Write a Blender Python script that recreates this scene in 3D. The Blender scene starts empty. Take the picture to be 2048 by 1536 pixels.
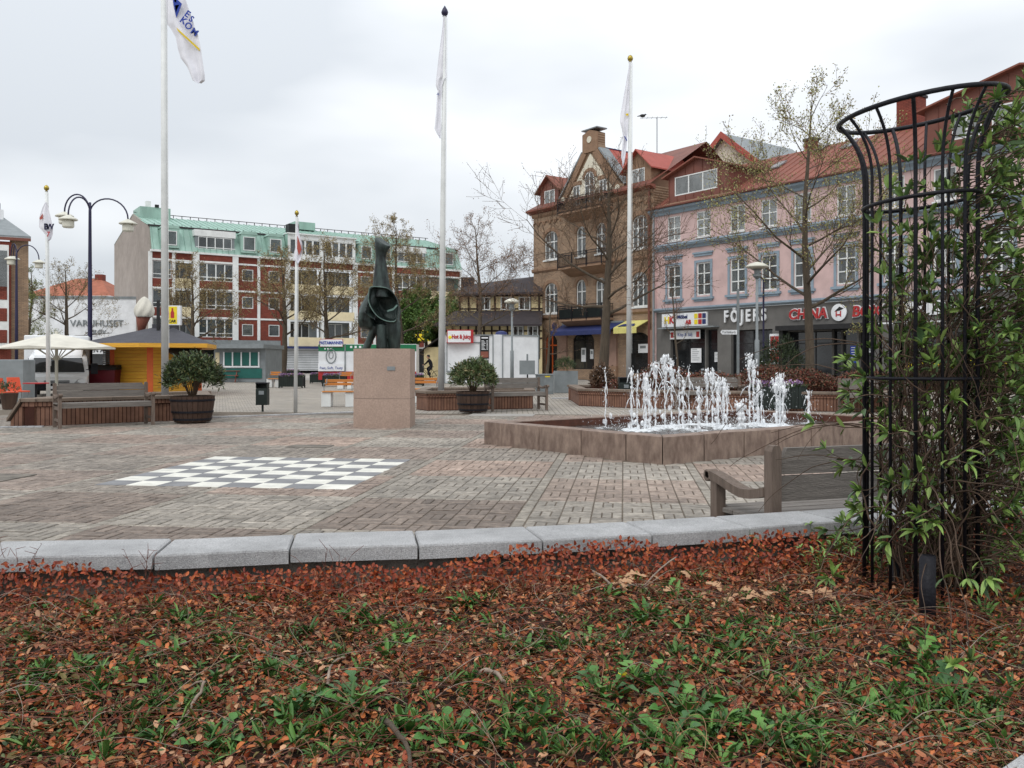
import bpy, bmesh, math, random
import numpy as np
from mathutils import Vector, Matrix
R = math.radians
sc = bpy.context.scene
C = sc.collection

# ------------------------------------------------------------------ camera
F, H, HY, CX = 1750.0, 1.35, 722.0, 1024.0     # focal length (px of 2048), eye height, horizon row, centre column
cam_d = bpy.data.cameras.new('camera'); cam = bpy.data.objects.new('camera', cam_d); C.objects.link(cam)
cam.location = (0, 0, H); cam.rotation_euler = (R(90), 0, 0)
cam_d.sensor_width = 36; cam_d.lens = 36 * F / 2048; cam_d.shift_y = -(768 - HY) / 2048
cam_d.clip_end = 2000; cam_d.clip_start = 0.05
sc.camera = cam

# ------------------------------------------------------------------ sky and sun (overcast)
w = bpy.data.worlds.new("World"); sc.world = w; w.use_nodes = True
wt = w.node_tree; wt.nodes.clear()
def wn(t, **k):
    n = wt.nodes.new(t)
    for a, b in k.items(): setattr(n, a, b)
    return n
SUN_EL, SUN_AZ = R(48), R(200)
out = wn('ShaderNodeOutputWorld'); bg1 = wn('ShaderNodeBackground'); bg2 = wn('ShaderNodeBackground'); mx = wn('ShaderNodeMixShader')
sky = wn('ShaderNodeTexSky', sky_type='NISHITA', sun_disc=False, sun_elevation=SUN_EL, sun_rotation=SUN_AZ)
bg1.inputs[1].default_value = 0.12
wt.links.new(sky.outputs[0], bg1.inputs[0])
tc = wn('ShaderNodeTexCoord'); sep = wn('ShaderNodeSeparateXYZ'); wt.links.new(tc.outputs['Generated'], sep.inputs[0])
mp = wn('ShaderNodeMapping'); mp.inputs['Scale'].default_value = (1.1, 1.1, 3.2); mp.inputs['Location'].default_value = (3.35, .2, .1)
wt.links.new(tc.outputs['Generated'], mp.inputs[0])
nz = wn('ShaderNodeTexNoise'); nz.inputs['Scale'].default_value = 1.5; nz.inputs['Detail'].default_value = 4.5; nz.inputs['Roughness'].default_value = .45
wt.links.new(mp.outputs[0], nz.inputs['Vector'])
rp = wn('ShaderNodeValToRGB')
rp.color_ramp.elements[0].position = .38; rp.color_ramp.elements[0].color = (.61, .645, .685, 1)
rp.color_ramp.elements[1].position = .60; rp.color_ramp.elements[1].color = (.90, .92, .94, 1)
wt.links.new(nz.outputs[0], rp.inputs[0])
mr = wn('ShaderNodeMapRange'); mr.inputs[1].default_value = 0; mr.inputs[2].default_value = 1; mr.inputs[3].default_value = .95; mr.inputs[4].default_value = 1.85
wt.links.new(sep.outputs['Z'], mr.inputs[0])
wt.links.new(rp.outputs[0], bg2.inputs[0]); wt.links.new(mr.outputs[0], bg2.inputs[1])
mx.inputs[0].default_value = .93
wt.links.new(bg1.outputs[0], mx.inputs[1]); wt.links.new(bg2.outputs[0], mx.inputs[2]); wt.links.new(mx.outputs[0], out.inputs[0])
sd = bpy.data.lights.new('sun', 'SUN'); so = bpy.data.objects.new('sun', sd); C.objects.link(so)
sd.energy = 0.9; sd.angle = R(25); sd.color = (1, .97, .93)
so.rotation_euler = (R(90) - SUN_EL, 0, R(180) - SUN_AZ)
sc.view_settings.view_transform = 'Standard'; sc.view_settings.look = 'None'
sc.view_settings.exposure = 0.12; sc.view_settings.gamma = 1; sc.view_settings.use_curve_mapping = False
sc.render.engine = 'CYCLES'

# ------------------------------------------------------------------ helpers
def c(r, g, b):
    f = lambda x: ((x / 255 + .055) / 1.055) ** 2.4 if x > 10 else x / 255 / 12.92
    return (f(r), f(g), f(b))
def G(px, py, z=0):                       # ground point under a picture point
    d = (H - z) * F / (py - HY); return ((px - CX) / F * d, d)
def AX(px, d): return (px - CX) / F * d
def ZZ(py, d): return H - (py - HY) / F * d

MATS = {}
def M(name, col, rough=.7, var=.12, scale=4, bump=.15, bscale=60, metal=0, spec=.4, vc=False, col2=None, st=(1, 1, 1), kind=None, arg=None, blotch=.14, bls=1.3):
    m = bpy.data.materials.new(name); m.use_nodes = True; t = m.node_tree
    b = t.nodes['Principled BSDF']
    b.inputs['Roughness'].default_value = rough; b.inputs['Metallic'].default_value = metal
    b.inputs['Specular IOR Level'].default_value = spec
    tc = t.nodes.new('ShaderNodeTexCoord'); mp = t.nodes.new('ShaderNodeMapping'); mp.inputs['Scale'].default_value = st
    oi = t.nodes.new('ShaderNodeObjectInfo')
    ml = t.nodes.new('ShaderNodeMath'); ml.operation = 'MULTIPLY'; ml.inputs[1].default_value = 37.0
    t.links.new(oi.outputs['Random'], ml.inputs[0]); t.links.new(ml.outputs[0], mp.inputs['Location'])
    t.links.new(tc.outputs['Object'], mp.inputs[0])
    n = t.nodes.new('ShaderNodeTexNoise'); n.inputs['Scale'].default_value = scale; n.inputs['Detail'].default_value = 6; n.inputs['Roughness'].default_value = .6
    t.links.new(mp.outputs[0], n.inputs['Vector'])
    r = t.nodes.new('ShaderNodeValToRGB')
    c1 = tuple(x * (1 - var) for x in col); c2 = col2 if col2 else tuple(min(1, x * (1 + var)) for x in col)
    r.color_ramp.elements[0].position = .34; r.color_ramp.elements[1].position = .66
    r.color_ramp.elements[0].color = (*c1, 1); r.color_ramp.elements[1].color = (*c2, 1)
    t.links.new(n.outputs[0], r.inputs[0])
    last = r.outputs[0]
    if vc:
        a = t.nodes.new('ShaderNodeAttribute'); a.attribute_name = 'Col'
        mm = t.nodes.new('ShaderNodeMix'); mm.data_type = 'RGBA'; mm.blend_type = 'MULTIPLY'; mm.inputs[0].default_value = 1
        t.links.new(last, mm.inputs[6]); t.links.new(a.outputs[0], mm.inputs[7]); last = mm.outputs[2]
    if blotch:
        nb_ = t.nodes.new('ShaderNodeTexNoise'); nb_.inputs['Scale'].default_value = bls; nb_.inputs['Detail'].default_value = 7; nb_.inputs['Roughness'].default_value = .68
        t.links.new(mp.outputs[0], nb_.inputs['Vector']); rb_ = t.nodes.new('ShaderNodeMapRange'); rb_.inputs[1].default_value = .32; rb_.inputs[2].default_value = .62; rb_.inputs[3].default_value = 1-blotch; rb_.inputs[4].default_value = 1.04
        t.links.new(nb_.outputs[0], rb_.inputs[0]); mb_ = t.nodes.new('ShaderNodeMix'); mb_.data_type = 'RGBA'; mb_.blend_type = 'MULTIPLY'; mb_.inputs[0].default_value = 1
        cbm = t.nodes.new('ShaderNodeCombineColor'); [t.links.new(rb_.outputs[0], cbm.inputs[i_]) for i_ in range(3)]
        t.links.new(last, mb_.inputs[6]); t.links.new(cbm.outputs[0], mb_.inputs[7]); last = mb_.outputs[2]
    if kind == 'brick':                   # arg: (brick w, h, mortar colour, vector axis order)
        bw, bh, mc, ax = arg
        br = t.nodes.new('ShaderNodeTexBrick'); sp = t.nodes.new('ShaderNodeSeparateXYZ'); cb = t.nodes.new('ShaderNodeCombineXYZ')
        t.links.new(tc.outputs['Object'], sp.inputs[0])
        t.links.new(sp.outputs[ax[0]], cb.inputs[0]); t.links.new(sp.outputs[ax[1]], cb.inputs[1])
        t.links.new(cb.outputs[0], br.inputs[0])
        br.inputs['Scale'].default_value = 1; br.inputs['Brick Width'].default_value = bw; br.inputs['Row Height'].default_value = bh
        br.inputs['Mortar Size'].default_value = min(bw, bh) * .1
        br.inputs['Mortar'].default_value = (*mc, 1)
        br.inputs['Color1'].default_value = (.82, .82, .82, 1); br.inputs['Color2'].default_value = (1.1, 1.07, 1.0, 1)
        mm = t.nodes.new('ShaderNodeMix'); mm.data_type = 'RGBA'; mm.blend_type = 'MULTIPLY'; mm.inputs[0].default_value = 1
        t.links.new(last, mm.inputs[6]); t.links.new(br.outputs['Color'], mm.inputs[7]); last = mm.outputs[2]
    t.links.new(last, b.inputs['Base Color'])
    if bump:
        n2 = t.nodes.new('ShaderNodeTexNoise'); n2.inputs['Scale'].default_value = bscale; n2.inputs['Detail'].default_value = 4
        t.links.new(mp.outputs[0], n2.inputs['Vector'])
        bp = t.nodes.new('ShaderNodeBump'); bp.inputs['Strength'].default_value = bump; bp.inputs['Distance'].default_value = .02
        t.links.new(n2.outputs[0], bp.inputs['Height']); t.links.new(bp.outputs[0], b.inputs['Normal'])
    MATS[name] = m
    return m

class MB:
    def __init__(s): s.v = []; s.f = []; s.c = []; s.col = (1, 1, 1); s.T = Matrix()
    def frame(s, x=0, y=0, z=0, rz=0, rx=0, ry=0):
        s.T = Matrix.Translation((x, y, z)) @ Matrix.Rotation(rz, 4, 'Z') @ Matrix.Rotation(ry, 4, 'Y') @ Matrix.Rotation(rx, 4, 'X'); return s
    def add(s, vs, fs):
        o = len(s.v); T = s.T
        s.v += [tuple(T @ Vector(p)) for p in vs]
        for f in fs: s.f.append([i + o for i in f]); s.c.append(s.col)
        return s
    def box(s, x0, x1, y0, y1, z0, z1):
        return s.add([(x0,y0,z0),(x1,y0,z0),(x1,y1,z0),(x0,y1,z0),(x0,y0,z1),(x1,y0,z1),(x1,y1,z1),(x0,y1,z1)],
              [(0,3,2,1),(4,5,6,7),(0,1,5,4),(1,2,6,5),(2,3,7,6),(3,0,4,7)])
    def bbox(s, x0, x1, y0, y1, z0, z1, b=.01):   # box with chamfered top edges and corners
        vs = []; 
        for z, k in ((z0, b*.5), (z1 - b, 0), (z1, b)):
            vs += [(x0+k,y0+k,z),(x1-k,y0+k,z),(x1-k,y1-k,z),(x0+k,y1-k,z)]
        vs[0:4] = [(x0,y0,z0),(x1,y0,z0),(x1,y1,z0),(x0,y1,z0)]
        fs = [(0,3,2,1),(8,9,10,11)]
        for k in (0, 4):
            for i in range(4): j = (i+1) % 4; fs.append((k+i, k+j, k+4+j, k+4+i))
        return s.add(vs, fs)
    def ext(s, poly, vec):                  # polygon (3d points) extruded by vec
        n = len(poly); v = Vector(vec)
        vs = [tuple(p) for p in poly] + [tuple(Vector(p) + v) for p in poly]
        fs = [tuple(range(n))[::-1], tuple(range(n, 2*n))] + [(i, (i+1) % n, n+(i+1) % n, n+i) for i in range(n)]
        return s.add(vs, fs)
    def xz(s, poly, y0, y1): return s.ext([(p[0], y0, p[1]) for p in poly], (0, y1 - y0, 0))
    def xy(s, poly, z0, z1): return s.ext([(p[0], p[1], z0) for p in poly], (0, 0, z1 - z0))
    def yz(s, poly, x0, x1): return s.ext([(x0, p[0], p[1]) for p in poly], (x1 - x0, 0, 0))
    def quad(s, *p): return s.add(list(p), [tuple(range(len(p)))])
    def tube(s, pts, r, n=6, cap=True, closed=False):
        pts = [Vector(p) for p in pts]; m = len(pts); vs = []; fs = []
        rr = r if hasattr(r, '__len__') else [r] * m
        pu = None
        for i, p in enumerate(pts):
            a = pts[i-1] if (i > 0 or closed) else p; b = pts[(i+1) % m] if (i < m-1 or closed) else p
            t = (b - a).normalized()
            if pu is None:
                u = t.orthogonal().normalized()
            else:
                u = (pu - t * pu.dot(t)); u = u.normalized() if u.length > 1e-6 else t.orthogonal().normalized()
            pu = u; w_ = t.cross(u)
            for k in range(n):
                an = 2*math.pi*k/n; vs.append(tuple(p + (u*math.cos(an) + w_*math.sin(an)) * rr[i]))
        for i in range(m if closed else m-1):
            i2 = (i+1) % m
            for k in range(n): k2 = (k+1) % n; fs.append((i*n+k, i*n+k2, i2*n+k2, i2*n+k))
        if cap and not closed: fs += [tuple(range(n))[::-1], tuple(range((m-1)*n, m*n))]
        return s.add(vs, fs)
    def lathe(s, prof, n=16, x=0, y=0, z=0, jitter=0):
        vs = []; fs = []; m = len(prof)
        for r, zz in prof:
            for k in range(n):
                a = 2*math.pi*k/n; vs.append((x + r*math.cos(a), y + r*math.sin(a), z + zz))
        for i in range(m-1):
            for k in range(n): k2 = (k+1) % n; fs.append((i*n+k, i*n+k2, (i+1)*n+k2, (i+1)*n+k))
        fs += [tuple(range(n))[::-1], tuple(range((m-1)*n, m*n))]
        return s.add(vs, fs)
    def loft(s, secs):                      # list of equal-length rings
        n = len(secs[0]); vs = [p for q in secs for p in q]; fs = []
        for i in range(len(secs)-1):
            for k in range(n): k2 = (k+1) % n; fs.append((i*n+k, i*n+k2, (i+1)*n+k2, (i+1)*n+k))
        fs += [tuple(range(n))[::-1], tuple(range((len(secs)-1)*n, len(secs)*n))]
        return s.add(vs, fs)
    def ball(s, x, y, z, r, n=8, sz=1, sx=1, sy=1):
        vs = [(x, y, z + r*sz)]; fs = []; m = max(3, n // 2)
        for i in range(1, m):
            a = math.pi * i / m
            for k in range(n):
                b = 2*math.pi*k/n; vs.append((x + sx*r*math.sin(a)*math.cos(b), y + sy*r*math.sin(a)*math.sin(b), z + r*sz*math.cos(a)))
        vs.append((x, y, z - r*sz)); L = len(vs) - 1
        for k in range(n): fs.append((0, 1+k, 1+(k+1) % n)); fs.append((L, L-n+(k+1) % n, L-n+k))
        for i in range(m-2):
            for k in range(n): k2 = (k+1) % n; a = 1+i*n; fs.append((a+k, a+n+k, a+n+k2, a+k2))
        return s.add(vs, fs)
    def build(s, name, mat, parent=None, smooth=False, kind=None, label=None, cat=None, group=None, loc=None):
        me = bpy.data.meshes.new(name); me.from_pydata(s.v, [], s.f)
        if any(x != (1, 1, 1) for x in s.c):
            at = me.color_attributes.new('Col', 'FLOAT_COLOR', 'CORNER')
            cnt = np.array([len(f) for f in s.f]); cc = np.ones((len(cnt), 4)); cc[:, :3] = np.array(s.c)
            at.data.foreach_set('color', np.repeat(cc, cnt, axis=0).astype(np.float32).ravel())
        for m_ in (mat if isinstance(mat, (list, tuple)) else [mat]): me.materials.append(m_)
        if smooth: me.polygons.foreach_set('use_smooth', [True]*len(me.polygons))
        me.update()
        return link(name, me, parent, kind, label, cat, group, loc)
def link(name, me, parent=None, kind=None, label=None, cat=None, group=None, loc=None):
    o = bpy.data.objects.new(name, me); C.objects.link(o)
    if parent: o.parent = parent
    if loc: o.location = loc
    tag(o, label, cat, group, kind)
    return o
def tag(o, label=None, cat=None, group=None, kind=None):
    if label: o['label'] = label
    if cat: o['category'] = cat
    if group: o['group'] = group
    if kind: o['kind'] = kind
    return o
def thing(name, label, cat, loc=(0,0,0), rz=0, group=None, kind=None):
    o = bpy.data.objects.new(name, None); C.objects.link(o); o.empty_display_size = .3
    o.location = loc; o.rotation_euler = (0, 0, rz)
    return tag(o, label, cat, group, kind)
def copy_tree(o, parent=None, loc=None, rz=None, label=None, scale=None):
    n = o.copy(); C.objects.link(n); n.parent = parent
    if loc: n.location = loc
    if rz is not None: n.rotation_euler = (0, 0, rz)
    if label: n['label'] = label
    if scale: n.scale = scale
    for ch in [x for x in ALLCH.get(o.name, o.children)]: copy_tree(ch, n)
    return n
ALLCH = {}

def text(name, s, size, mat, parent, x, y, z, rz=0, ext=.012, bold=.0, sx=1.0, align='CENTER', shear=0, rot=None):
    cu = bpy.data.curves.new(name, 'FONT'); cu.body = s; cu.size = size; cu.extrude = ext; cu.offset = bold; cu.align_x = align; cu.align_y = 'CENTER'; cu.shear = shear
    cu.resolution_u = 3
    tmp = bpy.data.objects.new('t', cu); C.objects.link(tmp)
    me = bpy.data.meshes.new_from_object(tmp); C.objects.unlink(tmp); bpy.data.objects.remove(tmp)
    T = Matrix.Translation((x, y, z)) @ Matrix.Rotation(rz, 4, 'Z') @ Matrix.Rotation(R(90), 4, 'X') @ (Matrix.Rotation(rot, 4, 'Z') if rot else Matrix()) @ Matrix.Diagonal((sx, 1, 1, 1))
    me.transform(T); me.materials.clear(); me.materials.append(mat); me.name = name
    return link(name, me, parent)

# vectorised leaves: every leaf two quads folded along the midrib
def unit(a): return a / np.maximum(np.linalg.norm(a, axis=1, keepdims=True), 1e-9)
def leaf_mesh(name, P, D, N, L, W, Cc, mat, parent=None, fold=.25, smooth=False, **k):
    n = len(P); D = unit(D); S = unit(np.cross(D, N)); N2 = np.cross(S, D)
    L = np.broadcast_to(np.asarray(L, float), (n,))[:, None]; W = np.broadcast_to(np.asarray(W, float), (n,))[:, None]
    f = fold
    pts = [P, P + D*L*.3 + S*W*.45 + N2*W*f, P + D*L*.7 + S*W*.42 + N2*W*f, P + D*L - N2*L*.08,
           P + D*L*.7 - S*W*.42 + N2*W*f, P + D*L*.3 - S*W*.45 + N2*W*f]
    V = np.stack(pts, 1).reshape(-1, 3)
    b = (np.arange(n) * 6)[:, None]
    I = np.concatenate([b + np.array([[0, 1, 2, 3]]), b + np.array([[0, 3, 4, 5]])], 1).ravel()
    me = bpy.data.meshes.new(name); me.vertices.add(len(V)); me.vertices.foreach_set('co', V.astype(np.float32).ravel())
    me.loops.add(len(I)); me.loops.foreach_set('vertex_index', I.astype(np.int32))
    me.polygons.add(2*n); me.polygons.foreach_set('loop_start', (np.arange(2*n)*4).astype(np.int32)); me.polygons.foreach_set('loop_total', np.full(2*n, 4, np.int32))
    me.update(calc_edges=True)
    at = me.color_attributes.new('Col', 'FLOAT_COLOR', 'CORNER')
    cc = np.ones((n, 4)); cc[:, :3] = Cc; at.data.foreach_set('color', np.repeat(cc, 8, axis=0).astype(np.float32).ravel())
    me.materials.append(mat)
    if name == '_raw': return me
    return link(name, me, parent, **k)
def twig_mesh(name, P0, P1, R0, R1, mat, parent=None, n=3, **k):
    P0 = np.array(P0, float); P1 = np.array(P1, float); R0 = np.array(R0)[:, None]; R1 = np.array(R1)[:, None]
    T = unit(P1 - P0); ref = np.where(np.abs(T[:, 2:3]) > .9, np.array([[1., 0, 0]]), np.array([[0, 0, 1.]]))
    U = unit(np.cross(T, ref)); Wv = np.cross(T, U); rows = []
    for a in range(n):
        an = 2*math.pi*a/n; o = U*math.cos(an) + Wv*math.sin(an); rows.append(P0 + o*R0); 
    for a in range(n):
        an = 2*math.pi*a/n; o = U*math.cos(an) + Wv*math.sin(an); rows.append(P1 + T*R1*.6 + o*R1)
    V = np.stack(rows, 1).reshape(-1, 3); m = len(P0)
    b = (np.arange(m) * 2*n)[:, None]
    I = np.concatenate([b + np.array([[a, (a+1) % n, n + (a+1) % n, n + a]]) for a in range(n)], 1).ravel()
    me = bpy.data.meshes.new(name); me.vertices.add(len(V)); me.vertices.foreach_set('co', V.astype(np.float32).ravel())
    me.loops.add(len(I)); me.loops.foreach_set('vertex_index', I.astype(np.int32)); q = m*n
    me.polygons.add(q); me.polygons.foreach_set('loop_start', (np.arange(q)*4).astype(np.int32)); me.polygons.foreach_set('loop_total', np.full(q, 4, np.int32))
    me.polygons.foreach_set('use_smooth', np.ones(q, bool))
    me.update(calc_edges=True); me.materials.append(mat)
    return link(name, me, parent, **k)
# ------------------------------------------------------------------ materials
rng = np.random.default_rng(7); rnd = random.Random(7)
m_paver = M('paver_clay', (.365, .335, .305), .72, .3, 14, .6, 90, vc=True, blotch=.3, bls=.9)
m_paver2 = M('paver_field', (.34, .34, .34), .8, .28, 3, .5, 60, vc=True)
m_mortar = M('joint_dirt', c(104, 94, 82), .95, .3, 8, .5)
m_granite = M('grey_granite', (.38, .38, .385), .75, .16, 160, .5, 300, col2=(.54, .54, .54), blotch=.3, bls=3.5)
m_conc = M('planter_concrete', c(110, 104, 96), .9, .35, 5, .6)
m_soil = M('soil', c(62, 46, 36), .95, .35, 20, 1, 60)
m_leaf = M('leaf_litter', (.95, .95, .95), .55, .18, 60, 0, vc=True, spec=.35)
m_green = M('leaf_green', (.95, .95, .95), .5, .15, 30, 0, vc=True, spec=.35)
m_twig = M('twig_red', c(104, 62, 48), .8, .3, 20, 0)
m_twigp = M('twig_pale', c(142, 126, 112), .8, .3, 20, 0)
m_teak = M('weathered_teak', c(118, 112, 106), .8, .2, 3, .5, 20, st=(1.2, 14, 14))
m_teakd = M('weathered_teak_dark', c(112, 98, 88), .8, .22, 3, .5, 20, st=(14, 14, 1.5))
m_whitep = M('white_paint', c(214, 216, 214), .45, .05, 3, 0)
m_iron = M('black_iron', (.009, .009, .013), .5, .3, 30, .2, spec=.22)
m_parasol = M('parasol_cloth', c(206, 202, 190), .85, .04, 2, 0)
m_pink = M('pink_render', c(200, 172, 168), .85, .06, .9, .1)
m_blue = M('blue_grey_trim', c(134, 150, 162), .7, .06, 2, 0)
m_glass = M('window_glass', (.10, .115, .12), .06, .6, .5, 0, spec=.9)
m_curtain = M('curtain', c(206, 204, 196), .9, .1, 6, 0, st=(6, 1, 1))
m_glassl = M('upper_glass_sky_tone', (.26, .28, .28), .08, .4, .6, 0, spec=.9)  # reflected sky is painted into this paler glass colour
m_glassd = M('shop_glass', (.018, .02, .022), .05, .6, .8, 0, spec=.6)
m_wframe = M('window_white', c(222, 224, 222), .5, .04, 3, 0)
m_rred = M('roof_red_metal', c(164, 80, 68), .6, .1, .7, .1)
m_rrust = M('roof_rust', c(130, 78, 64), .75, .14, 1.2, .2)
m_rclad = M('dormer_cladding', c(116, 70, 58), .6, .1, 1, .1)
m_ochre = M('ochre_brick', c(156, 134, 114), .88, .12, 1.1, .1, kind='brick', arg=(.3, .085, c(190, 175, 160), (0, 2)))
m_ochrep = M('ochre_trim', c(140, 112, 90), .85, .12, 2, .1)
m_plaster = M('cream_plaster', c(214, 208, 190), .85, .06, 1.5, .1)
m_grantone = M('red_sandstone_base', c(150, 122, 108), .85, .1, 2, .1)
m_darkgrey = M('shopfront_grey', c(104, 102, 99), .8, .08, 1.5, 0)
m_black = M('near_black', (.012, .012, .013), .6, .3, 5, 0)
m_green_cu = M('verdigris_copper', c(148, 178, 166), .6, .14, .8, .1, st=(1, 1, .3))
m_redbrick = M('red_brick', c(128, 66, 54), .85, .12, 2, 0, kind='brick', arg=(.3, .085, c(150, 110, 98), (0, 2)))
m_gable = M('grey_render_gable', c(152, 142, 134), .9, .1, .5, .2)
m_cream = M('cream_panel', c(222, 208, 172), .75, .05, 1, 0)
m_yellow = M('yellow_board', c(212, 158, 52), .6, .1, 3, .1, st=(.6, .6, 8))
m_orange = M('orange_post', c(196, 92, 42), .6, .1, 3, 0)
m_felt = M('roof_felt', c(74, 74, 80), .9, .12, 3, .4)
m_whitem = M('white_metal', c(226, 228, 230), .35, .04, 1.5, 0)
m_greym = M('grey_metal', c(126, 132, 134), .5, .1, 3, .1)
m_dkgreen = M('dark_green_metal', c(26, 36, 32), .5, .2, 3, 0)
m_red = M('red_paint', c(172, 44, 46), .45, .06, 3, 0)
m_blu = M('blue_paint', c(40, 50, 96), .6, .1, 3, 0)
m_teal = M('teal_shutter', c(24, 92, 84), .5, .1, 3, 0)
m_tgreen = M('sign_green', c(20, 110, 70), .5, .05, 3, 0)
m_yel = M('yellow_sign', c(232, 208, 40), .5, .05, 3, 0)
m_owood = M('orange_wood', c(190, 122, 56), .5, .15, 4, .1, st=(1, 12, 12))
m_pinkgranite = M('pink_granite', c(166, 144, 130), .7, .14, 30, .35, 160)
m_fgranite = M('fountain_granite', c(128, 106, 94), .6, .3, 6, .4, 120, col2=c(150, 130, 116), st=(1.5, 1.5, .8))
m_fgranin = M('wet_granite', c(84, 48, 34), .35, .3, 6, .3, 80)
m_bronze = M('green_bronze', c(26, 34, 33), .42, .5, 2.2, .3, 20, metal=.35, col2=c(66, 80, 76), st=(3, 3, .8), spec=.5)
m_tbrick = M('terracotta_brick', c(130, 96, 80), .85, .2, 4, .3, kind='brick', arg=(.085, .4, c(120, 84, 68), (0, 2)))
m_cope = M('brown_coping', c(120, 106, 94), .85, .16, 6, .3)
m_barrel = M('barrel_oak', c(70, 52, 42), .8, .3, 5, .4, 30, st=(1, 1, .2))
m_bark = M('bark_grey', c(84, 74, 62), .9, .25, 6, .8, 20, st=(3, 3, .6))
m_barkt = M('twig_bark', c(92, 74, 58), .9, .2, 6, 0)
m_rtile = M('orange_tile', c(160, 98, 76), .85, .15, 2, .2)
m_dtile = M('dark_tile', c(56, 50, 52), .8, .2, 3, .3)
m_timber = M('dark_timber', c(48, 36, 30), .85, .2, 3, .2)
m_ycream = M('timber_infill', c(206, 190, 148), .85, .08, 2, 0)
m_purple = M('purple_flower', (.95, .95, .95), .6, .1, 3, 0, vc=True)
m_skin = M('skin', c(196, 150, 124), .6, .05, 3, 0)
m_cloth = M('dark_cloth', c(24, 25, 32), .9, .2, 8, 0)
m_tyre = M('tyre', (.015, .015, .015), .8, .2, 3, 0)
m_flag = M('flag_white', c(226, 226, 232), .8, .04, 3, 0)
m_fblue = M('flag_blue', c(44, 66, 150), .8, .05, 3, 0)
m_fyel = M('flag_yellow', c(226, 196, 40), .8, .05, 3, 0)
m_oakleaf = M('dry_oak_leaf', c(176, 138, 104), .7, .2, 30, 0)
m_gold = M('gilded', c(170, 150, 70), .3, .1, 3, 0, metal=.8)
m_lampw = M('lamp_shell', c(206, 204, 190), .45, .06, 4, 0)
m_purpole = M('dark_blue_pole', c(38, 36, 66), .4, .1, 3, 0)
m_setts = M('plaza_setts', c(166, 160, 152), .9, .1, .5, .3, kind='brick', arg=(.28, .14, c(120, 112, 102), (0, 1)))
m_asph = M('grey_slabs', c(160, 156, 150), .9, .1, .35, .3)

# ------------------------------------------------------------------ ground
AL = math.atan((1247.5 - CX) / F); ca, sa = math.cos(AL), math.sin(AL)
def PW(u, v): return (u*ca + v*sa, -u*sa + v*ca)      # paving axes -> world
def uv(x, y): return (x*ca - y*sa, x*sa + y*ca)
b = MB(); b.quad((-400, -60, -.03), (400, -60, -.03), (400, 600, -.03), (-400, 600, -.03))
b.build('ground', m_asph, kind='structure')
b = MB(); b.frame(rz=-AL)
b.quad((-55, 3, -.012), (30, 3, -.012), (30, 60, -.012), (-55, 60, -.012))
pav_far = b.build('paving', m_setts, kind='structure')
b = MB(); b.frame(rz=-AL); b.quad((-18, 4.4, -.008), (14, 4.4, -.008), (14, 22.2, -.008), (-18, 22.2, -.008))
bed = b.build('paved_square', m_mortar, kind='structure')
# clay pavers in basket weave, patches of 6 x 6 modules between bands of setts
Wm = .2685; U0 = -.817; PU = 6*Wm + .11; V0 = 8.434; PV = 6*Wm + .05
Lf = (-.458, 14.3); Ff = (1.954, 11.36); Bf = (4.70, 18.05); Rf = (7.1, 15.1)      # fountain corners
def in_quad(x, y, q):
    s = [(q[(i+1) % 4][0]-q[i][0])*(y-q[i][1]) - (q[(i+1) % 4][1]-q[i][1])*(x-q[i][0]) for i in range(4)]
    return all(k > 0 for k in s) or all(k < 0 for k in s)
FQ = [Lf, Ff, Rf, Bf]
def vis(x, y):
    if y < 4.6 or y > 21.8 or abs(x) > .62*y + 1.2: return False
    if y < 4.9 and x < 0: return False
    if in_quad(x, y, FQ): return False
    return True
ch_u0, ch_v0 = uv(*G(191, 966)); ch_n = 8
ca1 = uv(*G(699.5, 980)); ca2 = uv(*G(433.6, 911.3)); ca3 = uv(*G(823.6, 923.5))
chu0 = (ch_u0 + ca2[0]) / 2; chu1 = (ca1[0] + ca3[0]) / 2; chv0 = (ch_v0 + ca1[1]) / 2; chv1 = (ca2[1] + ca3[1]) / 2
CHC = ((chu0+chu1)/2, (chv0+chv1)/2); CHS = ((chu1-chu0) + (chv1-chv0)) / 4
pal = {0: [c(184, 166, 154), c(178, 158, 146), c(172, 156, 146)], 1: [c(174, 171, 163), c(168, 165, 157), c(162, 156, 148)]}
def pcol(i, j, x, y):
    k = (i + j) % 2
    base = pal[k][min(2, int(abs(math.sin(i*12.9 + j*78.2)) * 3))]
    if (i, j) in ((0, 1), (1, 0), (-2, 3), (-3, 4), (-4, 5)): base = c(184, 181, 173)
    if (i, j) in ((-1, 1), (1, 1), (-1, 3), (-3, 3)): base = c(194, 170, 156)
    if j <= -1 and k == 0: base = c(152, 138, 128)
    n = .5 + .5*math.sin(x*1.3 + 2*math.sin(y*.7)) * math.sin(y*1.1 + 1.7*math.sin(x*.6))
    lite = rnd.uniform(.82, 1.12) * (.86 + .2*n)
    if rnd.random() < .03: lite *= 1.22
    if rnd.random() < .05: lite *= .8
    g_ = sum(base)/3; return tuple(2.1 * (g_*.35 + v*.65) * lite for v in base)
bricks = []
def sclr(v, k): return tuple(q*k for q in v)
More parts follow.
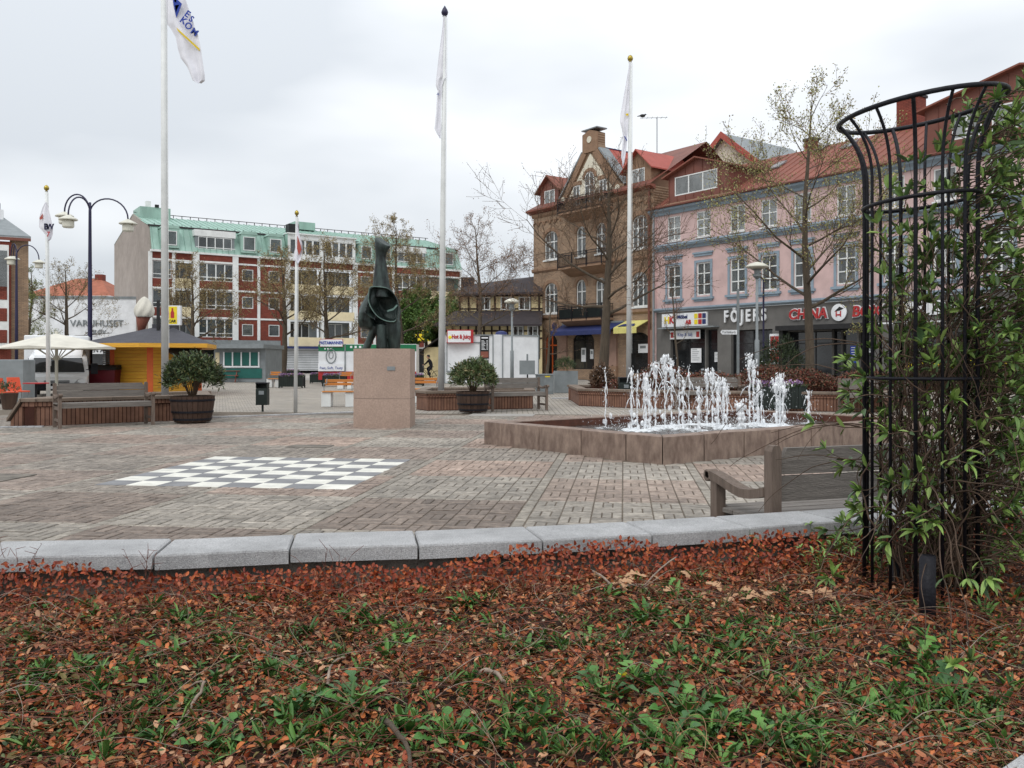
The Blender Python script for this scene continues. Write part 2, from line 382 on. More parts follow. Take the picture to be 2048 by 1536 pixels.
for i in range(-9, 8):
    for j in range(-3, 9):
        for a in range(6):
            for q in range(6):
                uo = U0 + i*PU + a*Wm; vo = V0 + j*PV + q*Wm
                x, y = PW(uo + Wm/2, vo + Wm/2)
                if not vis(x, y): continue
                uu, vv = uo + Wm/2 - CHC[0], vo + Wm/2 - CHC[1]
                for k in range(3):
                    g = .006; t = Wm/3
                    if (a + q) % 2: r_ = (uo + k*t + g, uo + (k+1)*t - g, vo + g, vo + Wm - g)
                    else: r_ = (uo + g, uo + Wm - g, vo + k*t + g, vo + (k+1)*t - g)
                    bricks.append((r_, pcol(i, j, x, y), y))
        for q in range(15):                # sett band running away from us
            vo = V0 + j*PV + q*(PV/15); uo = U0 + i*PU + 6*Wm
            x, y = PW(uo + .05, vo + .05)
            if vis(x, y): bricks.append(((uo + .008, uo + .102, vo + .005, vo + PV/15 - .005), sclr(c(168, 166, 160), 2.1*rnd.uniform(.8, 1.1)), y))
        for q in range(12):                # thin sett row across
            uo = U0 + i*PU + q*(6*Wm/12); vo = V0 + j*PV + 6*Wm
            x, y = PW(uo + .05, vo + .02)
            if vis(x, y): bricks.append(((uo + .005, uo + 6*Wm/12 - .005, vo + .004, vo + .046), sclr(c(172, 169, 163), 2.2*rnd.uniform(.8, 1.25)), y))
bricks = [k for k in bricks if not (abs((k[0][0]+k[0][1])/2 - CHC[0]) < CHS + .01 and abs((k[0][2]+k[0][3])/2 - CHC[1]) < CHS + .01)]
def brick_geo(mb, r_, col, top):
    x0, x1, y0, y1 = r_; e = .004; mb.col = col
    j = [rnd.uniform(-.0025, .0025) for _ in range(4)]
    vs = [(x0,y0,-.02),(x1,y0,-.02),(x1,y1,-.02),(x0,y1,-.02),
          (x0,y0,top-.004+j[0]),(x1,y0,top-.004+j[1]),(x1,y1,top-.004+j[2]),(x0,y1,top-.004+j[3]),
          (x0+e,y0+e,top+j[0]),(x1-e,y0+e,top+j[1]),(x1-e,y1-e,top+j[2]),(x0+e,y1-e,top+j[3])]
    mb.add(vs, [(0,1,5,4),(1,2,6,5),(2,3,7,6),(3,0,4,7),(4,5,9,8),(5,6,10,9),(6,7,11,10),(7,4,8,11),(8,9,10,11)])
def inview(k):
    u_, v_ = (k[0][0]+k[0][1])/2, (k[0][2]+k[0][3])/2; x, y = PW(u_, v_)
    px = CX + F*x/y; py = HY + F*H/y
    lim = 1085 if px < 350 else 1085 - (px-350)*.05
    return 5 < px < 1520 and py < lim and (k[0][1]-k[0][0])*(k[0][3]-k[0][2]) > .015
bricks.sort(key=lambda k: k[2])
near = [k for k in bricks if inview(k)][:300]; nid = set(id(k) for k in near)
fld = MB(); fld.frame(rz=-AL)
for k in bricks:
    if id(k) not in nid: brick_geo(fld, k[0], k[1], rnd.uniform(-.0015, .0035))
fld.build('brick_field', m_paver, bed, kind='stuff')
for k in near:
    mb = MB(); cx_, cy_ = PW((k[0][0]+k[0][1])/2, (k[0][2]+k[0][3])/2)
    w2, h2 = (k[0][1]-k[0][0])/2, (k[0][3]-k[0][2])/2
    mb.frame(rz=-AL); brick_geo(mb, (-w2, w2, -h2, h2), k[1], rnd.uniform(-.0015, .0035))
    mb.build('brick', m_paver, bed, loc=(cx_, cy_, 0))

# chessboard of painted slabs
ch = thing('chessboard', 'large black and white outdoor chessboard set into the brick paving', 'chessboard', (*PW(*CHC), 0), -AL)
m_chw = M('chess_white', c(216, 214, 204), .6, .09, 5, .15, blotch=.2, bls=4); m_chd = M('chess_dark', c(124, 124, 126), .7, .12, 5, .2, blotch=.2, bls=3)
s8 = 2*CHS/8
me_t = {}
for k_, mt in ((0, m_chw), (1, m_chd)):
    mb = MB(); mb.bbox(-s8/2+.003, s8/2-.003, -s8/2+.003, s8/2-.003, -.02, .004, .002); o_ = mb.build('tile', mt); me_t[k_] = o_.data; bpy.data.objects.remove(o_)
for i in range(8):
    for j in range(8):
        link('tile', me_t[(i + j + 1) % 2], ch, loc=((i-3.5)*s8, (j-3.5)*s8, rnd.uniform(-.0006, .0006)))

# kerbs
def kerb(p, q, w_=.12, h_=.03, nm='kerb', mat=None, n=12):
    p = Vector((*p, 0)); q = Vector((*q, 0)); d = (q - p); L = d.length; a = math.atan2(d.y, d.x)
    mb = MB().frame(p.x, p.y, 0, a)
    for i in range(n): mb.bbox(i*L/n + .004, (i+1)*L/n - .004, 0, w_, -.02, h_, .006)
    return mb.build(nm, mat or m_granite, kind='structure')
kerb(G(-120, 858), G(85, 855)); kerb(G(425, 836), G(715, 825), n=20); kerb(G(1103, 797), G(1162, 797), n=5); kerb(G(820, 810), G(845, 811), n=3)
mb = MB(); x0, y0 = G(1050, 832)
mb.frame(x0 - .5, y0, 0, -.1).bbox(-.9, .7, -.1, .75, -.01, .012, .004)
mb.build('utility_cover', m_asph, bed)
for (px, py, rr) in ((-40, 955, .5), (620, 893, .33)):
    gx, gy = G(px, py); mb = MB().frame(gx, gy, 0, -AL)
    (mb.bbox(-rr, rr, -rr*.6, rr*.6, -.01, .010, .003)).build('cover_plate', m_conc, bed)

# ------------------------------------------------------------------ near planter: coping stones, wall, soil
ZC = .58
far = [(-160, 1089), (0, 1084), (345, 1078), (590, 1068), (828, 1062), (1050, 1053), (1250, 1043), (1430, 1033), (1600, 1022), (1780, 1009), (1960, 995), (2150, 979), (2400, 960)]
pf = []
for px, py in far:
    d = (H - ZC) * F / (py - HY); pf.append(Vector((AX(px, d), d)))
def norm2(i):
    a = pf[max(0, i-1)]; b_ = pf[min(len(pf)-1, i+1)]; t = (b_ - a).normalized(); return Vector((t.y, -t.x))
pn = [pf[i] + norm2(i) * .31 for i in range(len(pf))]
pw = thing('planter_wall', 'low curved planter wall capped with grey granite in the foreground', 'wall')
for i in range(len(pf)-1):
    g = .004
    a0 = pf[i].lerp(pf[i+1], g/.5); a1 = pf[i].lerp(pf[i+1], 1-g/.5); b0 = pn[i].lerp(pn[i+1], g/.5); b1 = pn[i].lerp(pn[i+1], 1-g/.5)
    mb = MB(); cx_, cy_ = (a0+b1)/2
    dz = rnd.uniform(-.003, .003); e = .008
    ctr = (a0+a1+b0+b1)/4
    def ring(k, z): return [(ctr.x*0 + p.x - cx_ + (ctr.x-p.x)*k, p.y - cy_ + (ctr.y-p.y)*k, z) for p in (b0, b1, a1, a0)]
    mb.loft([ring(0, ZC-.060+dz), ring(0, ZC-.007+dz), ring(.025, ZC+dz)])
    mb.build('coping_stone', m_granite, pw, loc=(cx_, cy_, 0))
def rib(off0, off1, z0, z1, nm, mat, par):
    mb = MB()
    for i in range(len(pf)-1):
        p0, p1 = pf[i] + norm2(i)*off0, pf[i+1] + norm2(i+1)*off0; q0, q1 = pf[i] + norm2(i)*off1, pf[i+1] + norm2(i+1)*off1
        mb.loft([[(q0.x,q0.y,z0),(q1.x,q1.y,z0),(p1.x,p1.y,z0),(p0.x,p0.y,z0)], [(q0.x,q0.y,z1),(q1.x,q1.y,z1),(p1.x,p1.y,z1),(p0.x,p0.y,z1)]])
    return mb.build(nm, mat, par)
rib(.03, .255, -.05, ZC-.061, 'wall_face', m_conc, pw)
rib(.06, .24, ZC-.0609, ZC-.03, 'mortar', m_conc, pw)
# soil surface
def wall_y(x):
    for i in range(len(pn)-1):
        if pn[i].x <= x <= pn[i+1].x: t = (x-pn[i].x)/(pn[i+1].x-pn[i].x); return pn[i].y + t*(pn[i+1].y-pn[i].y)
    return pn[0].y if x < pn[0].x else pn[-1].y
def soil_z(x, y):
    wy = wall_y(x); t = max(0, min(1, (wy - y) / 1.6))
    z = .425 - .12*t + .022*math.sin(x*3.1+y*2)*math.sin(y*4.3 - x) + .012*math.sin(x*9+1)*math.sin(y*8.3)
    z -= .03*max(0, 1-(wy-y)/.25)
    return z
mb = MB(); nx, ny = 90, 46
X = [-3.4 + 7.6*i/nx for i in range(nx+1)]
vs = []; 
for j in range(ny+1):
    for i in range(nx+1):
        yy = 1.2 + (wall_y(X[i]) + .1 - 1.2)*j/ny; vs.append((X[i], yy, soil_z(X[i], yy)))
mb.add(vs, [(j*(nx+1)+i, j*(nx+1)+i+1, (j+1)*(nx+1)+i+1, (j+1)*(nx+1)+i) for j in range(ny) for i in range(nx)])
mb.build('soil', m_soil, kind='structure', smooth=True)
# footpath edging at the lower right corner
es = thing('edging_stone', 'pale granite edging stone at the lower right corner of the planting bed', 'kerb stone', (1.19, 2.093, 0), R(39))
mb = MB().bbox(-.5, .9, -.5, .0, .1, .40, .012); mb.build('stone', m_granite, es)

# ---- dry red ground cover: leaf carpet (uncountable)
def carpet(n, xr, seedp, cols, Ls, up, ymin=1.75, zoff=(0, .03), wallbias=0):
    P = np.zeros((n, 3)); x = rng.uniform(xr[0], xr[1], n); 
    wy = np.interp(x, [p.x for p in pn], [p.y for p in pn])
    t = rng.random(n) if not wallbias else rng.random(n)**wallbias
    y = wy - .01 - t * (wy - ymin)
    z = np.array([soil_z(a, b_) for a, b_ in zip(x, y)])
    P[:, 0] = x; P[:, 1] = y; P[:, 2] = z + rng.uniform(zoff[0], zoff[1], n)
    D = rng.normal(size=(n, 3)); D[:, 2] = rng.normal(0, up, n)
    N = rng.normal(0, .45, (n, 3)); N[:, 2] = 1
    ci = rng.choice(len(cols), n); Cc = np.array(cols)[ci] * rng.uniform(.65, 1.3, (n, 1))
    L = rng.uniform(Ls[0], Ls[1], n)
    return P, D, N, L, L*rng.uniform(.42, .6, n), Cc
red = [c(170, 90, 52), c(154, 74, 44), c(192, 112, 62), c(140, 70, 44), c(166, 104, 70), c(196, 150, 114), c(130, 82, 52), c(164, 90, 52), c(180, 116, 70), c(112, 100, 58)]
A1 = carpet(60000, (-2.6, 3.0), 1, red, (.010, .036), .6, zoff=(.0, .04))
# heap against the wall and climbing up it
n2 = 11000; x = rng.uniform(-2.6, 3.0, n2); wy = np.interp(x, [p.x for p in pn], [p.y for p in pn])
hmax = .06 + .10*np.clip(np.sin(x*2.6 + .8)*.6 + np.sin(x*6.1)*.35 + .35 + .5*(x > .85), 0, 1.1)
t = rng.random(n2); z = .39 + (t**1.3) * np.minimum(hmax*.75 + .07, .18); y = wy - .03 - (1-t)*rng.uniform(0, .30, n2) - rng.uniform(0, .05, n2)
P2 = np.stack([x, y, z], 1); D2 = rng.normal(size=(n2, 3)); N2 = np.stack([rng.normal(0, .4, n2), -np.ones(n2), rng.uniform(0, 1, n2)], 1)
C2 = np.array([c(164, 74, 42), c(142, 60, 38), c(178, 94, 50), c(126, 56, 38), c(156, 86, 56)])[rng.choice(5, n2)] * rng.uniform(.6, 1.25, (n2, 1)); L2 = rng.uniform(.014, .028, n2)
cat = lambda i: np.concatenate([A1[i], (P2, D2, N2, L2, L2*.55, C2)[i]])
leaf_mesh('leaf_litter', cat(0), cat(1), cat(2), cat(3), cat(4), cat(5), m_leaf, kind='stuff', fold=.18)
# green seedlings carpet in drifts
A2 = carpet(44000, (-2.6, 3.0), 2, [c(84, 108, 60), c(96, 120, 68), c(68, 92, 52), c(110, 122, 76)], (.009, .024), .5, zoff=(.005, .04))
P = A2[0]; k = np.sin(P[:, 0]*2.7 + 1.5*np.sin(P[:, 1]*3.1)) * np.sin(P[:, 1]*4.3 + np.sin(P[:, 0]*2.2)) + .9*np.sin(P[:, 0]*7.1+P[:, 1]*5)*.4
wy = np.interp(P[:, 0], [p.x for p in pn], [p.y for p in pn])
keep = (k + rng.normal(0, .25, len(k)) > .22) & (wy - P[:, 1] > .3) | (rng.random(len(k)) < .09)
leaf_mesh('seedling_carpet', *[q[keep] for q in A2], m_green, kind='stuff', fold=.15)
# pale chips
A3 = carpet(1500, (-2.6, 3.0), 3, [c(190, 160, 130), c(206, 186, 160), c(170, 130, 100)], (.008, .02), .3, zoff=(.01, .04))
leaf_mesh('leaf_fragments', *A3, m_leaf, kind='stuff', fold=.05)

# trailing stems
def stems(n, name, mat, rr, Lr, xr=(-2.6, 3.0), zb=(.02, .05), arch=.07):
    P0, P1, R0, R1 = [], [], [], []
    for _ in range(n):
        x = rnd.uniform(*xr); y = rnd.uniform(1.8, wall_y(x)-.06); a = rnd.uniform(-.55, .7) + (math.pi if rnd.random() < .5 else 0); L = rnd.uniform(*Lr)
        m_ = 9; r0 = rnd.uniform(*rr); ah = rnd.uniform(0, arch); zb_ = rnd.uniform(*zb); p = None; cur = rnd.uniform(-.25, .25)
        for k in range(m_+1):
            t = k/m_; q = (x, y, min(soil_z(x, min(y, wall_y(x))) + zb_ + ah*math.sin(math.pi*t), ZC-.1 if y > wall_y(x)-.06 else 9))
            if p: P0.append(p); P1.append(q); R0.append(r0*(1-.6*(k-1)/m_)); R1.append(r0*(1-.6*k/m_))
            p = q; a += cur + rnd.uniform(-.22, .22); x += math.cos(a)*L/m_; y += math.sin(a)*L/m_
            if y > wall_y(x) - .03: y = wall_y(x) - .03; a = -abs(a)
    return twig_mesh(name, P0, P1, R0, R1, mat, kind='stuff')
stems(1500, 'trailing_stems', m_twig, (.0009, .0022), (.12, .5))
stems(420, 'pale_stems', m_twigp, (.0008, .0020), (.10, .4))
stems(260, 'fine_roots', m_oakleaf, (.0006, .0011), (.06, .2), arch=.1)
# a few thick sticks, each its own thing
m_bark0 = None
def stick(pts, r, label, mat=m_twigp):
    pts = [Vector(p) for p in pts]; sm = []
    for i in range(len(pts)-1):
        for k in range(4):
            t = k/4; sm.append(pts[i].lerp(pts[i+1], t) + Vector((0, 0, .01*math.sin(math.pi*t))))
    sm.append(pts[-1]); o = sm[0].copy()
    MB().tube([p - o for p in sm], [r*(1-.55*i/len(sm)) for i in range(len(sm))], 7).build('stick', mat, smooth=True, label=label, cat='stick', loc=tuple(o))
def SP(px, py, dz=.03):                    # point on the soil under a picture point
    d = 2.8
    for _ in range(12): d = (H - soil_z(AX(px, d), d) - dz) * F / (py - HY)
    return (AX(px, d), d, soil_z(AX(px, d), d) + dz)
stick([SP(765, 1440, .06), SP(800, 1475, .06), SP(818, 1505, .05), SP(822, 1560, .04)], .0085, 'thickest bare grey stick lying at the bottom edge of the bed', m_bark)
stick([SP(345, 1475), SP(375, 1430), SP(402, 1385, .06), SP(410, 1364, .08), SP(375, 1380, .02)], .006, 'pale hooked twig at the lower left of the bed')
stick([SP(655, 1375), SP(660, 1335), SP(690, 1315, .05)], .0055, 'pale curved twig left of the middle of the bed')
stick([SP(958, 1348, .04), SP(985, 1345, .05), SP(1005, 1362, .05), SP(1012, 1378, .02)], .008, 'short curved grey stick near the middle of the bed')
stick([SP(1155, 1140), SP(1190, 1145, .05), SP(1230, 1180, .04), SP(1290, 1170, .03), (AX(1350, 3.72), 3.70, .52)], .006, 'long curved twig climbing toward the coping stones')
# upright bare sprouts at the wall
for px, py, hh, lab in ((50, 1115, .2, 'bare thorny sprout rising over the coping at the left edge'), (300, 1130, .1, 'small bare sprout by the coping, right of the left edge one'), (660, 1110, .09, 'tangled reddish sprout reaching onto the coping, left of centre')):
    x, y = AX(px, 3.5), 3.45
    o_ = thing('bare_sprout', lab, 'plant', (x, y, soil_z(x, y)))
    P0, P1, R0, R1 = [], [], [], []
    for s_ in range(5):
        a = rnd.uniform(-.9, .9); p = Vector((0, 0, 0)); dr = Vector((math.sin(a)*.6, -.1, 1)).normalized(); L = (hh + .12)*rnd.uniform(.7, 1.1)
        for k in range(6):
            q = p + dr*L/6; P0.append(p[:]); P1.append(q[:]); R0.append(.003*(1-k/8)); R1.append(.003*(1-(k+1)/8))
            if k > 1:
                e = q + Vector((rnd.uniform(-.05, .05), rnd.uniform(-.03, .03), rnd.uniform(.0, .05))); P0.append(q[:]); P1.append(e[:]); R0.append(.0014); R1.append(.0008)
            dr = (dr + Vector((rnd.uniform(-.2, .2), 0, rnd.uniform(-.1, .1)))).normalized(); p = q
    twig_mesh('stem', P0, P1, R0, R1, m_twig, o_)

# ---- dandelions and other rosettes
def dleaf(kind, L):
    n = 14; top = []; 
    for i in range(n+1):
        t = i/n
        if kind == 'dandelion': w_ = (.10 + .9*t**.9) * L*.17 * (1 if i % 2 else .42) if t < .82 else L*.17*(1-t)/.18*1.1
        elif kind == 'broad': w_ = L*.15*math.sin(math.pi*min(1, t*.96+.02))**.7
        else: w_ = L*.10*math.sin(math.pi*min(1, t*.97+.02))**.8
        if i == 0: w_ = L*.02
        top.append((t*L, max(w_, .0008)))
    vs = []; fs = []
    for (x, w_) in top:
        t = x/L; z = .55*L*(t*.9 - .75*t*t) ; 
        vs += [(x, -w_, z + w_*.35), (x, 0, z), (x, w_, z + w_*.35)]
    for i in range(n):
        a = i*3; fs += [(a, a+1, a+4, a+3), (a+1, a+2, a+5, a+4)]
    return vs, fs
m_dl = [M('dandelion_leaf', c(72, 116, 50), .5, .22, 40, 0, spec=.4), M('dandelion_leaf_dark', c(60, 98, 50), .5, .25, 40, 0, spec=.4), M('fresh_leaf', c(92, 134, 58), .5, .2, 40, 0, spec=.4)]
dm = {}
for kind, L in (('dandelion', 1), ('broad', 1), ('narrow', 1)):
    for q in range(3):
        mb = MB(); vs, fs = dleaf(kind, L); vs = [(x, y*rnd.uniform(.9, 1.1), z + (.03*L*math.sin(x*9+q))) for x, y, z in vs]; mb.add(vs, fs)
        me = bpy.data.meshes.new('leaf'); me.from_pydata(mb.v, [], mb.f); me.materials.append(m_dl[q]); me.polygons.foreach_set('use_smooth', [True]*len(me.polygons)); dm[(kind, q)] = me
def weed(px, py, kind, n, L, label, spread=1.0):
    x, y, z = SP(px, py, 0)
    o_ = thing('dandelion' if kind == 'dandelion' else 'weed', label, 'plant', (x, y, z-.005), group='weeds growing in the planting bed')
    for k in range(n):
        l_ = link('leaf', dm[(kind, rnd.choice((0, 0, 1, 2)))], o_)
        s_ = L*rnd.uniform(.6, 1.1); a = k*2.4 + rnd.uniform(-.4, .4)
        l_.location = (.008*math.cos(a), .008*math.sin(a), rnd.uniform(0, .01)); l_.scale = (s_, s_*rnd.uniform(.85, 1.2), s_)
        l_.rotation_euler = (rnd.uniform(-.4, .4), -rnd.uniform(.05, .75)*spread, a)
weeds = [
 (710, 1245, 'narrow', 16, .12, 'dense tuft of narrow green leaves left of the middle of the bed'),
 (800, 1300, 'dandelion', 9, .11, 'dandelion rosette just below the tuft left of centre'),
 (930, 1215, 'narrow', 14, .10, 'feathery green tuft in front of the middle of the wall'),
 (1050, 1310, 'narrow', 16, .10, 'bright tuft of narrow leaves at the centre of the bed'),
 (1290, 1245, 'narrow', 20, .13, 'wide feathery weed with pale stems right of centre'),
 (1240, 1190, 'dandelion', 8, .10, 'small dandelion near the dry oak leaves'),
 (1330, 1190, 'dandelion', 9, .11, 'dandelion beside the dry oak leaves, farther right'),
 (720, 1420, 'dandelion', 14, .17, 'large dandelion rosette at the lower left of centre'),
 (820, 1470, 'broad', 11, .15, 'broad leaved dock beside the thick stick'),
 (590, 1440, 'dandelion', 12, .15, 'dandelion left of the large rosette at the bottom'),
 (640, 1480, 'broad', 9, .12, 'broad leaved weed at the bottom, left of the thick stick'),
 (330, 1430, 'broad', 8, .12, 'upright broad leaves beside the pale hooked twig'),
 (95, 1370, 'dandelion', 11, .13, 'flat dandelion near the left edge of the bed'),
 (150, 1360, 'dandelion', 9, .12, 'dandelion right beside the left edge one'),
 (65, 1235, 'broad', 8, .13, 'long leaved weed under the wall at the left edge'),
 (160, 1225, 'broad', 6, .13, 'spreading broad leaves under the wall at the far left'),
 (330, 1310, 'dandelion', 9, .11, 'dandelion in the left third of the bed'),
 (250, 1375, 'dandelion', 8, .10, 'small dandelion above the hooked twig'),
 (460, 1255, 'narrow', 10, .08, 'little pale green tuft in the upper left of the bed'),
 (380, 1245, 'dandelion', 7, .08, 'tiny dandelion beside the upper left tuft'),
 (1210, 1400, 'dandelion', 14, .16, 'large bright dandelion right of the bottom centre'),
 (1290, 1380, 'dandelion', 12, .14, 'dandelion with raised leaves right of the bottom centre'),
 (1370, 1440, 'dandelion', 16, .17, 'biggest clump of dandelion leaves on the lower right'),
 (1440, 1470, 'narrow', 18, .13, 'feathery weed mixed with the biggest dandelion clump'),
 (1340, 1500, 'dandelion', 12, .15, 'dandelion at the bottom edge right of centre'),
 (1420, 1340, 'dandelion', 10, .11, 'dandelion above the biggest clump'),
 (1550, 1500, 'dandelion', 10, .13, 'dark dandelion at the bottom right'),
 (1620, 1500, 'dandelion', 10, .13, 'dandelion between the broad bright weed and the bottom edge'),
 (1740, 1430, 'broad', 8, .16, 'broad bright green weed standing alone on the lower right'),
 (1770, 1450, 'dandelion', 9, .12, 'dandelion at the foot of the broad bright green weed'),
 (1640, 1400, 'narrow', 12, .10, 'low feathery weed left of the broad bright green weed'),
 (1830, 1330, 'dandelion', 12, .14, 'blue green dandelion below the iron plant support'),
 (1880, 1395, 'dandelion', 12, .15, 'dandelion at the right, below the plant support'),
 (1920, 1400, 'broad', 8, .13, 'broad leaves beside the right hand dandelion'),
 (1480, 1280, 'dandelion', 9, .10, 'pale weed between the wide feathery weed and the plant support'),
 (1530, 1210, 'broad', 7, .08, 'small leafy weed near the foot of the wall on the right'),
 (1650, 1270, 'broad', 7, .08, 'small weed left of the black post'),
 (1990, 1300, 'broad', 9, .11, 'green weed at the right edge below the climber'),
 (900, 1490, 'dandelion', 11, .13, 'dandelion right of the thick stick'),
 (960, 1390, 'narrow', 9, .08, 'little weed above the dandelion beside the thick stick'),
 (560, 1350, 'dandelion', 8, .09, 'small dandelion left of the pale curved twig'),
 (440, 1495, 'dandelion', 10, .13, 'dandelion at the bottom edge, left part'),
 (200, 1500, 'broad', 6, .08, 'few broad leaves at the bottom left'),
 (1080, 1445, 'dandelion', 9, .10, 'dandelion below the bright central tuft'),
 (1120, 1500, 'broad', 8, .09, 'small broad weed at the bottom centre'),
 (1180, 1290, 'dandelion', 8, .09, 'small dandelion between the two feathery tufts'),
 (1960, 1470, 'narrow', 12, .09, 'whorled weed near the pale edging stone'),
]
for wd in weeds: weed(wd[0], wd[1], wd[2], int(wd[3]*(2.4 if wd[2] == 'narrow' else 1.7)), wd[4]*(.78 if wd[2] != 'broad' else .6), wd[5])
cl_P, cl_D, cl_N, cl_L = [], [], [], []
for k in range(620):
    if k < 470: wd = weeds[rnd.randrange(len(weeds))]; px, py = wd[0] + rnd.gauss(0, 65), wd[1] + rnd.gauss(0, 28)
    else: px, py = rnd.uniform(0, 2048), rnd.uniform(1200, 1530)
    if not (-60 < px < 2100 and 1160 < py < 1580): continue
    x, y, z = SP(px, py, .005); Lc = rnd.uniform(.02, .065)
    if y > wall_y(x) - .06: continue
    for j in range(rnd.randrange(8, 18)):
        a = rnd.uniform(0, 6.28); el = rnd.uniform(.1, 1.2); h_ = rnd.uniform(0, .03)
        cl_P.append((x + rnd.gauss(0, .008), y + rnd.gauss(0, .008), z + h_)); cl_D.append((math.cos(a)*math.cos(el), math.sin(a)*math.cos(el), math.sin(el))); cl_N.append((rnd.gauss(0, .3), rnd.gauss(0, .3), 1)); cl_L.append(Lc*rnd.uniform(.6, 1.2))
cl_L = np.array(cl_L); cc_ = np.array([c(74, 116, 52), c(90, 130, 60), c(62, 98, 48), c(104, 138, 68)])[rng.choice(4, len(cl_L))]*rng.uniform(.75, 1.25, (len(cl_L), 1))
leaf_mesh('small_weeds', np.array(cl_P), np.array(cl_D), np.array(cl_N), cl_L, cl_L*rng.uniform(.10, .28, len(cl_L)), cc_, m_green, kind='stuff', fold=.2)
# thin dry grass blades
nb_ = 2600; xb_ = rng.uniform(-2.6, 3.0, nb_); wyb = np.interp(xb_, [p.x for p in pn], [p.y for p in pn]); yb_ = wyb - .05 - rng.random(nb_)*(wyb-1.8); zb_ = np.array([soil_z(a, b_) for a, b_ in zip(xb_, yb_)])+.02
Lb = rng.uniform(.04, .13, nb_); Db = rng.normal(0, 1, (nb_, 3)); Db[:, 2] = rng.uniform(-.05, .6, nb_)
leaf_mesh('dry_grass', np.stack([xb_, yb_, zb_], 1), Db, np.tile([0., 0, 1.], (nb_, 1)), Lb, .0022, np.array([c(176, 150, 112), c(150, 110, 80), c(190, 166, 134), c(120, 120, 70)])[rng.choice(4, nb_)], m_leaf, kind='stuff', fold=.3)
def whorl(px, py, lab):
    weed(px, py, 'narrow', 12, .05, lab, 1.6)
for i, (px, py, lab) in enumerate(((1860, 1470, 'small whorled weed above the bottom right corner'), (1985, 1400, 'small whorled weed at the right edge'), (1840, 1225, 'small blue green sprig in front of the black post'))): whorl(px, py, lab)
xx = SP(1245, 1350, .06)
MB().lathe([(.001, 0), (.012, .002), (.014, .006), (.006, .010)], 9).build('dandelion_flower', m_yel, label='single yellow dandelion flower on the right of centre', cat='flower', loc=xx)
# dry oak leaves
def oak():
    pts = []; n = 16
    for i in range(n+1):
        t = i/n; w_ = .28*math.sin(math.pi*min(1, t*.95+.04))**.8*(1 if i % 4 in (1, 2) else .5); pts.append((t, w_))
    vs = []; fs = []
    for t, w_ in pts: vs += [(t, -w_, .12*math.sin(t*5)+w_*.4), (t, 0, .1*math.sin(t*5)), (t, w_, .12*math.sin(t*5)+w_*.2)]
    for i in range(n): a = i*3; fs += [(a, a+1, a+4, a+3), (a+1, a+2, a+5, a+4)]
    return MB().add(vs, fs)
om = oak().build('oak_leaf', m_oakleaf); ome = om.data; bpy.data.objects.remove(om)
for k in range(20):
    px = rnd.uniform(1215, 1640); py = 1150 + (px-1215)*.09 + rnd.uniform(-8, 28) 
    x, y, z = SP(px, py, .045); y = min(y, wall_y(x)-.08)
    o_ = link('oak_leaf', ome, loc=(x, y, z), label='dry tan oak leaf lying among the red leaves at the foot of the wall', cat='leaf', group='dry oak leaves below the coping')
    s_ = rnd.uniform(.06, .1); o_.scale = (s_, s_, s_); o_.rotation_euler = (rnd.uniform(-.5, .5), rnd.uniform(-.5, .3), rnd.uniform(0, 6.28))

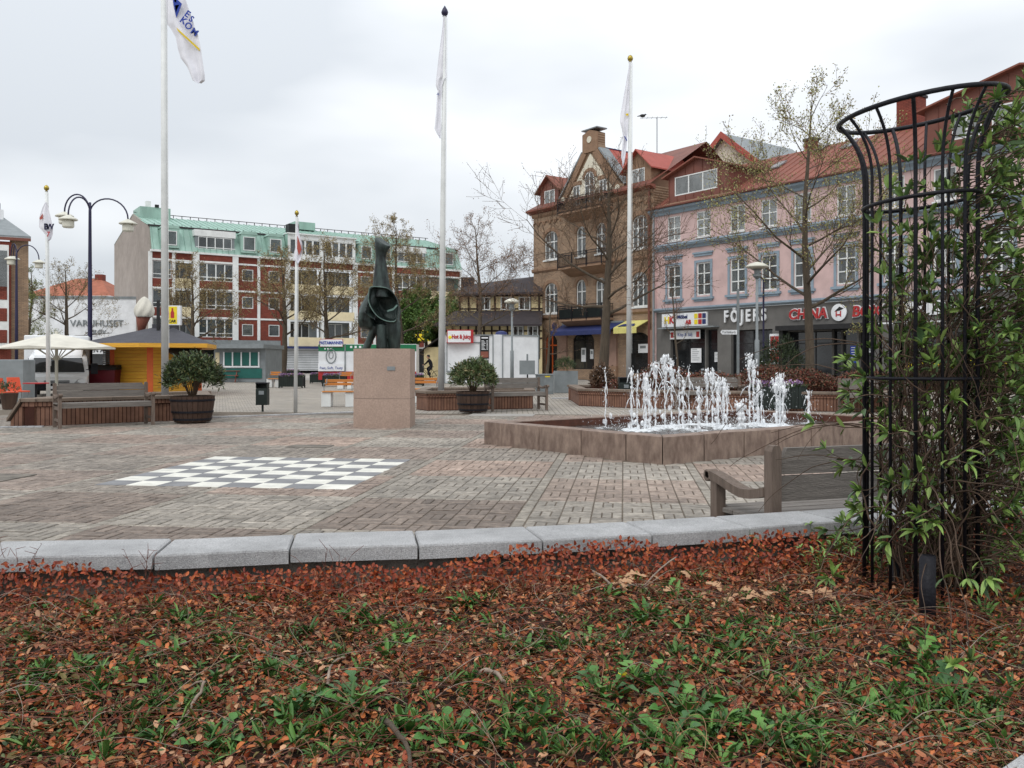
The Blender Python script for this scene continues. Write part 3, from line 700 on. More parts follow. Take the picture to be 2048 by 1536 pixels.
# ================================================================== BUILDINGS
for gm_, op in ((m_glass, .52), (m_glassl, .72)):
    t = gm_.node_tree; tr = t.nodes.new('ShaderNodeBsdfTransparent'); ms = t.nodes.new('ShaderNodeMixShader'); ms.inputs[0].default_value = op
    t.links.new(tr.outputs[0], ms.inputs[1]); t.links.new(t.nodes['Principled BSDF'].outputs[0], ms.inputs[2]); t.links.new(ms.outputs[0], t.nodes['Material Output'].inputs[0])
wr = random.Random(99)
def arch_pts(x, w_, zs, rise, n=8, pointed=False):
    out_ = []
    for i in range(n+1):
        t = i/n
        if pointed: z = zs + rise*(1-abs(1-2*t)**1.3); out_.append((x - w_/2 + w_*t, z))
        else: out_.append((x - w_/2*math.cos(math.pi*t), zs + rise*math.sin(math.pi*t)))
    return out_
def wall_open(mb, x0, x1, z0, z1, holes, rev=.16, y=0):
    # holes: (xc, w, zb, zt, arch_rise, pointed)
    xs = sorted(set([x0, x1] + [h[0]-h[1]/2 for h in holes] + [h[0]+h[1]/2 for h in holes]))
    zs = sorted(set([z0, z1] + [h[2] for h in holes] + [h[3] for h in holes]))
    xs = [v for v in xs if x0-1e-6 <= v <= x1+1e-6]; zs = [v for v in zs if z0-1e-6 <= v <= z1+1e-6]
    for i in range(len(xs)-1):
        for j in range(len(zs)-1):
            cx_, cz_ = (xs[i]+xs[i+1])/2, (zs[j]+zs[j+1])/2
            if any(abs(cx_-h[0]) < h[1]/2 and h[2] < cz_ < h[3] for h in holes): continue
            mb.quad((xs[i], y, zs[j]), (xs[i+1], y, zs[j]), (xs[i+1], y, zs[j+1]), (xs[i], y, zs[j+1]))
    for h in holes:
        a, b_ = h[0]-h[1]/2, h[0]+h[1]/2; ri = h[4] if len(h) > 4 else 0; zt = h[3] - ri
        mb.quad((a, y, h[2]), (a, y+rev, h[2]), (a, y+rev, zt), (a, y, zt)); mb.quad((b_, y, h[2]), (b_, y, zt), (b_, y+rev, zt), (b_, y+rev, h[2]))
        mb.quad((a, y, h[2]), (b_, y, h[2]), (b_, y+rev, h[2]), (a, y+rev, h[2]))
        if ri:
            ap = arch_pts(h[0], h[1], zt, ri, 8, len(h) > 5 and h[5])
            for k in range(8):
                p, q = ap[k], ap[k+1]; cor = (a, h[3]) if k < 4 else (b_, h[3])
                mb.quad((p[0], y, p[1]), (q[0], y, q[1]), (cor[0], y, cor[1]))
                mb.quad((p[0], y, p[1]), (p[0], y+rev, p[1]), (q[0], y+rev, q[1]), (q[0], y, q[1]))
            m_ = ap[4]; mb.quad((m_[0], y, m_[1]), (b_, y, h[3]), (a, y, h[3]))
        else: mb.quad((a, y, h[3]), (a, y+rev, h[3]), (b_, y+rev, h[3]), (b_, y, h[3]))
def window(par, xc, w_, zb, zt, y=.1, cols=2, rows=(.5,), ri=0, fw=.07, fm=None, gm=None, name='window', d=.06, hw=.05, pointed=False):
    mb = MB(); a, b_ = xc-w_/2, xc+w_/2; zs = zt - ri
    mb.box(a, a+fw, y, y+d, zb, zs); mb.box(b_-fw, b_, y, y+d, zb, zs); mb.box(a+fw, b_-fw, y, y+d, zb, zb+fw)
    if ri:
        ap = arch_pts(xc, w_, zs, ri, 8, pointed); ip = arch_pts(xc, w_-2*fw, zs, ri-fw, 8, pointed)
        for k in range(8): mb.xz([ap[k], ap[k+1], ip[k+1], ip[k]], y, y+d)
    else: mb.box(a+fw, b_-fw, y, y+d, zt-fw, zt)
    topz = zt - fw*.5 if ri else zt-fw
    for i in range(1, cols):
        x = a + w_*i/cols; tz = topz if not ri else zs + ri*math.sqrt(max(0, 1-((x-xc)/(w_/2))**2)) - fw*.7
        mb.box(x-hw, x+hw, y+.004, y+d-.004, zb+fw, tz)
    for r_ in rows:
        z = zb + (zt-zb)*r_; mb.box(a+fw, b_-fw, y+.002, y+d-.002, z-hw*.8, z+hw*.8)
    f = mb.build(name, fm or m_wframe, par)
    g = MB(); yy = y + d*.6
    if ri: g.xz([(a+.01, zb+.01), (b_-.01, zb+.01)] + [(p[0], p[1]) for p in arch_pts(xc, w_-.02, zs, ri-.01, 8, pointed)][::-1], yy, yy+.012)
    else: g.box(a+.01, b_-.01, yy, yy+.012, zb+.01, zt-.01)
    g.build('pane', gm or m_glass, f)
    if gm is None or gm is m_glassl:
        r_ = MB(); yb = yy + .14; r_.box(a+.02, b_-.02, yb, yb+.02, zb+.02, zs if not ri else zs + ri*.5); r_.build('room_shade_panel', m_black, f)  # black panel stands in for the shade inside the room
        if wr.random() < .8 and w_ < 2.5:
            cu_ = MB(); k1 = wr.uniform(.12, .3)*w_; k2 = wr.uniform(.12, .3)*w_; top_ = zs - .03
            cu_.box(a+.03, a+k1, yb-.06, yb-.05, zb+.05, top_); cu_.box(b_-k2, b_-.03, yb-.06, yb-.05, zb+.05, top_)
            if wr.random() < .5: cu_.box(a+k1, b_-k2, yb-.06, yb-.05, top_ - wr.uniform(.15, .5)*(zt-zb), top_)
            if wr.random() < .4: cu_.box(a+k1+.02, b_-k2-.02, yb-.08, yb-.07, zb+.03, zb + wr.uniform(.2, .4)*(zt-zb))
            cu_.build('curtains', m_curtain, f, kind='stuff')
    return f
def part(nm, mat, par, fn, **k):
    mb = MB(); fn(mb); return mb.build(nm, mat, par, **k)
def bx(nm, mat, par, *a, **k):
    mb = MB(); mb.box(*a); return mb.build(nm, mat, par, **k)

# ---------------------------------------------------------------- pink building (local: x along facade to the right/near, y into the building)
DJ = 58.0; JX, JY = AX(1307, DJ), DJ; RZ = math.atan2(-1, .733)
PB = thing('pink_building', 'long pink three storey building with blue grey trim above a grey shop floor', 'building', (JX, JY, 0), RZ)
pw_x = [1.83, 4.32, 6.97, 9.25, 11.5, 14.2, 16.9, 19.5, 22.1, 24.7, 27.3]
LP = 31
holes = [(x, 1.12, 5.45, 7.5) for x in pw_x] + [(x, 1.12, 9.13, 10.7) for x in pw_x]
mb = MB(); wall_open(mb, .3, LP, 4.55, 10.85, holes, .15); mb.quad((LP, 0, 0), (LP, 12, 0), (LP, 12, 11), (LP, 0, 11)); mb.box(0, .3, -.12, .2, 0, 10.85)
mb.build('wall', m_pink, PB)
for x in pw_x:
    window(PB, x, 1.12, 5.45, 7.5, .06, 2, (.33, .67), hw=.04, fw=.08)
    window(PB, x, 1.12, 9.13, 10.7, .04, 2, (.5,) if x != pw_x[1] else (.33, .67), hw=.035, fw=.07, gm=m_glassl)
    mb = MB(); mb.box(x-.72, x-.57, -.05, .0, 5.35, 7.66); mb.box(x+.57, x+.72, -.05, 0, 5.35, 7.66); mb.box(x-.57, x+.57, -.05, 0, 7.51, 7.66)
    mb.build('window_surround', m_blue, PB)
    mb = MB(); mb.box(x-.85, x+.85, -.16, 0, 5.2, 5.34); mb.box(x-.72, x+.72, -.07, 0, 5.08, 5.2); mb.build('sill', m_blue, PB)
    mb = MB(); mb.box(x-.8, x+.8, -.14, 0, 8.05, 8.16); mb.box(x-.72, x+.72, -.08, 0, 7.9, 8.05); mb.build('lintel', m_blue, PB)
    bx('sill', m_wframe, PB, x-.6, x+.6, -.1, 0, 9.03, 9.1)
part('cornice', m_blue, PB, lambda m: m.yz([(0, 10.85), (0, 11.25), (-.42, 11.25), (-.42, 11.12), (-.2, 11.0), (-.12, 10.85)], -.2, LP))
part('cornice', m_blue, PB, lambda m: m.yz([(0, 8.5), (0, 8.88), (-.34, 8.8), (-.34, 8.72), (-.16, 8.6), (-.1, 8.5)], .32, LP))
part('cornice_cap', m_blue, PB, lambda m: m.yz([(0, 8.99), (-.38, 8.82), (-.38, 8.80), (0, 8.885)], .32, LP))
part('cornice', m_blue, PB, lambda m: m.yz([(0, 4.55), (0, 4.8), (-.3, 4.75), (-.3, 4.66), (-.12, 4.55)], .3, LP))
mb = MB(); mb.tube([(.2, -.2, 0), (.2, -.2, 10.9)], .07); mb.tube([(LP*.5+.2, -.16, 4.9), (LP*.5+.2, -.16, 10.9)], .05); mb.build('downpipe', m_greym, PB)
# roof
zr, yr = 14.5, 5.2
mb = MB(); mb.quad((-.2, -.5, 11.26), (LP, -.5, 11.26), (LP, yr, zr), (-.2, yr, zr)); mb.quad((-.2, yr, zr), (LP, yr, zr), (LP, 2*yr+.5, 11.2), (-.2, 2*yr+.5, 11.2)); mb.quad((-.2, -.5, 11.26), (-.2, yr, zr), (-.2, 2*yr+.5, 11.2)); rf = mb.build('roof', m_rrust, PB)
mb = MB(); mb.tube([(-.2, -.52, 11.32), (LP, -.52, 11.32)], .07); mb.build('gutter', m_rclad, PB)
mb = MB()
for k in range(int(LP/.6)):
    x = .2 + k*.6; mb.add([(x-.015, -.49, 11.27), (x+.015, -.49, 11.27), (x+.015, yr, zr+.01), (x-.015, yr, zr+.01), (x, -.49, 11.31), (x, yr, zr+.05)], [(0, 4, 5, 3), (4, 1, 2, 5), (0, 1, 4)])
mb.build('roof_seams', m_rrust, rf, kind='stuff')
def dormer(par, x0, x1, zb, ze, za, wins, depth, ov=.35, clad=m_rclad, roofm=m_rrust, yf=-.1, lean=True):
    xc = (x0+x1)/2; dm_ = MB()
    pts = [(x0, zb), (x1, zb), (x1, ze), (xc, za), (x0, ze)]
    hs = [(w_[0], w_[1], w_[2], w_[3]) for w_ in wins]
    wall_open(dm_, x0, x1, zb, ze, hs, .1, yf)
    dm_.quad((x0, yf, ze), (x1, yf, ze), (xc, yf, za)); dm_.quad((x0, yf, zb), (x0, depth, zb), (x0, depth, ze), (x0, yf, ze)); dm_.quad((x1, yf, zb), (x1, yf, ze), (x1, depth, ze), (x1, depth, zb))
    D = dm_.build('dormer', clad, par)
    r_ = MB(); sl = (za-ze)/((x1-x0)/2); o_ = ov
    for sgn, xe in ((-1, x0), (1, x1)):
        p0 = (xe+sgn*o_, ze-o_*sl); p1 = (xc, za)
        r_.ext([(p0[0], yf-.35, p0[1]), (p1[0], yf-.35, p1[1]), (p1[0], yf-.35, p1[1]+.09), (p0[0], yf-.35, p0[1]+.09)], (0, depth-yf+.35, 0))
    r_.build('dormer_roof', roofm, D)
    s_ = MB(); n_ = int((x1-x0)/.62)
    for k in range(n_+1):
        x = x0 + (x1-x0)*k/n_; zt = za - abs(x-xc)*sl
        for (za_, zb_) in ([(zb, zt)] if not any(abs(x-w_[0]) < w_[1]/2+.05 for w_ in wins) else [(zb, wins[0][2]-.05), (wins[0][3]+.05, zt)]): s_.box(x-.015, x+.015, yf-.035, yf, za_, zb_)
    s_.build('cladding_seams', clad, D, kind='stuff')
    for w_ in wins:
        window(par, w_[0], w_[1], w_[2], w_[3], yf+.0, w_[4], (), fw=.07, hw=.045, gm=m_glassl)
    return D
dormer(PB, 1.5, 6.4, 11.35, 13.25, 14.05, [(3.75, 3.5, 11.95, 13.15, 3)], 5.0)
part('dormer_apron', m_ochrep, PB, lambda m: m.yz([(-.12, 11.55), (-.5, 11.33), (-.5, 11.3), (-.12, 11.5)], 1.2, 6.9))
dormer(PB, 18.6, 27.6, 11.4, 13.6, 14.6, [(20.6, 1.4, 11.9, 13.1, 2), (22.7, 1.9, 11.9, 13.1, 2), (25.2, 1.9, 11.9, 13.1, 2)], 5.2)
def chimney(par, x, y, w_, z0, z1, mat=m_redbrick):
    mb = MB(); mb.box(x-w_/2, x+w_/2, y-w_*.35, y+w_*.35, z0, z1-.15); o_ = mb.build('chimney', mat, par)
    mb = MB(); mb.box(x-w_/2-.07, x+w_/2+.07, y-w_*.35-.07, y+w_*.35+.07, z1-.15, z1); mb.build('chimney_cap', m_dtile, o_)
chimney(PB, 14.9, yr, 1.25, 13.6, 16.15); chimney(PB, 8.3, yr+.2, .7, 14, 15.2)
for k, (x, yy) in enumerate(((7.6, 2.6), (11.8, 3.6), (9.5, 4.2))):
    z = 11.26 + (zr-11.26)*(yy+.5)/(yr+.5); part('skylight', m_glass, PB, lambda m: m.ext([(x-.35, yy, z+.08), (x+.35, yy, z+.08), (x+.35, yy+.9, z+.08+.9*.568), (x-.35, yy+.9, z+.08+.9*.568)], (0, -.04, .06)))
# shop floor
sh = [(3.0, 2.9, .45, 3.35), (5.0, .9, .1, 3.3), (8.0, 3.0, .35, 3.2), (12.2, 3.4, .6, 3.0), (14.1, 1.5, .1, 3.1), (15.4, .9, .1, 3.0), (19.5, 4.5, .4, 3.0), (25, 4.5, .4, 3.0)]
mb = MB(); wall_open(mb, .3, LP, 0, 4.54, sh, .3, -.02); mb.build('shop_front', m_darkgrey, PB)
for i, s_ in enumerate(sh):
    window(PB, s_[0], s_[1], s_[2], s_[3], .2, 1 if s_[1] < 2 else 2, (.72,), fm=m_black, gm=m_glassd, name='door' if s_[1] < 1.6 else 'shop_window', hw=.03)
part('sunblind', m_greym, PB, lambda m: m.box(.9, 5.6, -.55, -.02, 3.42, 3.5))
part('shop_canopy', m_black, PB, lambda m: (m.box(10.2, 16.3, -.7, -.02, 3.05, 3.32), m.box(10.3, 10.55, -.5, -.02, 0, 3.05)))
# shop signs
HK = thing('shop_sign', 'white shop sign with HK Möbel AB in coloured letters above the left shop', 'sign')
HK.parent = None; HK.location = (JX, JY, 0); HK.rotation_euler = (0, 0, RZ)
bx('sign_board', m_whitem, HK, .95, 4.75, -.2, -.06, 3.55, 4.4)
text('letter', 'H', .62, m_yel, HK, 1.4, -.215, 3.96, bold=.02); text('letter', 'K', .62, m_red, HK, 1.82, -.215, 3.96, bold=.02); text('letter', 'Möbel', .34, m_blu, HK, 2.75, -.215, 4.15, bold=.01); text('letter', 'AB', .36, m_red, HK, 3.25, -.215, 3.8, bold=.02)
for k, (mt, x, z) in enumerate(((m_yel, 3.75, 3.65), (m_red, 4.08, 3.65), (m_blu, 4.41, 3.65), (m_yel, 3.75, 4.02), (m_red, 4.08, 4.02), (m_blu, 4.41, 4.02))): bx('sign_square', mt, HK, x, x+.27, -.225, -.2, z, z+.3)
HS = thing('shop_sign', 'small white sign strip hung inside the window under the HK sign', 'sign', (JX, JY, 0), RZ)
bx('sign_board', m_whitem, HS, 1.55, 4.1, -.08, -.03, 2.75, 3.3); text('letter', 'Köp & Sälj', .3, m_fblue, HS, 2.85, -.09, 3.02, ext=.004)
for x in (1.75, 3.92): bx('sign_square', m_red, HS, x-.12, x+.12, -.09, -.08, 2.85, 3.2)
FS = thing('shop_sign', 'raised white FÖJERS letters on the grey shop front', 'sign', (JX, JY, 0), RZ)
text('letters', 'F Ö J E R S', .98, m_whitem, FS, 7.6, -.12, 4.0, ext=.06, bold=.03, sx=.70)
CB = thing('shop_sign', 'red CHINA BOX letters with white outline and round emblem over the dark canopy', 'sign', (JX, JY, 0), RZ)
for dx, s_ in ((11.9, 'CHINA'), (15.45, 'BOX')):
    text('letter_backing', s_, .78, m_whitem, CB, dx, -.08, 3.93, ext=.03, bold=.065, shear=.12); text('letters', s_, .78, m_red, CB, dx, -.15, 3.93, ext=.03, bold=.02, shear=.12)
mb = MB().frame(13.85, -.1, 3.95, rx=R(90)); mb.lathe([(.46, -.02), (.46, .05)], 24); mb.build('emblem', m_whitem, CB)
mb = MB(); mb.box(13.68, 13.74, -.17, -.14, 3.72, 4.02); mb.box(13.94, 14.0, -.17, -.14, 3.72, 4.02); mb.box(13.74, 13.94, -.17, -.14, 3.78, 3.86); mb.build('emblem_mark', m_red, CB)
part('emblem_mark', m_black, CB, lambda m: m.xz([(13.6, 4.0), (13.9, 4.25), (14.15, 4.15), (13.95, 4.05)], -.17, -.14))
for (x, w_, z0, z1, mt, lab) in ((3.6, .85, 1.25, 2.15, m_whitem, 'white notice sheet in the left shop window of the pink building'), (5.25, .3, 1.3, 1.9, m_whitem, 'small white notice on the door right of the left shop window'), (14.6, .45, 1.25, 2.15, m_fblue, 'blue lit screen poster in the CHINA BOX doorway'), (15.5, .32, 1.8, 2.1, m_whitem, 'small white sheet on the dark door right of the blue poster')):
    t_ = thing('notice', lab, 'notice', (JX, JY, 0), RZ); bx('sheet', mt, t_, x-w_/2, x+w_/2, .12, .14, z0, z1)
    mb = MB(); n_ = 6
    for k in range(n_):
        z = z1 - (k+.8)*(z1-z0)/(n_+1); mb.box(x-w_*.38, x+w_*(.1+.28*((k*37) % 10)/10), .112, .12, z, z+.03)
    mb.build('text_lines', m_greym if mt is m_whitem else m_whitem, t_)
PS = thing('menu_board', 'tall red and white menu board standing left of the CHINA BOX window', 'sign', (JX, JY, 0), RZ)
bx('board', m_whitem, PS, 9.55, 10.25, -.35, -.2, .35, 2.9)
for k in range(3):
    for q in range(2): part('food_picture', m_red, PS, lambda m: m.box(9.62+q*.3, 9.62+q*.3+.26, -.37, -.35, .5+k*.8, .5+k*.8+.66))
WS = thing('shop_sign', 'long white sign board on the right part of the pink building seen through the climber', 'sign', (JX, JY, 0), RZ)
bx('sign_board', m_whitem, WS, 17.0, 21.5, -.14, -.04, 3.6, 4.3); bx('awning_edge', m_whitem, WS, 16.6, 24.5, -.9, -.8, 3.2, 3.28)
TS = thing('flower_display', 'yellow flower display outside the shop behind the climber', 'flowers', (JX, JY, 0), RZ)
mb = MB()
for k in range(60): mb.ball(rnd.uniform(18, 23), rnd.uniform(-1.6, -1.0), rnd.uniform(.9, 1.3), rnd.uniform(.08, .16), 5)
mb.build('blossom', m_yel, TS); bx('crate', m_timber, TS, 18, 23, -1.7, -.9, 0, .95)

# ---------------------------------------------------------------- ochre brick building with stepped gable
OB = thing('brick_building', 'ochre brick town house with steep white gable, red metal roof and iron balconies', 'building', (JX, JY, 0), RZ)
LO = -13.0; ZE = 13.0
hb = [(-10.85, 1.6, 9.1, 11.25, .5), (-7.35, 1.05, 9.0, 11.2, .5), (-5.2, 1.05, 9.0, 11.2, .5), (-1.3, 1.5, 8.95, 11.2, .5),
      (-10.85, 1.6, 5.0, 7.3, .6), (-7.35, 1.1, 5.0, 7.3, .5), (-5.2, 1.1, 5.0, 7.3, .5), (-1.3, 1.5, 5.03, 7.37, .55),
      (-10.85, 1.5, .1, 3.7, .8, True), (-7.1, 2.4, .75, 3.5, .7), (-1.45, 2.1, .5, 3.3, .5)]
mb = MB(); wall_open(mb, LO, 0, 0, ZE, hb, .22)
mb.quad((LO, 0, 0), (LO, 0, ZE), (LO, 11, ZE), (LO, 11, 0)); mb.quad((0, 0, 9), (0, 9, 9), (0, 9, ZE), (0, 0, ZE))
mb.build('wall', m_ochre, OB)
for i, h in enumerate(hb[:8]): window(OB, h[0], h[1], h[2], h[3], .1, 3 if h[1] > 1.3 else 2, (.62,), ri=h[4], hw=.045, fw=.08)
window(OB, -10.85, 1.5, .1, 3.7, .15, 2, (.68,), ri=.8, fm=m_orange, gm=m_glassd, name='door', pointed=True, hw=.06, fw=.14)
window(OB, -7.1, 2.4, .75, 3.5, .12, 2, (.75,), ri=.7, fm=m_black, gm=m_glassd, name='shop_window', hw=.03)
window(OB, -1.45, 2.1, .5, 3.3, .12, 1, (.8,), ri=.5, fm=m_black, gm=m_glassd, name='shop_window', hw=.03)
for x, w_ in ((-12.6, .7), (-9.3, .9), (-4.3, 1.7), (-.15, .3)):
    bx('pilaster', m_grantone, OB, x-w_/2, x+w_/2, -.14, 0, 0, 3.4); bx('pilaster_base', m_ochrep, OB, x-w_/2-.06, x+w_/2+.06, -.2, 0, 0, 1.0)
for z in (4.55, 8.2, 12.45): part('string_course', m_ochrep, OB, lambda m: m.yz([(0, z), (0, z+.3), (-.14, z+.3), (-.14, z+.12), (-.05, z)], LO-.1, 0))
mb = MB()
for (xa, xb) in ((LO, -9.6), (-3.6, 0)):
    n_ = int((xb-xa)/.62)
    for k in range(n_):
        xx_ = xa + (k+.5)*(xb-xa)/n_; rr = .24
        for q in range(6):
            a0, a1 = math.pi*q/6, math.pi*(q+1)/6
            mb.xz([(xx_+rr*math.cos(a0), 11.85+rr*math.sin(a0)), (xx_+rr*math.cos(a1), 11.85+rr*math.sin(a1)), (xx_+(rr+.1)*math.cos(a1), 11.85+(rr+.1)*math.sin(a1)), (xx_+(rr+.1)*math.cos(a0), 11.85+(rr+.1)*math.sin(a0))], -.09, 0)
mb.build('corbel_arches', m_ochrep, OB, kind='stuff')
for h in hb[:8]:
    mb = MB(); zs_ = h[3]-h[4]
    ap = arch_pts(h[0], h[1]+.02, zs_, h[4]+.01, 8); op = arch_pts(h[0], h[1]+.5, zs_, h[4]+.28, 8)
    for k in range(8): mb.xz([ap[k], ap[k+1], op[k+1], op[k]], -.05, 0)
    mb.build('window_arch', m_ochrep, OB); bx('sill', m_wframe, OB, h[0]-h[1]/2-.08, h[0]+h[1]/2+.08, -.1, .1, h[2]-.12, h[2]-.01)
mb = MB(); mb.tube([(-.25, -.16, 0), (-.25, -.16, ZE)], .08); mb.build('downpipe', m_rclad, OB)
for xa_, xb_ in ((LO-.4, -9.7), (-3.3, .2)): part('eaves', m_rrust, OB, lambda m: m.yz([(0, ZE-.25), (0, ZE+.05), (-.5, ZE+.05), (-.5, ZE-.05)], xa_, xb_))
# main roof
mb = MB(); mb.quad((LO-.3, -.5, ZE+.06), (.2, -.5, ZE+.06), (.2, 5, 16.6), (LO+3.5, 5, 16.6)); mb.quad((LO-.3, -.5, ZE+.06), (LO+3.5, 5, 16.6), (LO-.3, 10.5, ZE+.06)); mb.quad((LO+3.5, 5, 16.6), (.2, 5, 16.6), (.2, 10.5, ZE), (LO-.3, 10.5, ZE))
mb.build('roof', m_rclad, OB)
gx = -6.3
# gable front
mb = MB()
gp = [(-9.75, ZE), (-9.75, ZE+.6), (-9.3, ZE+.7), (-7.15, 16.5), (-7.05, 16.9), (-7.05, 17.75), (-6.3, 18.05), (-5.55, 17.75), (-5.55, 16.9), (-5.45, 16.5), (-3.3, ZE+.7), (-2.85, ZE+.6), (-2.85, ZE)]
mb.xz(gp, .05, .75); mb.xz([(x, z) for x, z in gp if 1], -.0, .05) if 0 else None
mb.build('gable', m_ochre, OB)
mb = MB()
for s_ in (-1, 1):
    e = lambda x: gx + s_*x
    mb.xz([(e(3.1), ZE+.45), (e(.85), 16.45), (e(.35), 16.3), (e(2.55), ZE+.45)] if s_ > 0 else [(e(3.1), ZE+.45), (e(2.55), ZE+.45), (e(.35), 16.3), (e(.85), 16.45)], -.12, .05)
mb.xz([(-7.08, 16.4), (-5.52, 16.4), (-5.52, 17.75), (-6.3, 18.0), (-7.08, 17.75)], -.1, .05)
mb.build('gable_border', m_ochrep, OB)
part('gable_plaster', m_plaster, OB, lambda m: m.xz([(gx-2.5, ZE+.35), (gx+2.5, ZE+.35), (gx, 16.3)], -.03, .05))
part('gable_cap', m_greym, OB, lambda m: (m.box(-7.15, -5.45, -.14, .85, 18.02, 18.1), m.xz([(gx+3.5, ZE+.55), (gx+3.6, ZE+.6), (gx+.95, 16.6), (gx+.86, 16.5)], -.05, .9), m.xz([(gx-3.5, ZE+.55), (gx-.86, 16.5), (gx-.95, 16.6), (gx-3.6, ZE+.6)], -.05, .9)))
for (x, z) in ((-6.3, 17.3), (-3.35, ZE+.35), (-9.25, ZE+.35)):
    mb = MB().frame(x, -.12, z, rx=R(90)); mb.lathe([(.24, -.02), (.24, .03)], 14); mb.build('roundel', m_plaster, OB)
window(OB, -6.3, 1.0, 12.55, 15.0, -.1, 2, (.6,), ri=.45, hw=.04, name='balcony_door')
for x in (-7.75, -4.85): window(OB, x, .75, 12.7, 14.2, -.1, 2, (), hw=.04)
for (x, w_, zt) in ((-6.3, 1.0, 14.55), (-7.75, .75, 14.2), (-4.85, .75, 14.2)):
    mb = MB()
    if x == -6.3:
        ap = arch_pts(x, w_+.04, zt, .47, 8); op = arch_pts(x, w_+.5, zt, .72, 8)
        for k in range(8): mb.xz([ap[k], ap[k+1], op[k+1], op[k]], -.14, -.031)
    else: mb.box(x-w_/2-.15, x+w_/2+.15, -.14, -.031, zt+.01, zt+.3)
    mb.build('window_arch', m_ochrep, OB)
# cross roof of the gable in red metal
mb = MB(); y2 = 11; zz_ = 16.9
mb.quad((gx, .7, zz_), (gx, y2, zz_), (gx+4.2, y2, 12.6), (gx+4.2, .7, 12.6)); mb.quad((gx, .7, zz_), (gx-4.2, .7, 12.6), (gx-4.2, y2, 12.6), (gx, y2, zz_))
mb.quad((gx, .71, zz_), (gx+4.2, .71, 12.6), (gx-4.2, .71, 12.6))
rr_ = mb.build('roof', m_rred, OB)
mb = MB()
for k in range(18):
    y = .9 + k*.6
    for s_ in (-1, 1): mb.add([(gx, y-.015, zz_), (gx+s_*4.2, y-.015, 12.6), (gx+s_*4.2, y+.015, 12.6), (gx, y+.015, zz_), (gx, y, zz_+.05), (gx+s_*4.2, y, 12.65)], [(0, 1, 5, 4), (3, 4, 5, 2)])
mb.build('roof_seams', m_rred, rr_, kind='stuff')
part('ridge', m_blu, OB, lambda m: m.tube([(gx, .7, zz_+.03), (gx, y2, zz_+.03)], .06))
dormer(OB, -12.3, -10.1, 13.0, 14.55, 15.5, [(-11.2, 1.25, 13.2, 14.45, 2)], 4.2, clad=m_rclad, roofm=m_rrust, yf=.15)
dormer(OB, -2.7, -.35, 13.0, 14.5, 15.6, [(-1.6, 1.25, 13.15, 14.4, 2)], 4.2, clad=m_ochrep, roofm=m_rred, yf=.15)
def balcony(x0, x1, z, par):
    mb = MB(); mb.box(x0, x1, -1.1, 0, z-.12, z); mb.yz([(0, z-.12), (-1.0, z-.12), (-.5, z-.4), (0, z-.6)], x0+.2, x1-.2); b_ = mb.build('balcony', m_ochrep, par)
    mb = MB()
    for zz2 in (z+.08, z+1.0, z+.82):
        mb.box(x0, x1, -1.1, -1.06, zz2, zz2+.04); mb.box(x0, x0+.04, -1.06, 0, zz2, zz2+.04); mb.box(x1-.04, x1, -1.06, 0, zz2, zz2+.04)
    n_ = int((x1-x0)/.13)
    for k in range(n_+1): x = x0+.01 + (x1-x0-.03)*k/n_; mb.box(x, x+.022, -1.09, -1.068, z, z+1.0)
    for k in range(8): y = -1.05 + k*.14; mb.box(x0+.01, x0+.03, y, y+.022, z, z+1.0); mb.box(x1-.03, x1-.01, y, y+.022, z, z+1.0)
    for k in range(4): x = x0 + (x1-x0)*k/3; mb.box(x-.035, x+.035, -1.12, -1.05, z-.1, z+1.06)
    mb.build('balcony_railing', m_iron, b_)
for z in (12.15, 8.15, 4.35): balcony(-8.7, -3.9, z, OB)
part('balcony_cloth', m_dkgreen, OB, lambda m: m.box(-8.6, -4.0, -1.05, -1.045, 4.45, 5.1))
AW = thing('awning', 'rolled out blue awning above the shop windows of the brick house', 'awning', (JX, JY, 0), RZ)
part('canvas', m_blu, AW, lambda m: m.yz([(-.02, 4.05), (-1.3, 3.5), (-1.3, 3.2), (-1.27, 3.2), (-1.27, 3.47), (-.02, 4.0)], -9.4, -2.8)); bx('roller', m_greym, AW, -9.4, -2.8, -.12, 0, 4.02, 4.14)
AW2 = thing('awning', 'yellow and blue shop awning beside the pole, right end of the brick house', 'awning', (JX, JY, 0), RZ)
part('canvas', M('faded_yellow', c(206, 198, 120), .8, .06, 3, 0), AW2, lambda m: m.yz([(-.02, 4.1), (-1.2, 3.6), (-1.2, 3.2), (-1.17, 3.2), (-1.17, 3.56), (-.02, 4.05)], -2.6, -.4)); part('canvas_print', m_blu, AW2, lambda m: m.ext([(-2.1, -.7, 3.84), (-1.0, -.7, 3.84), (-.7, -1.1, 3.68), (-2.3, -1.1, 3.68)], (0, 0, .02)))
RS = thing('round_sign', 'round blue and ochre sign hanging at the door of the brick house', 'sign', (JX, JY, 0), RZ)
mb = MB().frame(-9.6, -.6, 3.95, rx=R(90)); mb.lathe([(.42, -.05), (.42, .05)], 20); mb.build('disc', m_ochrep, RS); mb = MB().frame(-9.6, -.66, 3.95, rx=R(90)); mb.lathe([(.28, -.01), (.28, .02)], 20); mb.build('emblem', m_blu, RS); bx('bracket', m_iron, RS, -9.62, -9.58, -.55, 0, 4.35, 4.4)
for (x, z0, z1, w_, lab) in ((-7.2, 1.3, 2.3, .5, 'white poster in the left shop window of the brick house'), (-6.3, 1.5, 2.2, .35, 'narrow notice beside the white poster in the brick house window'), (-1.1, 1.9, 2.5, .9, 'pale sign inside the right shop window of the brick house')):
    t_ = thing('poster', lab, 'poster', (JX, JY, 0), RZ); bx('sheet', m_whitem, t_, x-w_/2, x+w_/2, .12, .14, z0, z1); bx('picture', m_greym, t_, x-w_*.3, x+w_*.3, .11, .12, (z0+z1)/2, z1-.12)
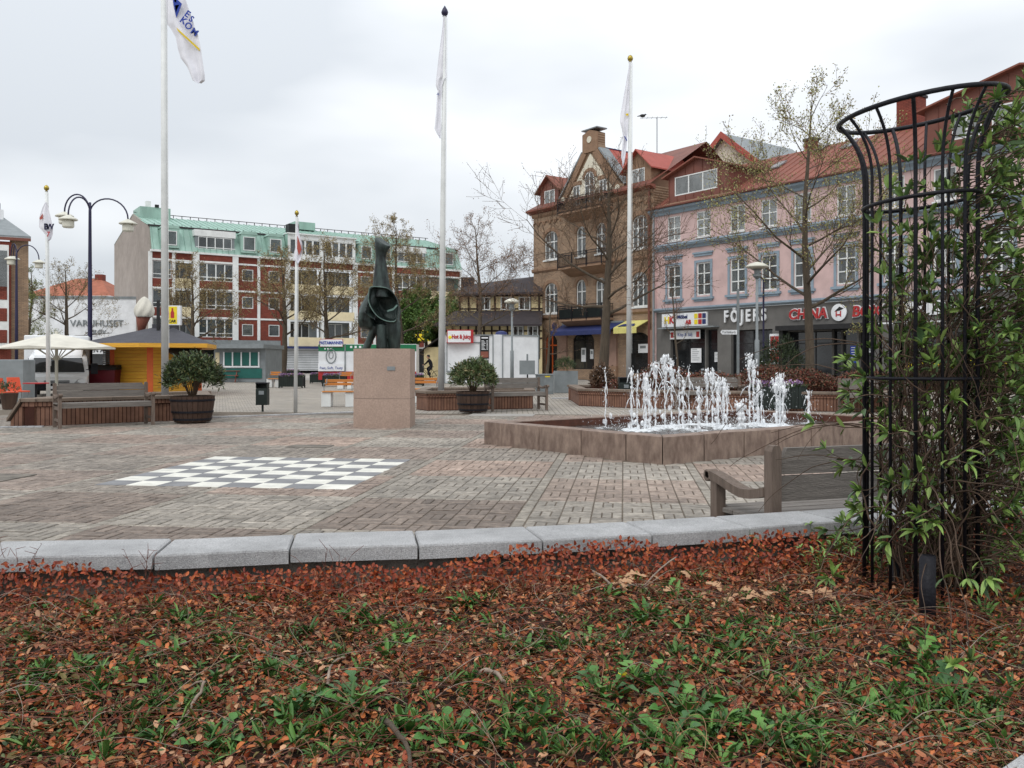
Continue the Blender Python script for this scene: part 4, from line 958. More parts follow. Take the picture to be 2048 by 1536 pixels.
# antenna with a bird
an = thing('tv_antenna', 'tall television antenna on the red roof with a bird on it', 'antenna', (AX(1314, 67), 67, 16.0))
mb = MB(); mb.tube([(0, 0, -1), (0, 0, 4.0)], .035, 5); mb.tube([(-1.3, 0, 3.95), (.8, 0, 4.0)], .02, 4)
for k in range(6): x = -1.1 + k*.36; mb.tube([(x, -.35, 3.98), (x, .35, 3.98)], .012, 3)
mb.tube([(-1.2, 0, 1.35), (1.3, 0, 1.15)], .02, 4)
for x in (-1.2, -.5, .4, 1.3): mb.tube([(x-.25, -.3, 1.1), (x+.3, .3, 1.4)], .012, 3)
mb.build('mast', m_greym, an)
bd = MB(); bd.ball(0, 0, 0, .13, 8, sx=1.7); bd.ball(.2, 0, .09, .07, 6); bd.tube([(-.15, 0, 0), (-.42, 0, -.05)], [.06, .02], 5); bd.tube([(.26, 0, .09), (.36, 0, .08)], [.02, .004], 4)
bd.build('bird', m_black, smooth=True, label='small black bird perched on the antenna arm', cat='bird', loc=(AX(1314, 67)-1.1, 67, 20.13))
# house behind with cream gable and grey roof
HB = thing('house', 'cream gabled house with grey metal roof and red edging behind the brick building', 'building', (AX(1450, 66), 66, 0), RZ)
mb = MB(); mb.xz([(-3.2, 8), (3.2, 8), (3.2, 15.6), (0, 18.2), (-3.2, 15.6)], 0, 8); mb.build('wall', m_plaster, HB)
mb = MB(); 
for s_ in (-1, 1): mb.ext([(0, -.4, 18.25), (s_*4.4, -.4, 14.7), (s_*4.4, -.4, 14.95), (0, -.4, 18.5)], (0, 8.6, 0))
rf_ = mb.build('roof', m_greym, HB)
mb = MB()
for s_ in (-1, 1): mb.ext([(0, -.5, 18.1), (s_*4.5, -.5, 14.4), (s_*4.5, -.5, 15.0), (0, -.5, 18.6)], (0, .08, 0))
mb.build('verge', m_rred, HB)
mb = MB(); mb.ext([(-.2, .2, 18.3), (-8.5, 2.0, 15.6), (-8.5, 7.5, 15.9), (-.2, 7, 18.4)], (0, 0, .12)); mb.build('roof', m_greym, HB)
mb = MB()
for k in range(12): x = -.4 - k*.7; z = 18.43 - (-(x+.2))*.325; mb.ext([(x, .3, z), (x+.03, .3, z), (x+.03, 7.2, z+.12), (x, 7.2, z+.12)], (0, 0, .06))
mb.build('roof_seams', m_greym, HB, kind='stuff')

# ---------------------------------------------------------------- green roofed building
d0 = 87.3; GB = thing('apartment_building', 'red brick and white framed apartment block with green copper mansard roof', 'building', (AX(301, d0), d0, 0), math.atan2(1, 1.47))
LG = 36.0
fl = [3.0, 5.9, 8.8, 11.65]
cols = [0, 2.2, 4.36, 8.36, 10.9, 14.07, 18.07, 22.0, 24.4, 26.8, 30.9, 36.0]
kinds = ['A', 'L', 'W4', 'B', 'B', 'LG', 'LG', 'B', 'B', 'W4', 'L']
for i, kd in enumerate(kinds):
    x0, x1 = cols[i]+.14, cols[i+1]-.14; xc = (x0+x1)/2; wd = x1-x0
    for f in range(3):
        z0, z1 = fl[f], fl[f+1]
        if kd == 'A':
            mb = MB(); wall_open(mb, x0, x1, z0, z1-.18, [(xc, wd-.1, z0+.85, z1-.22)], .12); mb.build('wall_panel', m_redbrick, GB); window(GB, xc, wd-.1, z0+.85, z1-.22, .05, 2, (.25,), fw=.07, hw=.045)
        elif kd == 'W4':
            mb = MB(); wall_open(mb, x0, x1, z0, z1-.18, [(xc, wd-.1, z0+.8, z1-.22)], .12, -.25); mb.build('wall_panel', m_redbrick, GB); window(GB, xc, wd-.1, z0+.8, z1-.22, -.2, 4, (.22,), fw=.07, hw=.06)
        elif kd == 'B':
            xw = xc + .1; mb = MB(); wall_open(mb, x0, x1, z0, z1-.18, [(xw, 1.2, z0+1.0, z0+2.25)], .12); mb.build('wall_panel', m_redbrick, GB); window(GB, xw, 1.2, z0+1.0, z0+2.25, .02, 1, (), fw=.08)
        else:
            bx('loggia_wall', m_greym, GB, x0, x1, 1.3, 1.4, z0, z1-.18)
            window(GB, xc-.1*wd, wd*.7, z0+.3, z1-.35, 1.22, 3 if wd > 3 else 2, (.3,), fw=.07, hw=.05)
            bx('balcony_front', m_cream, GB, x0, x1, -.12, -.02, z0-.02, z0+.95)
            bx('loggia_floor', m_wframe, GB, x0, x1, -.02, 1.3, z0, z0+.06)
    if kd not in ('LG', 'L'): bx('frieze', m_redbrick, GB, x0, x1, (-.25 if kd == 'W4' else 0), .2, fl[3]+.0, 12.3)
    else: bx('frieze', m_redbrick, GB, x0, x1, 0, .2, fl[3], 12.3)
for i, x in enumerate(cols):
    w_ = .3 if i in (2, 3, 5, 7) else .15; bx('pier', m_wframe, GB, x-w_, x+w_ if i < len(cols)-1 else x+.1, -.32 if i in (2, 3) else -.1, .3, 2.7, 12.3)
for z in fl: bx('floor_band', m_wframe, GB, 0, LG, -.08, .1, z-.19, z-.01)
bx('floor_band', m_wframe, GB, cols[2]+.3, cols[3]-.3, -.3, -.1, fl[2]-.19, fl[2]); bx('floor_band', m_wframe, GB, cols[2]+.3, cols[3]-.3, -.3, -.1, fl[3]-.19, fl[3]); bx('floor_band', m_wframe, GB, cols[2]+.3, cols[3]-.3, -.3, -.1, fl[1]-.19, fl[1])
bx('eaves', m_wframe, GB, -.05, LG, -.35, .3, 12.3, 12.5)
part('gable_wall', m_gable, GB, lambda m: m.yz([(0, 0), (0, 12.4), (.95, 15.0), (8.5, 17.2), (19, 15.1), (19, 0)], -.06, .1))
MX = [(.1, cols[5]-.1), (cols[7]+.1, LG)]
for x0, x1 in MX:
    mb = MB(); mb.quad((x0, -.35, 12.5), (x1, -.35, 12.5), (x1, .95, 15.1), (x0, .95, 15.1)); mb.quad((x0, .9, 12.5), (x0, .95, 15.1), (x0, -.35, 12.5)); mb.quad((x1, .9, 12.5), (x1, -.35, 12.5), (x1, .95, 15.1))
    o_ = mb.build('mansard', m_green_cu, GB); mb = MB()
    for k in range(int((x1-x0)/.62)):
        x = x0 + .1 + k*.62; mb.add([(x-.02, -.35, 12.5), (x+.02, -.35, 12.5), (x+.02, .95, 15.1), (x-.02, .95, 15.1), (x, -.42, 12.52), (x, .88, 15.13)], [(0, 4, 5, 3), (4, 1, 2, 5)])
    mb.build('roof_seams', m_green_cu, o_, kind='stuff')
mb = MB(); mb.quad((-.1, .8, 15.05), (LG, .8, 15.05), (LG, 8.5, 17.1), (-.1, 8.5, 17.1)); mb.quad((-.1, 8.5, 17.1), (LG, 8.5, 17.1), (LG, 19, 15), (-.1, 19, 15)); mb.quad((LG, .8, 15.05), (LG, 19, 15), (LG, 8.5, 17.1)); mb.quad((LG, 0, 0), (LG, 19, 0), (LG, 19, 15), (LG, .8, 15.05), (LG, 0, 12.5))
rf_ = mb.build('roof', m_green_cu, GB); mb = MB()
for k in range(int(LG/.62)):
    x = .1 + k*.62; mb.add([(x-.02, .8, 15.06), (x+.02, .8, 15.06), (x+.02, 8.5, 17.11), (x-.02, 8.5, 17.11), (x, .8, 15.14), (x, 8.5, 17.18)], [(0, 4, 5, 3), (4, 1, 2, 5)])
mb.build('roof_seams', m_green_cu, rf_, kind='stuff')
mb = MB(); mb.box(-.1, LG, .75, .85, 14.98, 15.12)
for k in range(40): x = .5 + k*.9; mb.box(x, x+.05, .8, .85, 15.1, 15.3); mb.box(x, x+.06, 8.3, 8.4, 17.1, 17.4)
mb.box(0, LG, 8.33, 8.37, 17.35, 17.42); mb.build('snow_guard', m_dtile, GB)
def gdorm(x, w_, win):
    mb = MB(); mb.box(x-w_/2, x+w_/2, -.45, 1.2, 12.75, 14.75); mb.xz([(x-w_/2-.1, 14.7), (x+w_/2+.1, 14.7), (x+w_/2-.15, 15.0), (x-w_/2+.15, 15.0)], -.5, 1.2)
    d_ = mb.build('dormer', m_green_cu, GB); window(GB, x, win, 13.0, 14.45, -.5, 1, (), fw=.08)
gdorm(1.8, 1.7, 1.25); gdorm(9.75, 1.7, 1.25); gdorm(12.6, 1.7, 1.25); gdorm(23.2, 1.7, 1.25); gdorm(25.6, 1.7, 1.25); gdorm(34, 1.7, 1.25)
for x in (6.3, 29): 
    bx('dormer', m_greym, GB, x-2.0, x+2.0, -.1, 1.5, 12.7, 14.2); bx('dormer_roof', m_wframe, GB, x-2.1, x+2.1, -.2, 1.5, 14.2, 14.85); window(GB, x, 3.4, 12.85, 14.15, -.16, 4, (), fw=.06, hw=.05)
    mb = MB(); mb.box(x-2.0, x+2.0, -.4, -.36, 13.0, 13.08); mb.build('rail', m_wframe, GB)
for (xa, xb) in ((cols[5], cols[6]), (cols[6], cols[7])):
    mb = MB(); wall_open(mb, xa, xb, 12.5, 15.2, [((xa+xb)/2, xb-xa-.5, 13.0, 14.7)], .12, -.1); mb.build('attic_wall', m_wframe, GB); window(GB, (xa+xb)/2, xb-xa-.5, 13.0, 14.7, -.05, 4, (), fw=.09, hw=.1)
bx('attic_cornice', m_wframe, GB, cols[5]-.1, cols[7]+.1, -.3, .9, 15.2, 15.32)
bx('attic_side', m_green_cu, GB, cols[5]-.05, cols[5]+.02, -.08, 1.2, 12.5, 15.19)
bx('plant_room', m_green_cu, GB, .3, 3.4, 6.5, 10, 16.2, 17.8); bx('chimney', m_wframe, GB, 1.0, 1.5, 7, 7.5, 17.8, 18.5); bx('vent', m_black, GB, 1.8, 2.2, 6.4, 6.6, 17.8, 18.1); bx('vent', m_black, GB, 2.5, 2.9, 6.4, 6.6, 17.8, 18.1)
bx('roof_vent', m_green_cu, GB, 17.5, 20, 7, 9, 16.9, 17.8); bx('roof_vent', m_black, GB, 15.5, 16.7, 3.5, 4.6, 15.6, 16.9)
# ground floor
bx('shop_shade_panel', m_black, GB, 0, LG, .8, 1.0, 0, 2.8)  # black slab painted as the shade within the shops
part('canopy', m_greym, GB, lambda m: m.box(2.5, 12.6, -2.0, -.1, 2.85, 3.5))
for (x0, x1, mt) in ((13.6, 18.8, m_greym), (4, 8, m_black), (8.5, 12, m_black), (19.5, 24, m_black), (25, 30, m_black)):
    o_ = bx('shutter' if mt is m_greym else 'shop_window', m_whitem if mt is m_greym else m_glassd, GB, x0, x1, -.02, .05, .3, 2.75)
    if mt is m_greym:
        mb = MB()
        for k in range(12): mb.box(x0, x1, -.05, -.021, .4+k*.19, .4+k*.19+.05)
        mb.build('shutter_ribs', m_greym, o_)
bx('awning_box', m_blu, GB, 13.4, 19, -.9, -.02, 2.7, 2.95)
YS = thing('shop_sign', 'yellow shop sign with black letters under the green tree', 'sign', (AX(838, 88), 88, 3.9)); bx('sign_board', m_yel, YS, -1.2, 1.2, -.1, 0, -.55, .55); text('letters', 'NETTO', .75, m_black, YS, 0, -.12, 0, ext=.01, bold=.02)

# ---------------------------------------------------------------- half timbered house
d1 = 66; HT = thing('timber_house', 'half timbered yellow house with dark tiled roofs between the green tree and the brick building', 'building', (AX(888, d1), d1, 0), R(-3))
wt_ = 7.4
bx('wall', m_ycream, HT, 0, wt_, 0, 6, 0, 4.15); bx('wall', m_ycream, HT, .9, wt_, 2, 6, 4.1, 6.6)
mb = MB()
for k in range(13): x = k*wt_/12.5; mb.box(x, x+.13, -.05, 0, 1.5, 4.1)
mb.box(0, wt_, -.06, 0, 3.0, 3.12); mb.box(0, wt_, -.06, 0, 3.55, 3.67)
for k in range(10): x = .9 + k*(wt_-.9)/9.5; mb.box(x, x+.15, 1.95, 2.0, 5.0, 6.6)
mb.box(.9, wt_, 1.94, 2.0, 5.35, 5.45); mb.box(.9, wt_, 1.94, 2.0, 6.35, 6.5); mb.build('timber_frame', m_timber, HT)
for x in (2.9, 4.6, 6.0): window(HT, x, .9, 5.3, 6.3, 1.93, 2, (), hw=.03)
for x in (5.6, 6.7): window(HT, x, .8, 3.1, 4.0, -.08, 2, (), hw=.03)
part('roof', m_dtile, HT, lambda m: m.ext([(-.7, -.7, 3.95), (wt_, -.7, 3.95), (wt_, 2.0, 5.1), (.6, 2.0, 5.1)], (0, 0, .14)))
part('roof', m_dtile, HT, lambda m: (m.ext([(.4, 1.4, 6.35), (wt_, 1.4, 6.5), (wt_, 4, 8.0), (1.5, 4, 7.3)], (0, 0, .16))))
bx('chimney', m_dtile, HT, .9, 1.9, 3.5, 4.4, 6.6, 8.0)
bx('gable_wall', m_ycream, HT, -1.6, -.1, .5, 6, 0, 2.4); part('lean_to_roof', m_dtile, HT, lambda m: m.ext([(-1.9, .2, 2.0), (-.1, .2, 3.3), (-.1, 6, 3.3), (-1.9, 6, 2.0)], (0, 0, .1)))

# ---------------------------------------------------------------- left side buildings
d2 = 62; LB = thing('corner_building', 'yellow brick building with red panels and grey metal roof at the left edge', 'building', (AX(57, d2), d2, 0), R(29))
zt_ = ZZ(478, d2)
mb = MB(); mb.box(-1.15, 0, 0, 14, 0, zt_); mb.build('wall', m_ochre, LB)
mb = MB(); wall_open(mb, -14, -1.06, 0, zt_-.3, [(-2.6, 1.6, 1+k*2.6, 2.6+k*2.6) for k in range(3)] , .1, -.3); mb.build('wall_panel', m_redbrick, LB)
for k in range(3): window(LB, -2.6, 1.6, 1+k*2.6, 2.6+k*2.6, -.25, 2, (), fw=.08)
bx('bay', m_wframe, LB, -2.0, -1.2, -.8, -.31, 2.2, zt_-.6); bx('bay_glass', m_glass, LB, -1.9, -1.3, -.83, -.8, 6.2, zt_-1.0)
for k in range(3): bx('red_panel', m_redbrick, LB, -1.9, -1.3, -.83, -.8, 3.0+k*1.5 - .4, 3.9+k*1.5 - .4)
part('roof', m_greym, LB, lambda m: m.ext([(-14, -.5, zt_), (.15, -.5, zt_), (-1.8, 4, zt_+2.0), (-14, 4, zt_+2.0)], (0, 0, .12)), )
part('roof_edge', m_rclad, LB, lambda m: m.box(-14, .15, -.52, -.42, zt_-.22, zt_-.01)); bx('chimney', m_whitem, LB, -2.6, -1.6, 3, 4, zt_+1.4, zt_+2.4); bx('chimney_cap', m_greym, LB, -2.3, -1.8, 3.2, 3.8, zt_+2.4, zt_+2.9)
d3 = 92; WB = thing('white_building', 'long low white building with black sign lettering behind the bare trees', 'building', (AX(57, d3), d3, 0), R(4))
Lw = AX(305, d3) - AX(57, d3); zw = ZZ(592, d3)
bx('wall', m_whitem, WB, -.5, Lw, 0, 9, 0, zw); bx('parapet', m_greym, WB, -.6, Lw+.1, -.1, 0, zw-.25, zw)
text('letters', 'VARUHUSET', .98, m_greym, WB, 7.0, -.08, ZZ(645, d3)-.1, ext=.04, sx=1.0); text('letters', '- ESLÖV -', .6, m_greym, WB, 7.0, -.08, ZZ(661, d3)-.15, ext=.04, shear=.2)
for k in range(7): bx('shop_window', m_glassd, WB, .3+k*1.9, 1.9+k*1.9, -.06, 0, .2, 2.3)
for x, s_ in ((4.6, 'EKAR'), (7.0, 'SEN A')): bx('sign_board', m_whitem, WB, x-1.0, x+1.0, -.25, -.08, 2.1, 2.8); text('letters', s_, .6, m_black, WB, x, -.27, 2.45, ext=.01, bold=.01)
d4 = 108; TB = thing('tiled_house', 'low house with orange hipped tile roof behind the white building', 'building', (AX(58, d4), d4, 0))
Lt = AX(214, d4)-AX(58, d4); bx('wall', m_plaster, TB, 0, Lt, 0, 10, 0, ZZ(592, d4)); ze_ = ZZ(592, d4); zr_ = ZZ(556, d4)
mb = MB(); mb.quad((-1, -.5, ze_), (Lt+.6, -.5, ze_), (Lt*.68, 5, zr_+.4), (Lt*.35, 5, zr_+.4)); mb.quad((-1, -.5, ze_), (Lt*.35, 5, zr_+.4), (-1, 10.5, ze_)); mb.quad((Lt+.6, -.5, ze_), (Lt+.6, 10.5, ze_), (Lt*.68, 5, zr_+.4)); mb.build('roof', m_rtile, TB); bx('chimney', m_redbrick, TB, Lt*.62, Lt*.72, 4.5, 5.5, zr_-.3, zr_+.9)
# far filler houses so that the horizon is closed
FH = thing('far_house', 'low dark house closing the street between the green roofed block and the timber house', 'building', (AX(850, 112), 112, 0)); bx('wall', m_plaster, FH, 0, 9, 0, 6, 0, 4.5); part('roof', m_dtile, FH, lambda m: m.yz([(-.4, 4.4), (3, 7), (6.4, 4.4)], -.3, 9.3)); window(FH, 2, 1, 1.5, 3.2, -.1, 2, ()); 
# ================================================================== FOUNTAIN
FT = thing('fountain', 'diamond shaped fountain with pink granite kerb blocks and many white water jets', 'fountain', (0, 0, 0))
rim = .36; rw = .30
def inset(q, k):
    n = len(q); out_ = []
    for i in range(n):
        p0, p1, p2 = Vector(q[i-1]), Vector(q[i]), Vector(q[(i+1) % n]); a = (p1-p0).normalized(); b_ = (p2-p1).normalized()
        na = Vector((-a.y, a.x)); nb = Vector((-b_.y, b_.x)); m_ = (na+nb); m_ = m_/ (m_.dot(na)); out_.append(p1 + m_*k)
    return out_
Q = [Vector(p) for p in (Lf, Ff, Rf, Bf)]; QI = inset(Q, rw)
def ublock(i, t0, t1, mat):
    a, b_ = Q[i], Q[(i+1) % 4]; ai, bi = QI[i], QI[(i+1) % 4]
    p = [a.lerp(b_, t0), a.lerp(b_, t1), ai.lerp(bi, t1), ai.lerp(bi, t0)]; ctr = sum(p, Vector((0, 0)))/4; dz = rnd.uniform(-.003, .003); mb = MB()
    def rg(k, z): return [((q.x-ctr.x)*(1-k), (q.y-ctr.y)*(1-k), z) for q in p]
    mb.loft([rg(0, -.02), rg(0, rim-.008+dz), rg(.012, rim+dz)]); mb.build('granite_block', mat, FT, loc=(ctr.x, ctr.y, 0))
def joints(i, ts):
    L = (Q[(i+1) % 4]-Q[i]).length; g = .008/L
    for k in range(len(ts)-1): ublock(i, ts[k]+g, ts[k+1]-g, m_fgranite)
joints(0, [0, .12, .36, .60, .83, 1]); joints(1, [0, .125, .255, .375, .50, .625, .75, .875, 1]); joints(2, [0, .22, .45, .72, 1]); joints(3, [k/8 for k in range(9)])
for k in (2, 3, 0, 1):
    a, b_ = QI[k], QI[(k+1) % 4]; mb = MB(); mb.quad((a.x, a.y, 0), (b_.x, b_.y, 0), (b_.x, b_.y, rim-.012), (a.x, a.y, rim-.012))
    n_ = Vector((-(b_-a).y, (b_-a).x)).normalized()*.004; mb.v = [(v[0]+n_.x, v[1]+n_.y, v[2]) for v in mb.v]; mb.build('basin_lining', m_fgranin, FT)
# water
mw = bpy.data.materials.new('water'); mw.use_nodes = True; t = mw.node_tree; bs = t.nodes['Principled BSDF']
bs.inputs['Roughness'].default_value = .06; bs.inputs['Specular IOR Level'].default_value = .6
tcw = t.nodes.new('ShaderNodeTexCoord'); n1 = t.nodes.new('ShaderNodeTexNoise'); n1.inputs['Scale'].default_value = 9; n1.inputs['Detail'].default_value = 8; n1.inputs['Roughness'].default_value = .72
t.links.new(tcw.outputs['Object'], n1.inputs['Vector']); a_ = t.nodes.new('ShaderNodeAttribute'); a_.attribute_name = 'Col'
ad = t.nodes.new('ShaderNodeMath'); ad.operation = 'MULTIPLY_ADD'; ad.inputs[1].default_value = .55; t.links.new(a_.outputs['Fac'], ad.inputs[0]); t.links.new(n1.outputs[0], ad.inputs[2])
rw_ = t.nodes.new('ShaderNodeValToRGB'); rw_.color_ramp.elements[0].position = .74; rw_.color_ramp.elements[0].color = (.03, .025, .02, 1); rw_.color_ramp.elements[1].position = .98; rw_.color_ramp.elements[1].color = (.75, .78, .8, 1)
t.links.new(ad.outputs[0], rw_.inputs[0]); t.links.new(rw_.outputs[0], bs.inputs['Base Color'])
bpw = t.nodes.new('ShaderNodeBump'); bpw.inputs['Strength'].default_value = .5; bpw.inputs['Distance'].default_value = .05; t.links.new(n1.outputs[0], bpw.inputs['Height']); t.links.new(bpw.outputs[0], bs.inputs['Normal'])
WZ = .24
jets = [(1211, 734, 14.4, .018, .3), (1263, 733, 13.9, .03, .5), (1275, 742, 13.9, .022, .5), (1290, 746, 14.0, .05, .9), (1299, 770, 13.7, .045, .6), (1311, 724, 14.6, .028, 1.5), (1330, 710, 14.2, .03, 1.9), (1343, 722, 14.6, .028, 1.6), (1358, 733, 14.9, .018, .6), (1366, 762, 14.2, .03, .6), (1378, 732, 15.1, .018, .3), (1397, 774, 13.8, .045, .7), (1414, 739, 14.9, .03, 1.2), (1425, 737, 15.2, .028, 1.2), (1436, 757, 14.5, .045, 1.0), (1447, 757, 14.8, .04, .9), (1454, 772, 14.2, .03, .6), (1482, 799, 13.9, .115, .5), (1499, 708, 15.3, .03, 1.3), (1507, 722, 15.3, .03, 1.2), (1516, 760, 14.7, .04, .4), (1523, 775, 15.0, .025, .4), (1553, 756, 14.8, .045, 1.2), (1560, 746, 15.0, .035, 1.2), (1566, 764, 14.6, .04, .9), (1617, 781, 15.4, .04, .4)]
mj = bpy.data.materials.new('white_water'); mj.use_nodes = True; t = mj.node_tree; bs = t.nodes['Principled BSDF']; bs.inputs['Base Color'].default_value = (.93, .95, .97, 1); bs.inputs['Roughness'].default_value = .25; bs.inputs['Specular IOR Level'].default_value = .8
trn = t.nodes.new('ShaderNodeBsdfTransparent'); mxs = t.nodes.new('ShaderNodeMixShader'); nn = t.nodes.new('ShaderNodeTexNoise'); nn.inputs['Scale'].default_value = 26; nn.inputs['Detail'].default_value = 3
tco = t.nodes.new('ShaderNodeTexCoord'); mpp = t.nodes.new('ShaderNodeMapping'); mpp.inputs['Scale'].default_value = (1, 1, .35); t.links.new(tco.outputs['Object'], mpp.inputs[0]); t.links.new(mpp.outputs[0], nn.inputs['Vector'])
rr2 = t.nodes.new('ShaderNodeValToRGB'); rr2.color_ramp.elements[0].position = .38; rr2.color_ramp.elements[0].color = (.12,)*3+(1,); rr2.color_ramp.elements[1].position = .6; rr2.color_ramp.elements[1].color = (.92, .92, .92, 1)
t.links.new(nn.outputs[0], rr2.inputs[0]); t.links.new(rr2.outputs[0], mxs.inputs[0]); t.links.new(trn.outputs[0], mxs.inputs[1]); t.links.new(bs.outputs[0], mxs.inputs[2]); t.links.new(mxs.outputs[0], t.nodes['Material Output'].inputs[0])
spray = MB()
def drop(mb, x, y, z, r): 
    s_ = rnd.uniform(.8, 1.8); mb.add([(x+r, y, z), (x-r*.5, y+r*.8, z), (x-r*.5, y-r*.8, z), (x, y, z+r*s_), (x, y, z-r*s_)], [(0, 1, 3), (1, 2, 3), (2, 0, 3), (1, 0, 4), (2, 1, 4), (0, 2, 4)])
jp = []
for (px, ty, d, r, head) in jets:
    x = AX(px, d); zt = ZZ(ty, d); y = d; hh = zt - WZ; mb = MB(); jp.append((x, y, r))
    n_ = max(8, int(hh/.035)); pts = []; rr = []; ph = rnd.uniform(0, 6)
    for k in range(n_+1):
        t_ = k/n_; wob = .012*t_; pts.append((x + wob*math.sin(k*.55+ph) + rnd.gauss(0, .004), y + rnd.gauss(0, .004), WZ - .03 + (hh-.02)*t_))
        base = r*(.5 + .22*t_) * rnd.uniform(.4, 1.3)
        if t_ > .72: base *= 1 + .5*head*math.sin(math.pi*min(1, (t_-.72)/.28*.9))
        if t_ > .97: base *= .4
        if .25 < t_ < .8 and r < .03 and rnd.random() < .25: base *= .35
        rr.append(max(base, .005))
    mb.tube(pts, rr, 7)
    for k in range(int((7 + 24*head)*1.6)):       # lumps and loops round the head
        t_ = 1 - abs(rnd.gauss(0, .16)); a = rnd.uniform(0, 6.28); q = r*(1 + 1.5*head)*abs(rnd.gauss(.35, .4))
        mb.ball(x + q*math.cos(a), y + q*math.sin(a), WZ + hh*min(1.02, t_), rnd.uniform(.14, .5)*min(r, .032)*(.7+.3*head), 5, sz=rnd.uniform(.8, 3.2))
    for k in range(int(3 + 3*head)):
        t0 = rnd.uniform(.45, .95); a = rnd.uniform(0, 6.28); z0 = WZ + hh*t0; v = rnd.uniform(.02, .09)*(.6+.5*head); p_ = [(x + v*s_*math.cos(a), y + v*s_*math.sin(a), z0 + .06*s_ - .10*s_*s_) for s_ in (0, .4, .8, 1.2, 1.6)]
        mb.tube(p_, [.008, .011, .006, .010, .004], 5)
    for k in range(3):
        zz2 = rnd.uniform(WZ, WZ+hh*.3); mb.ball(x + rnd.gauss(0, .03), y + rnd.gauss(0, .03), zz2, rnd.uniform(.015, .035), 6, sz=1.6)
    mb.build('water_jet', mj, FT, smooth=True)
    for k in range(int(45 + 60*head)): 
        q = abs(rnd.gauss(0, .09)); a = rnd.uniform(0, 6.28); drop(spray, x + q*math.cos(a)*1.2, y + q*math.sin(a), WZ + rnd.random()**.8*hh*1.02, rnd.uniform(.003, .008))
for k in range(1400): 
    jx, jy, jr = rnd.choice(jp); drop(spray, jx + rnd.gauss(0, .22), jy + rnd.gauss(0, .22), WZ + abs(rnd.gauss(0, .14)), rnd.uniform(.004, .009))
spray.build('water_drops', mj, FT, kind='stuff')
nw = 70; WQ = inset(Q, rw-.02); vs = []; cl = []
for j in range(nw+1):
    for i in range(nw+1):
        p = WQ[0].lerp(WQ[1], i/nw).lerp(WQ[3].lerp(WQ[2], i/nw), j/nw)
        f_ = sum(math.exp(-((p.x-jx)**2+(p.y-jy)**2)/(.035+jr*.5)) for jx, jy, jr in jp); f_ = min(1, f_*.8)
        vs.append((p.x, p.y, WZ + f_*rnd.uniform(-.02, .05))); cl.append(f_)
mb = MB()
for j in range(nw):
    for i in range(nw):
        ids = (j*(nw+1)+i, j*(nw+1)+i+1, (j+1)*(nw+1)+i+1, (j+1)*(nw+1)+i); mb.f.append(list(ids)); v_ = sum(cl[q] for q in ids)/4; mb.c.append((v_, v_, v_))
mb.v = vs; mb.build('water_surface', mw, FT, smooth=True)

# ================================================================== STATUE
gx_, gy_ = G(741, 857); PD = thing('pedestal', 'pink granite pedestal block with a small metal plaque in the middle of the square', 'pedestal', (AX(757, 17.6), 17.75, 0))
# chamfered block: plan polygon
pl = [(-.54, .0), (-.14, -.17), (.63, -.17), (.63, .75), (-.54, .75)]
pl = [(x, y+.05) for x, y in pl]
mb = MB(); mb.xy(pl, -.02, .585); mb.build('base_block', m_pinkgranite, PD)
mb = MB(); mb.xy([(x*1.0, y) for x, y in pl], .592, 1.60); mb.build('upper_block', m_pinkgranite, PD)
mb = MB(); mb.xy([(x*.985, y*.99+.004) for x, y in pl], .584, .593); mb.build('joint', m_conc, PD)
bx('plaque', m_greym, PD, .17, .33, -.135, -.121, 1.16, 1.24)
ST = thing('sculpture', 'tall abstract green bronze sculpture with a hollow bowl and long neck on the pedestal', 'sculpture', (AX(757, 17.6), 18.05, 1.60))
def ell(cx_, cy_, z, rx, ry, n=20, tilt=0, tx=0):
    return [(cx_ + rx*math.cos(2*math.pi*k/n), cy_ + ry*math.sin(2*math.pi*k/n), z + tilt*math.cos(2*math.pi*k/n) + tx*math.sin(2*math.pi*k/n)) for k in range(n)]
def s2(px, py): return ((px - 428)/349, (888 - py)/349)        # sculpture plan: elevation units
mb = MB()
neck = [(1290, 0)]
def secs(L): 
    out_ = []
    for (xa, xb, yy, ry, tilt, tx) in L:
        x0, z0 = s2(xa, yy); x1, _ = s2(xb, yy); out_.append(ell((x0+x1)/2, 0, z0, (x1-x0)/2, ry, 20, tilt, tx))
    return out_
mb.loft(secs([(345, 500, 520, .22, 0, 0), (360, 490, 455, .19, 0, 0), (366, 478, 380, .16, 0, 0), (376, 466, 300, .13, 0, 0), (384, 456, 230, .105, 0, 0), (382, 462, 195, .11, -.01, 0), (376, 484, 155, .13, -.03, .02), (376, 494, 120, .13, -.07, .04), (384, 484, 112, .10, -.085, .05)]))
# left bulge
mb.loft([ell(*q) for q in [(-.24, .02, .40, .14, .13), (-.30, .0, .45, .17, .2), (-.32, -.02, .58, .17, .24), (-.33, -.03, .74, .14, .25), (-.24, 0, .92, .17, .24), (-.18, 0, 1.08, .14, .2), (-.14, 0, 1.24, .10, .14)]])
# crease blade on the left bulge
mb.loft([[(-.31, -.1, 1.10), (-.20, -.24, 1.12), (-.15, .1, 1.2)], [(-.48, -.05, .82), (-.30, -.30, .72), (-.2, .2, .9)], [(-.47, -.03, .76), (-.10, -.30, .58), (-.1, .2, .8)]])
# centre body behind the bowl
mb.loft([ell(*q) for q in [(.02, .12, .40, .20, .14), (.06, .2, .55, .28, .14), (.08, .30, .8, .28, .12), (.04, .22, 1.05, .24, .14), (.0, .08, 1.28, .17, .15)]])
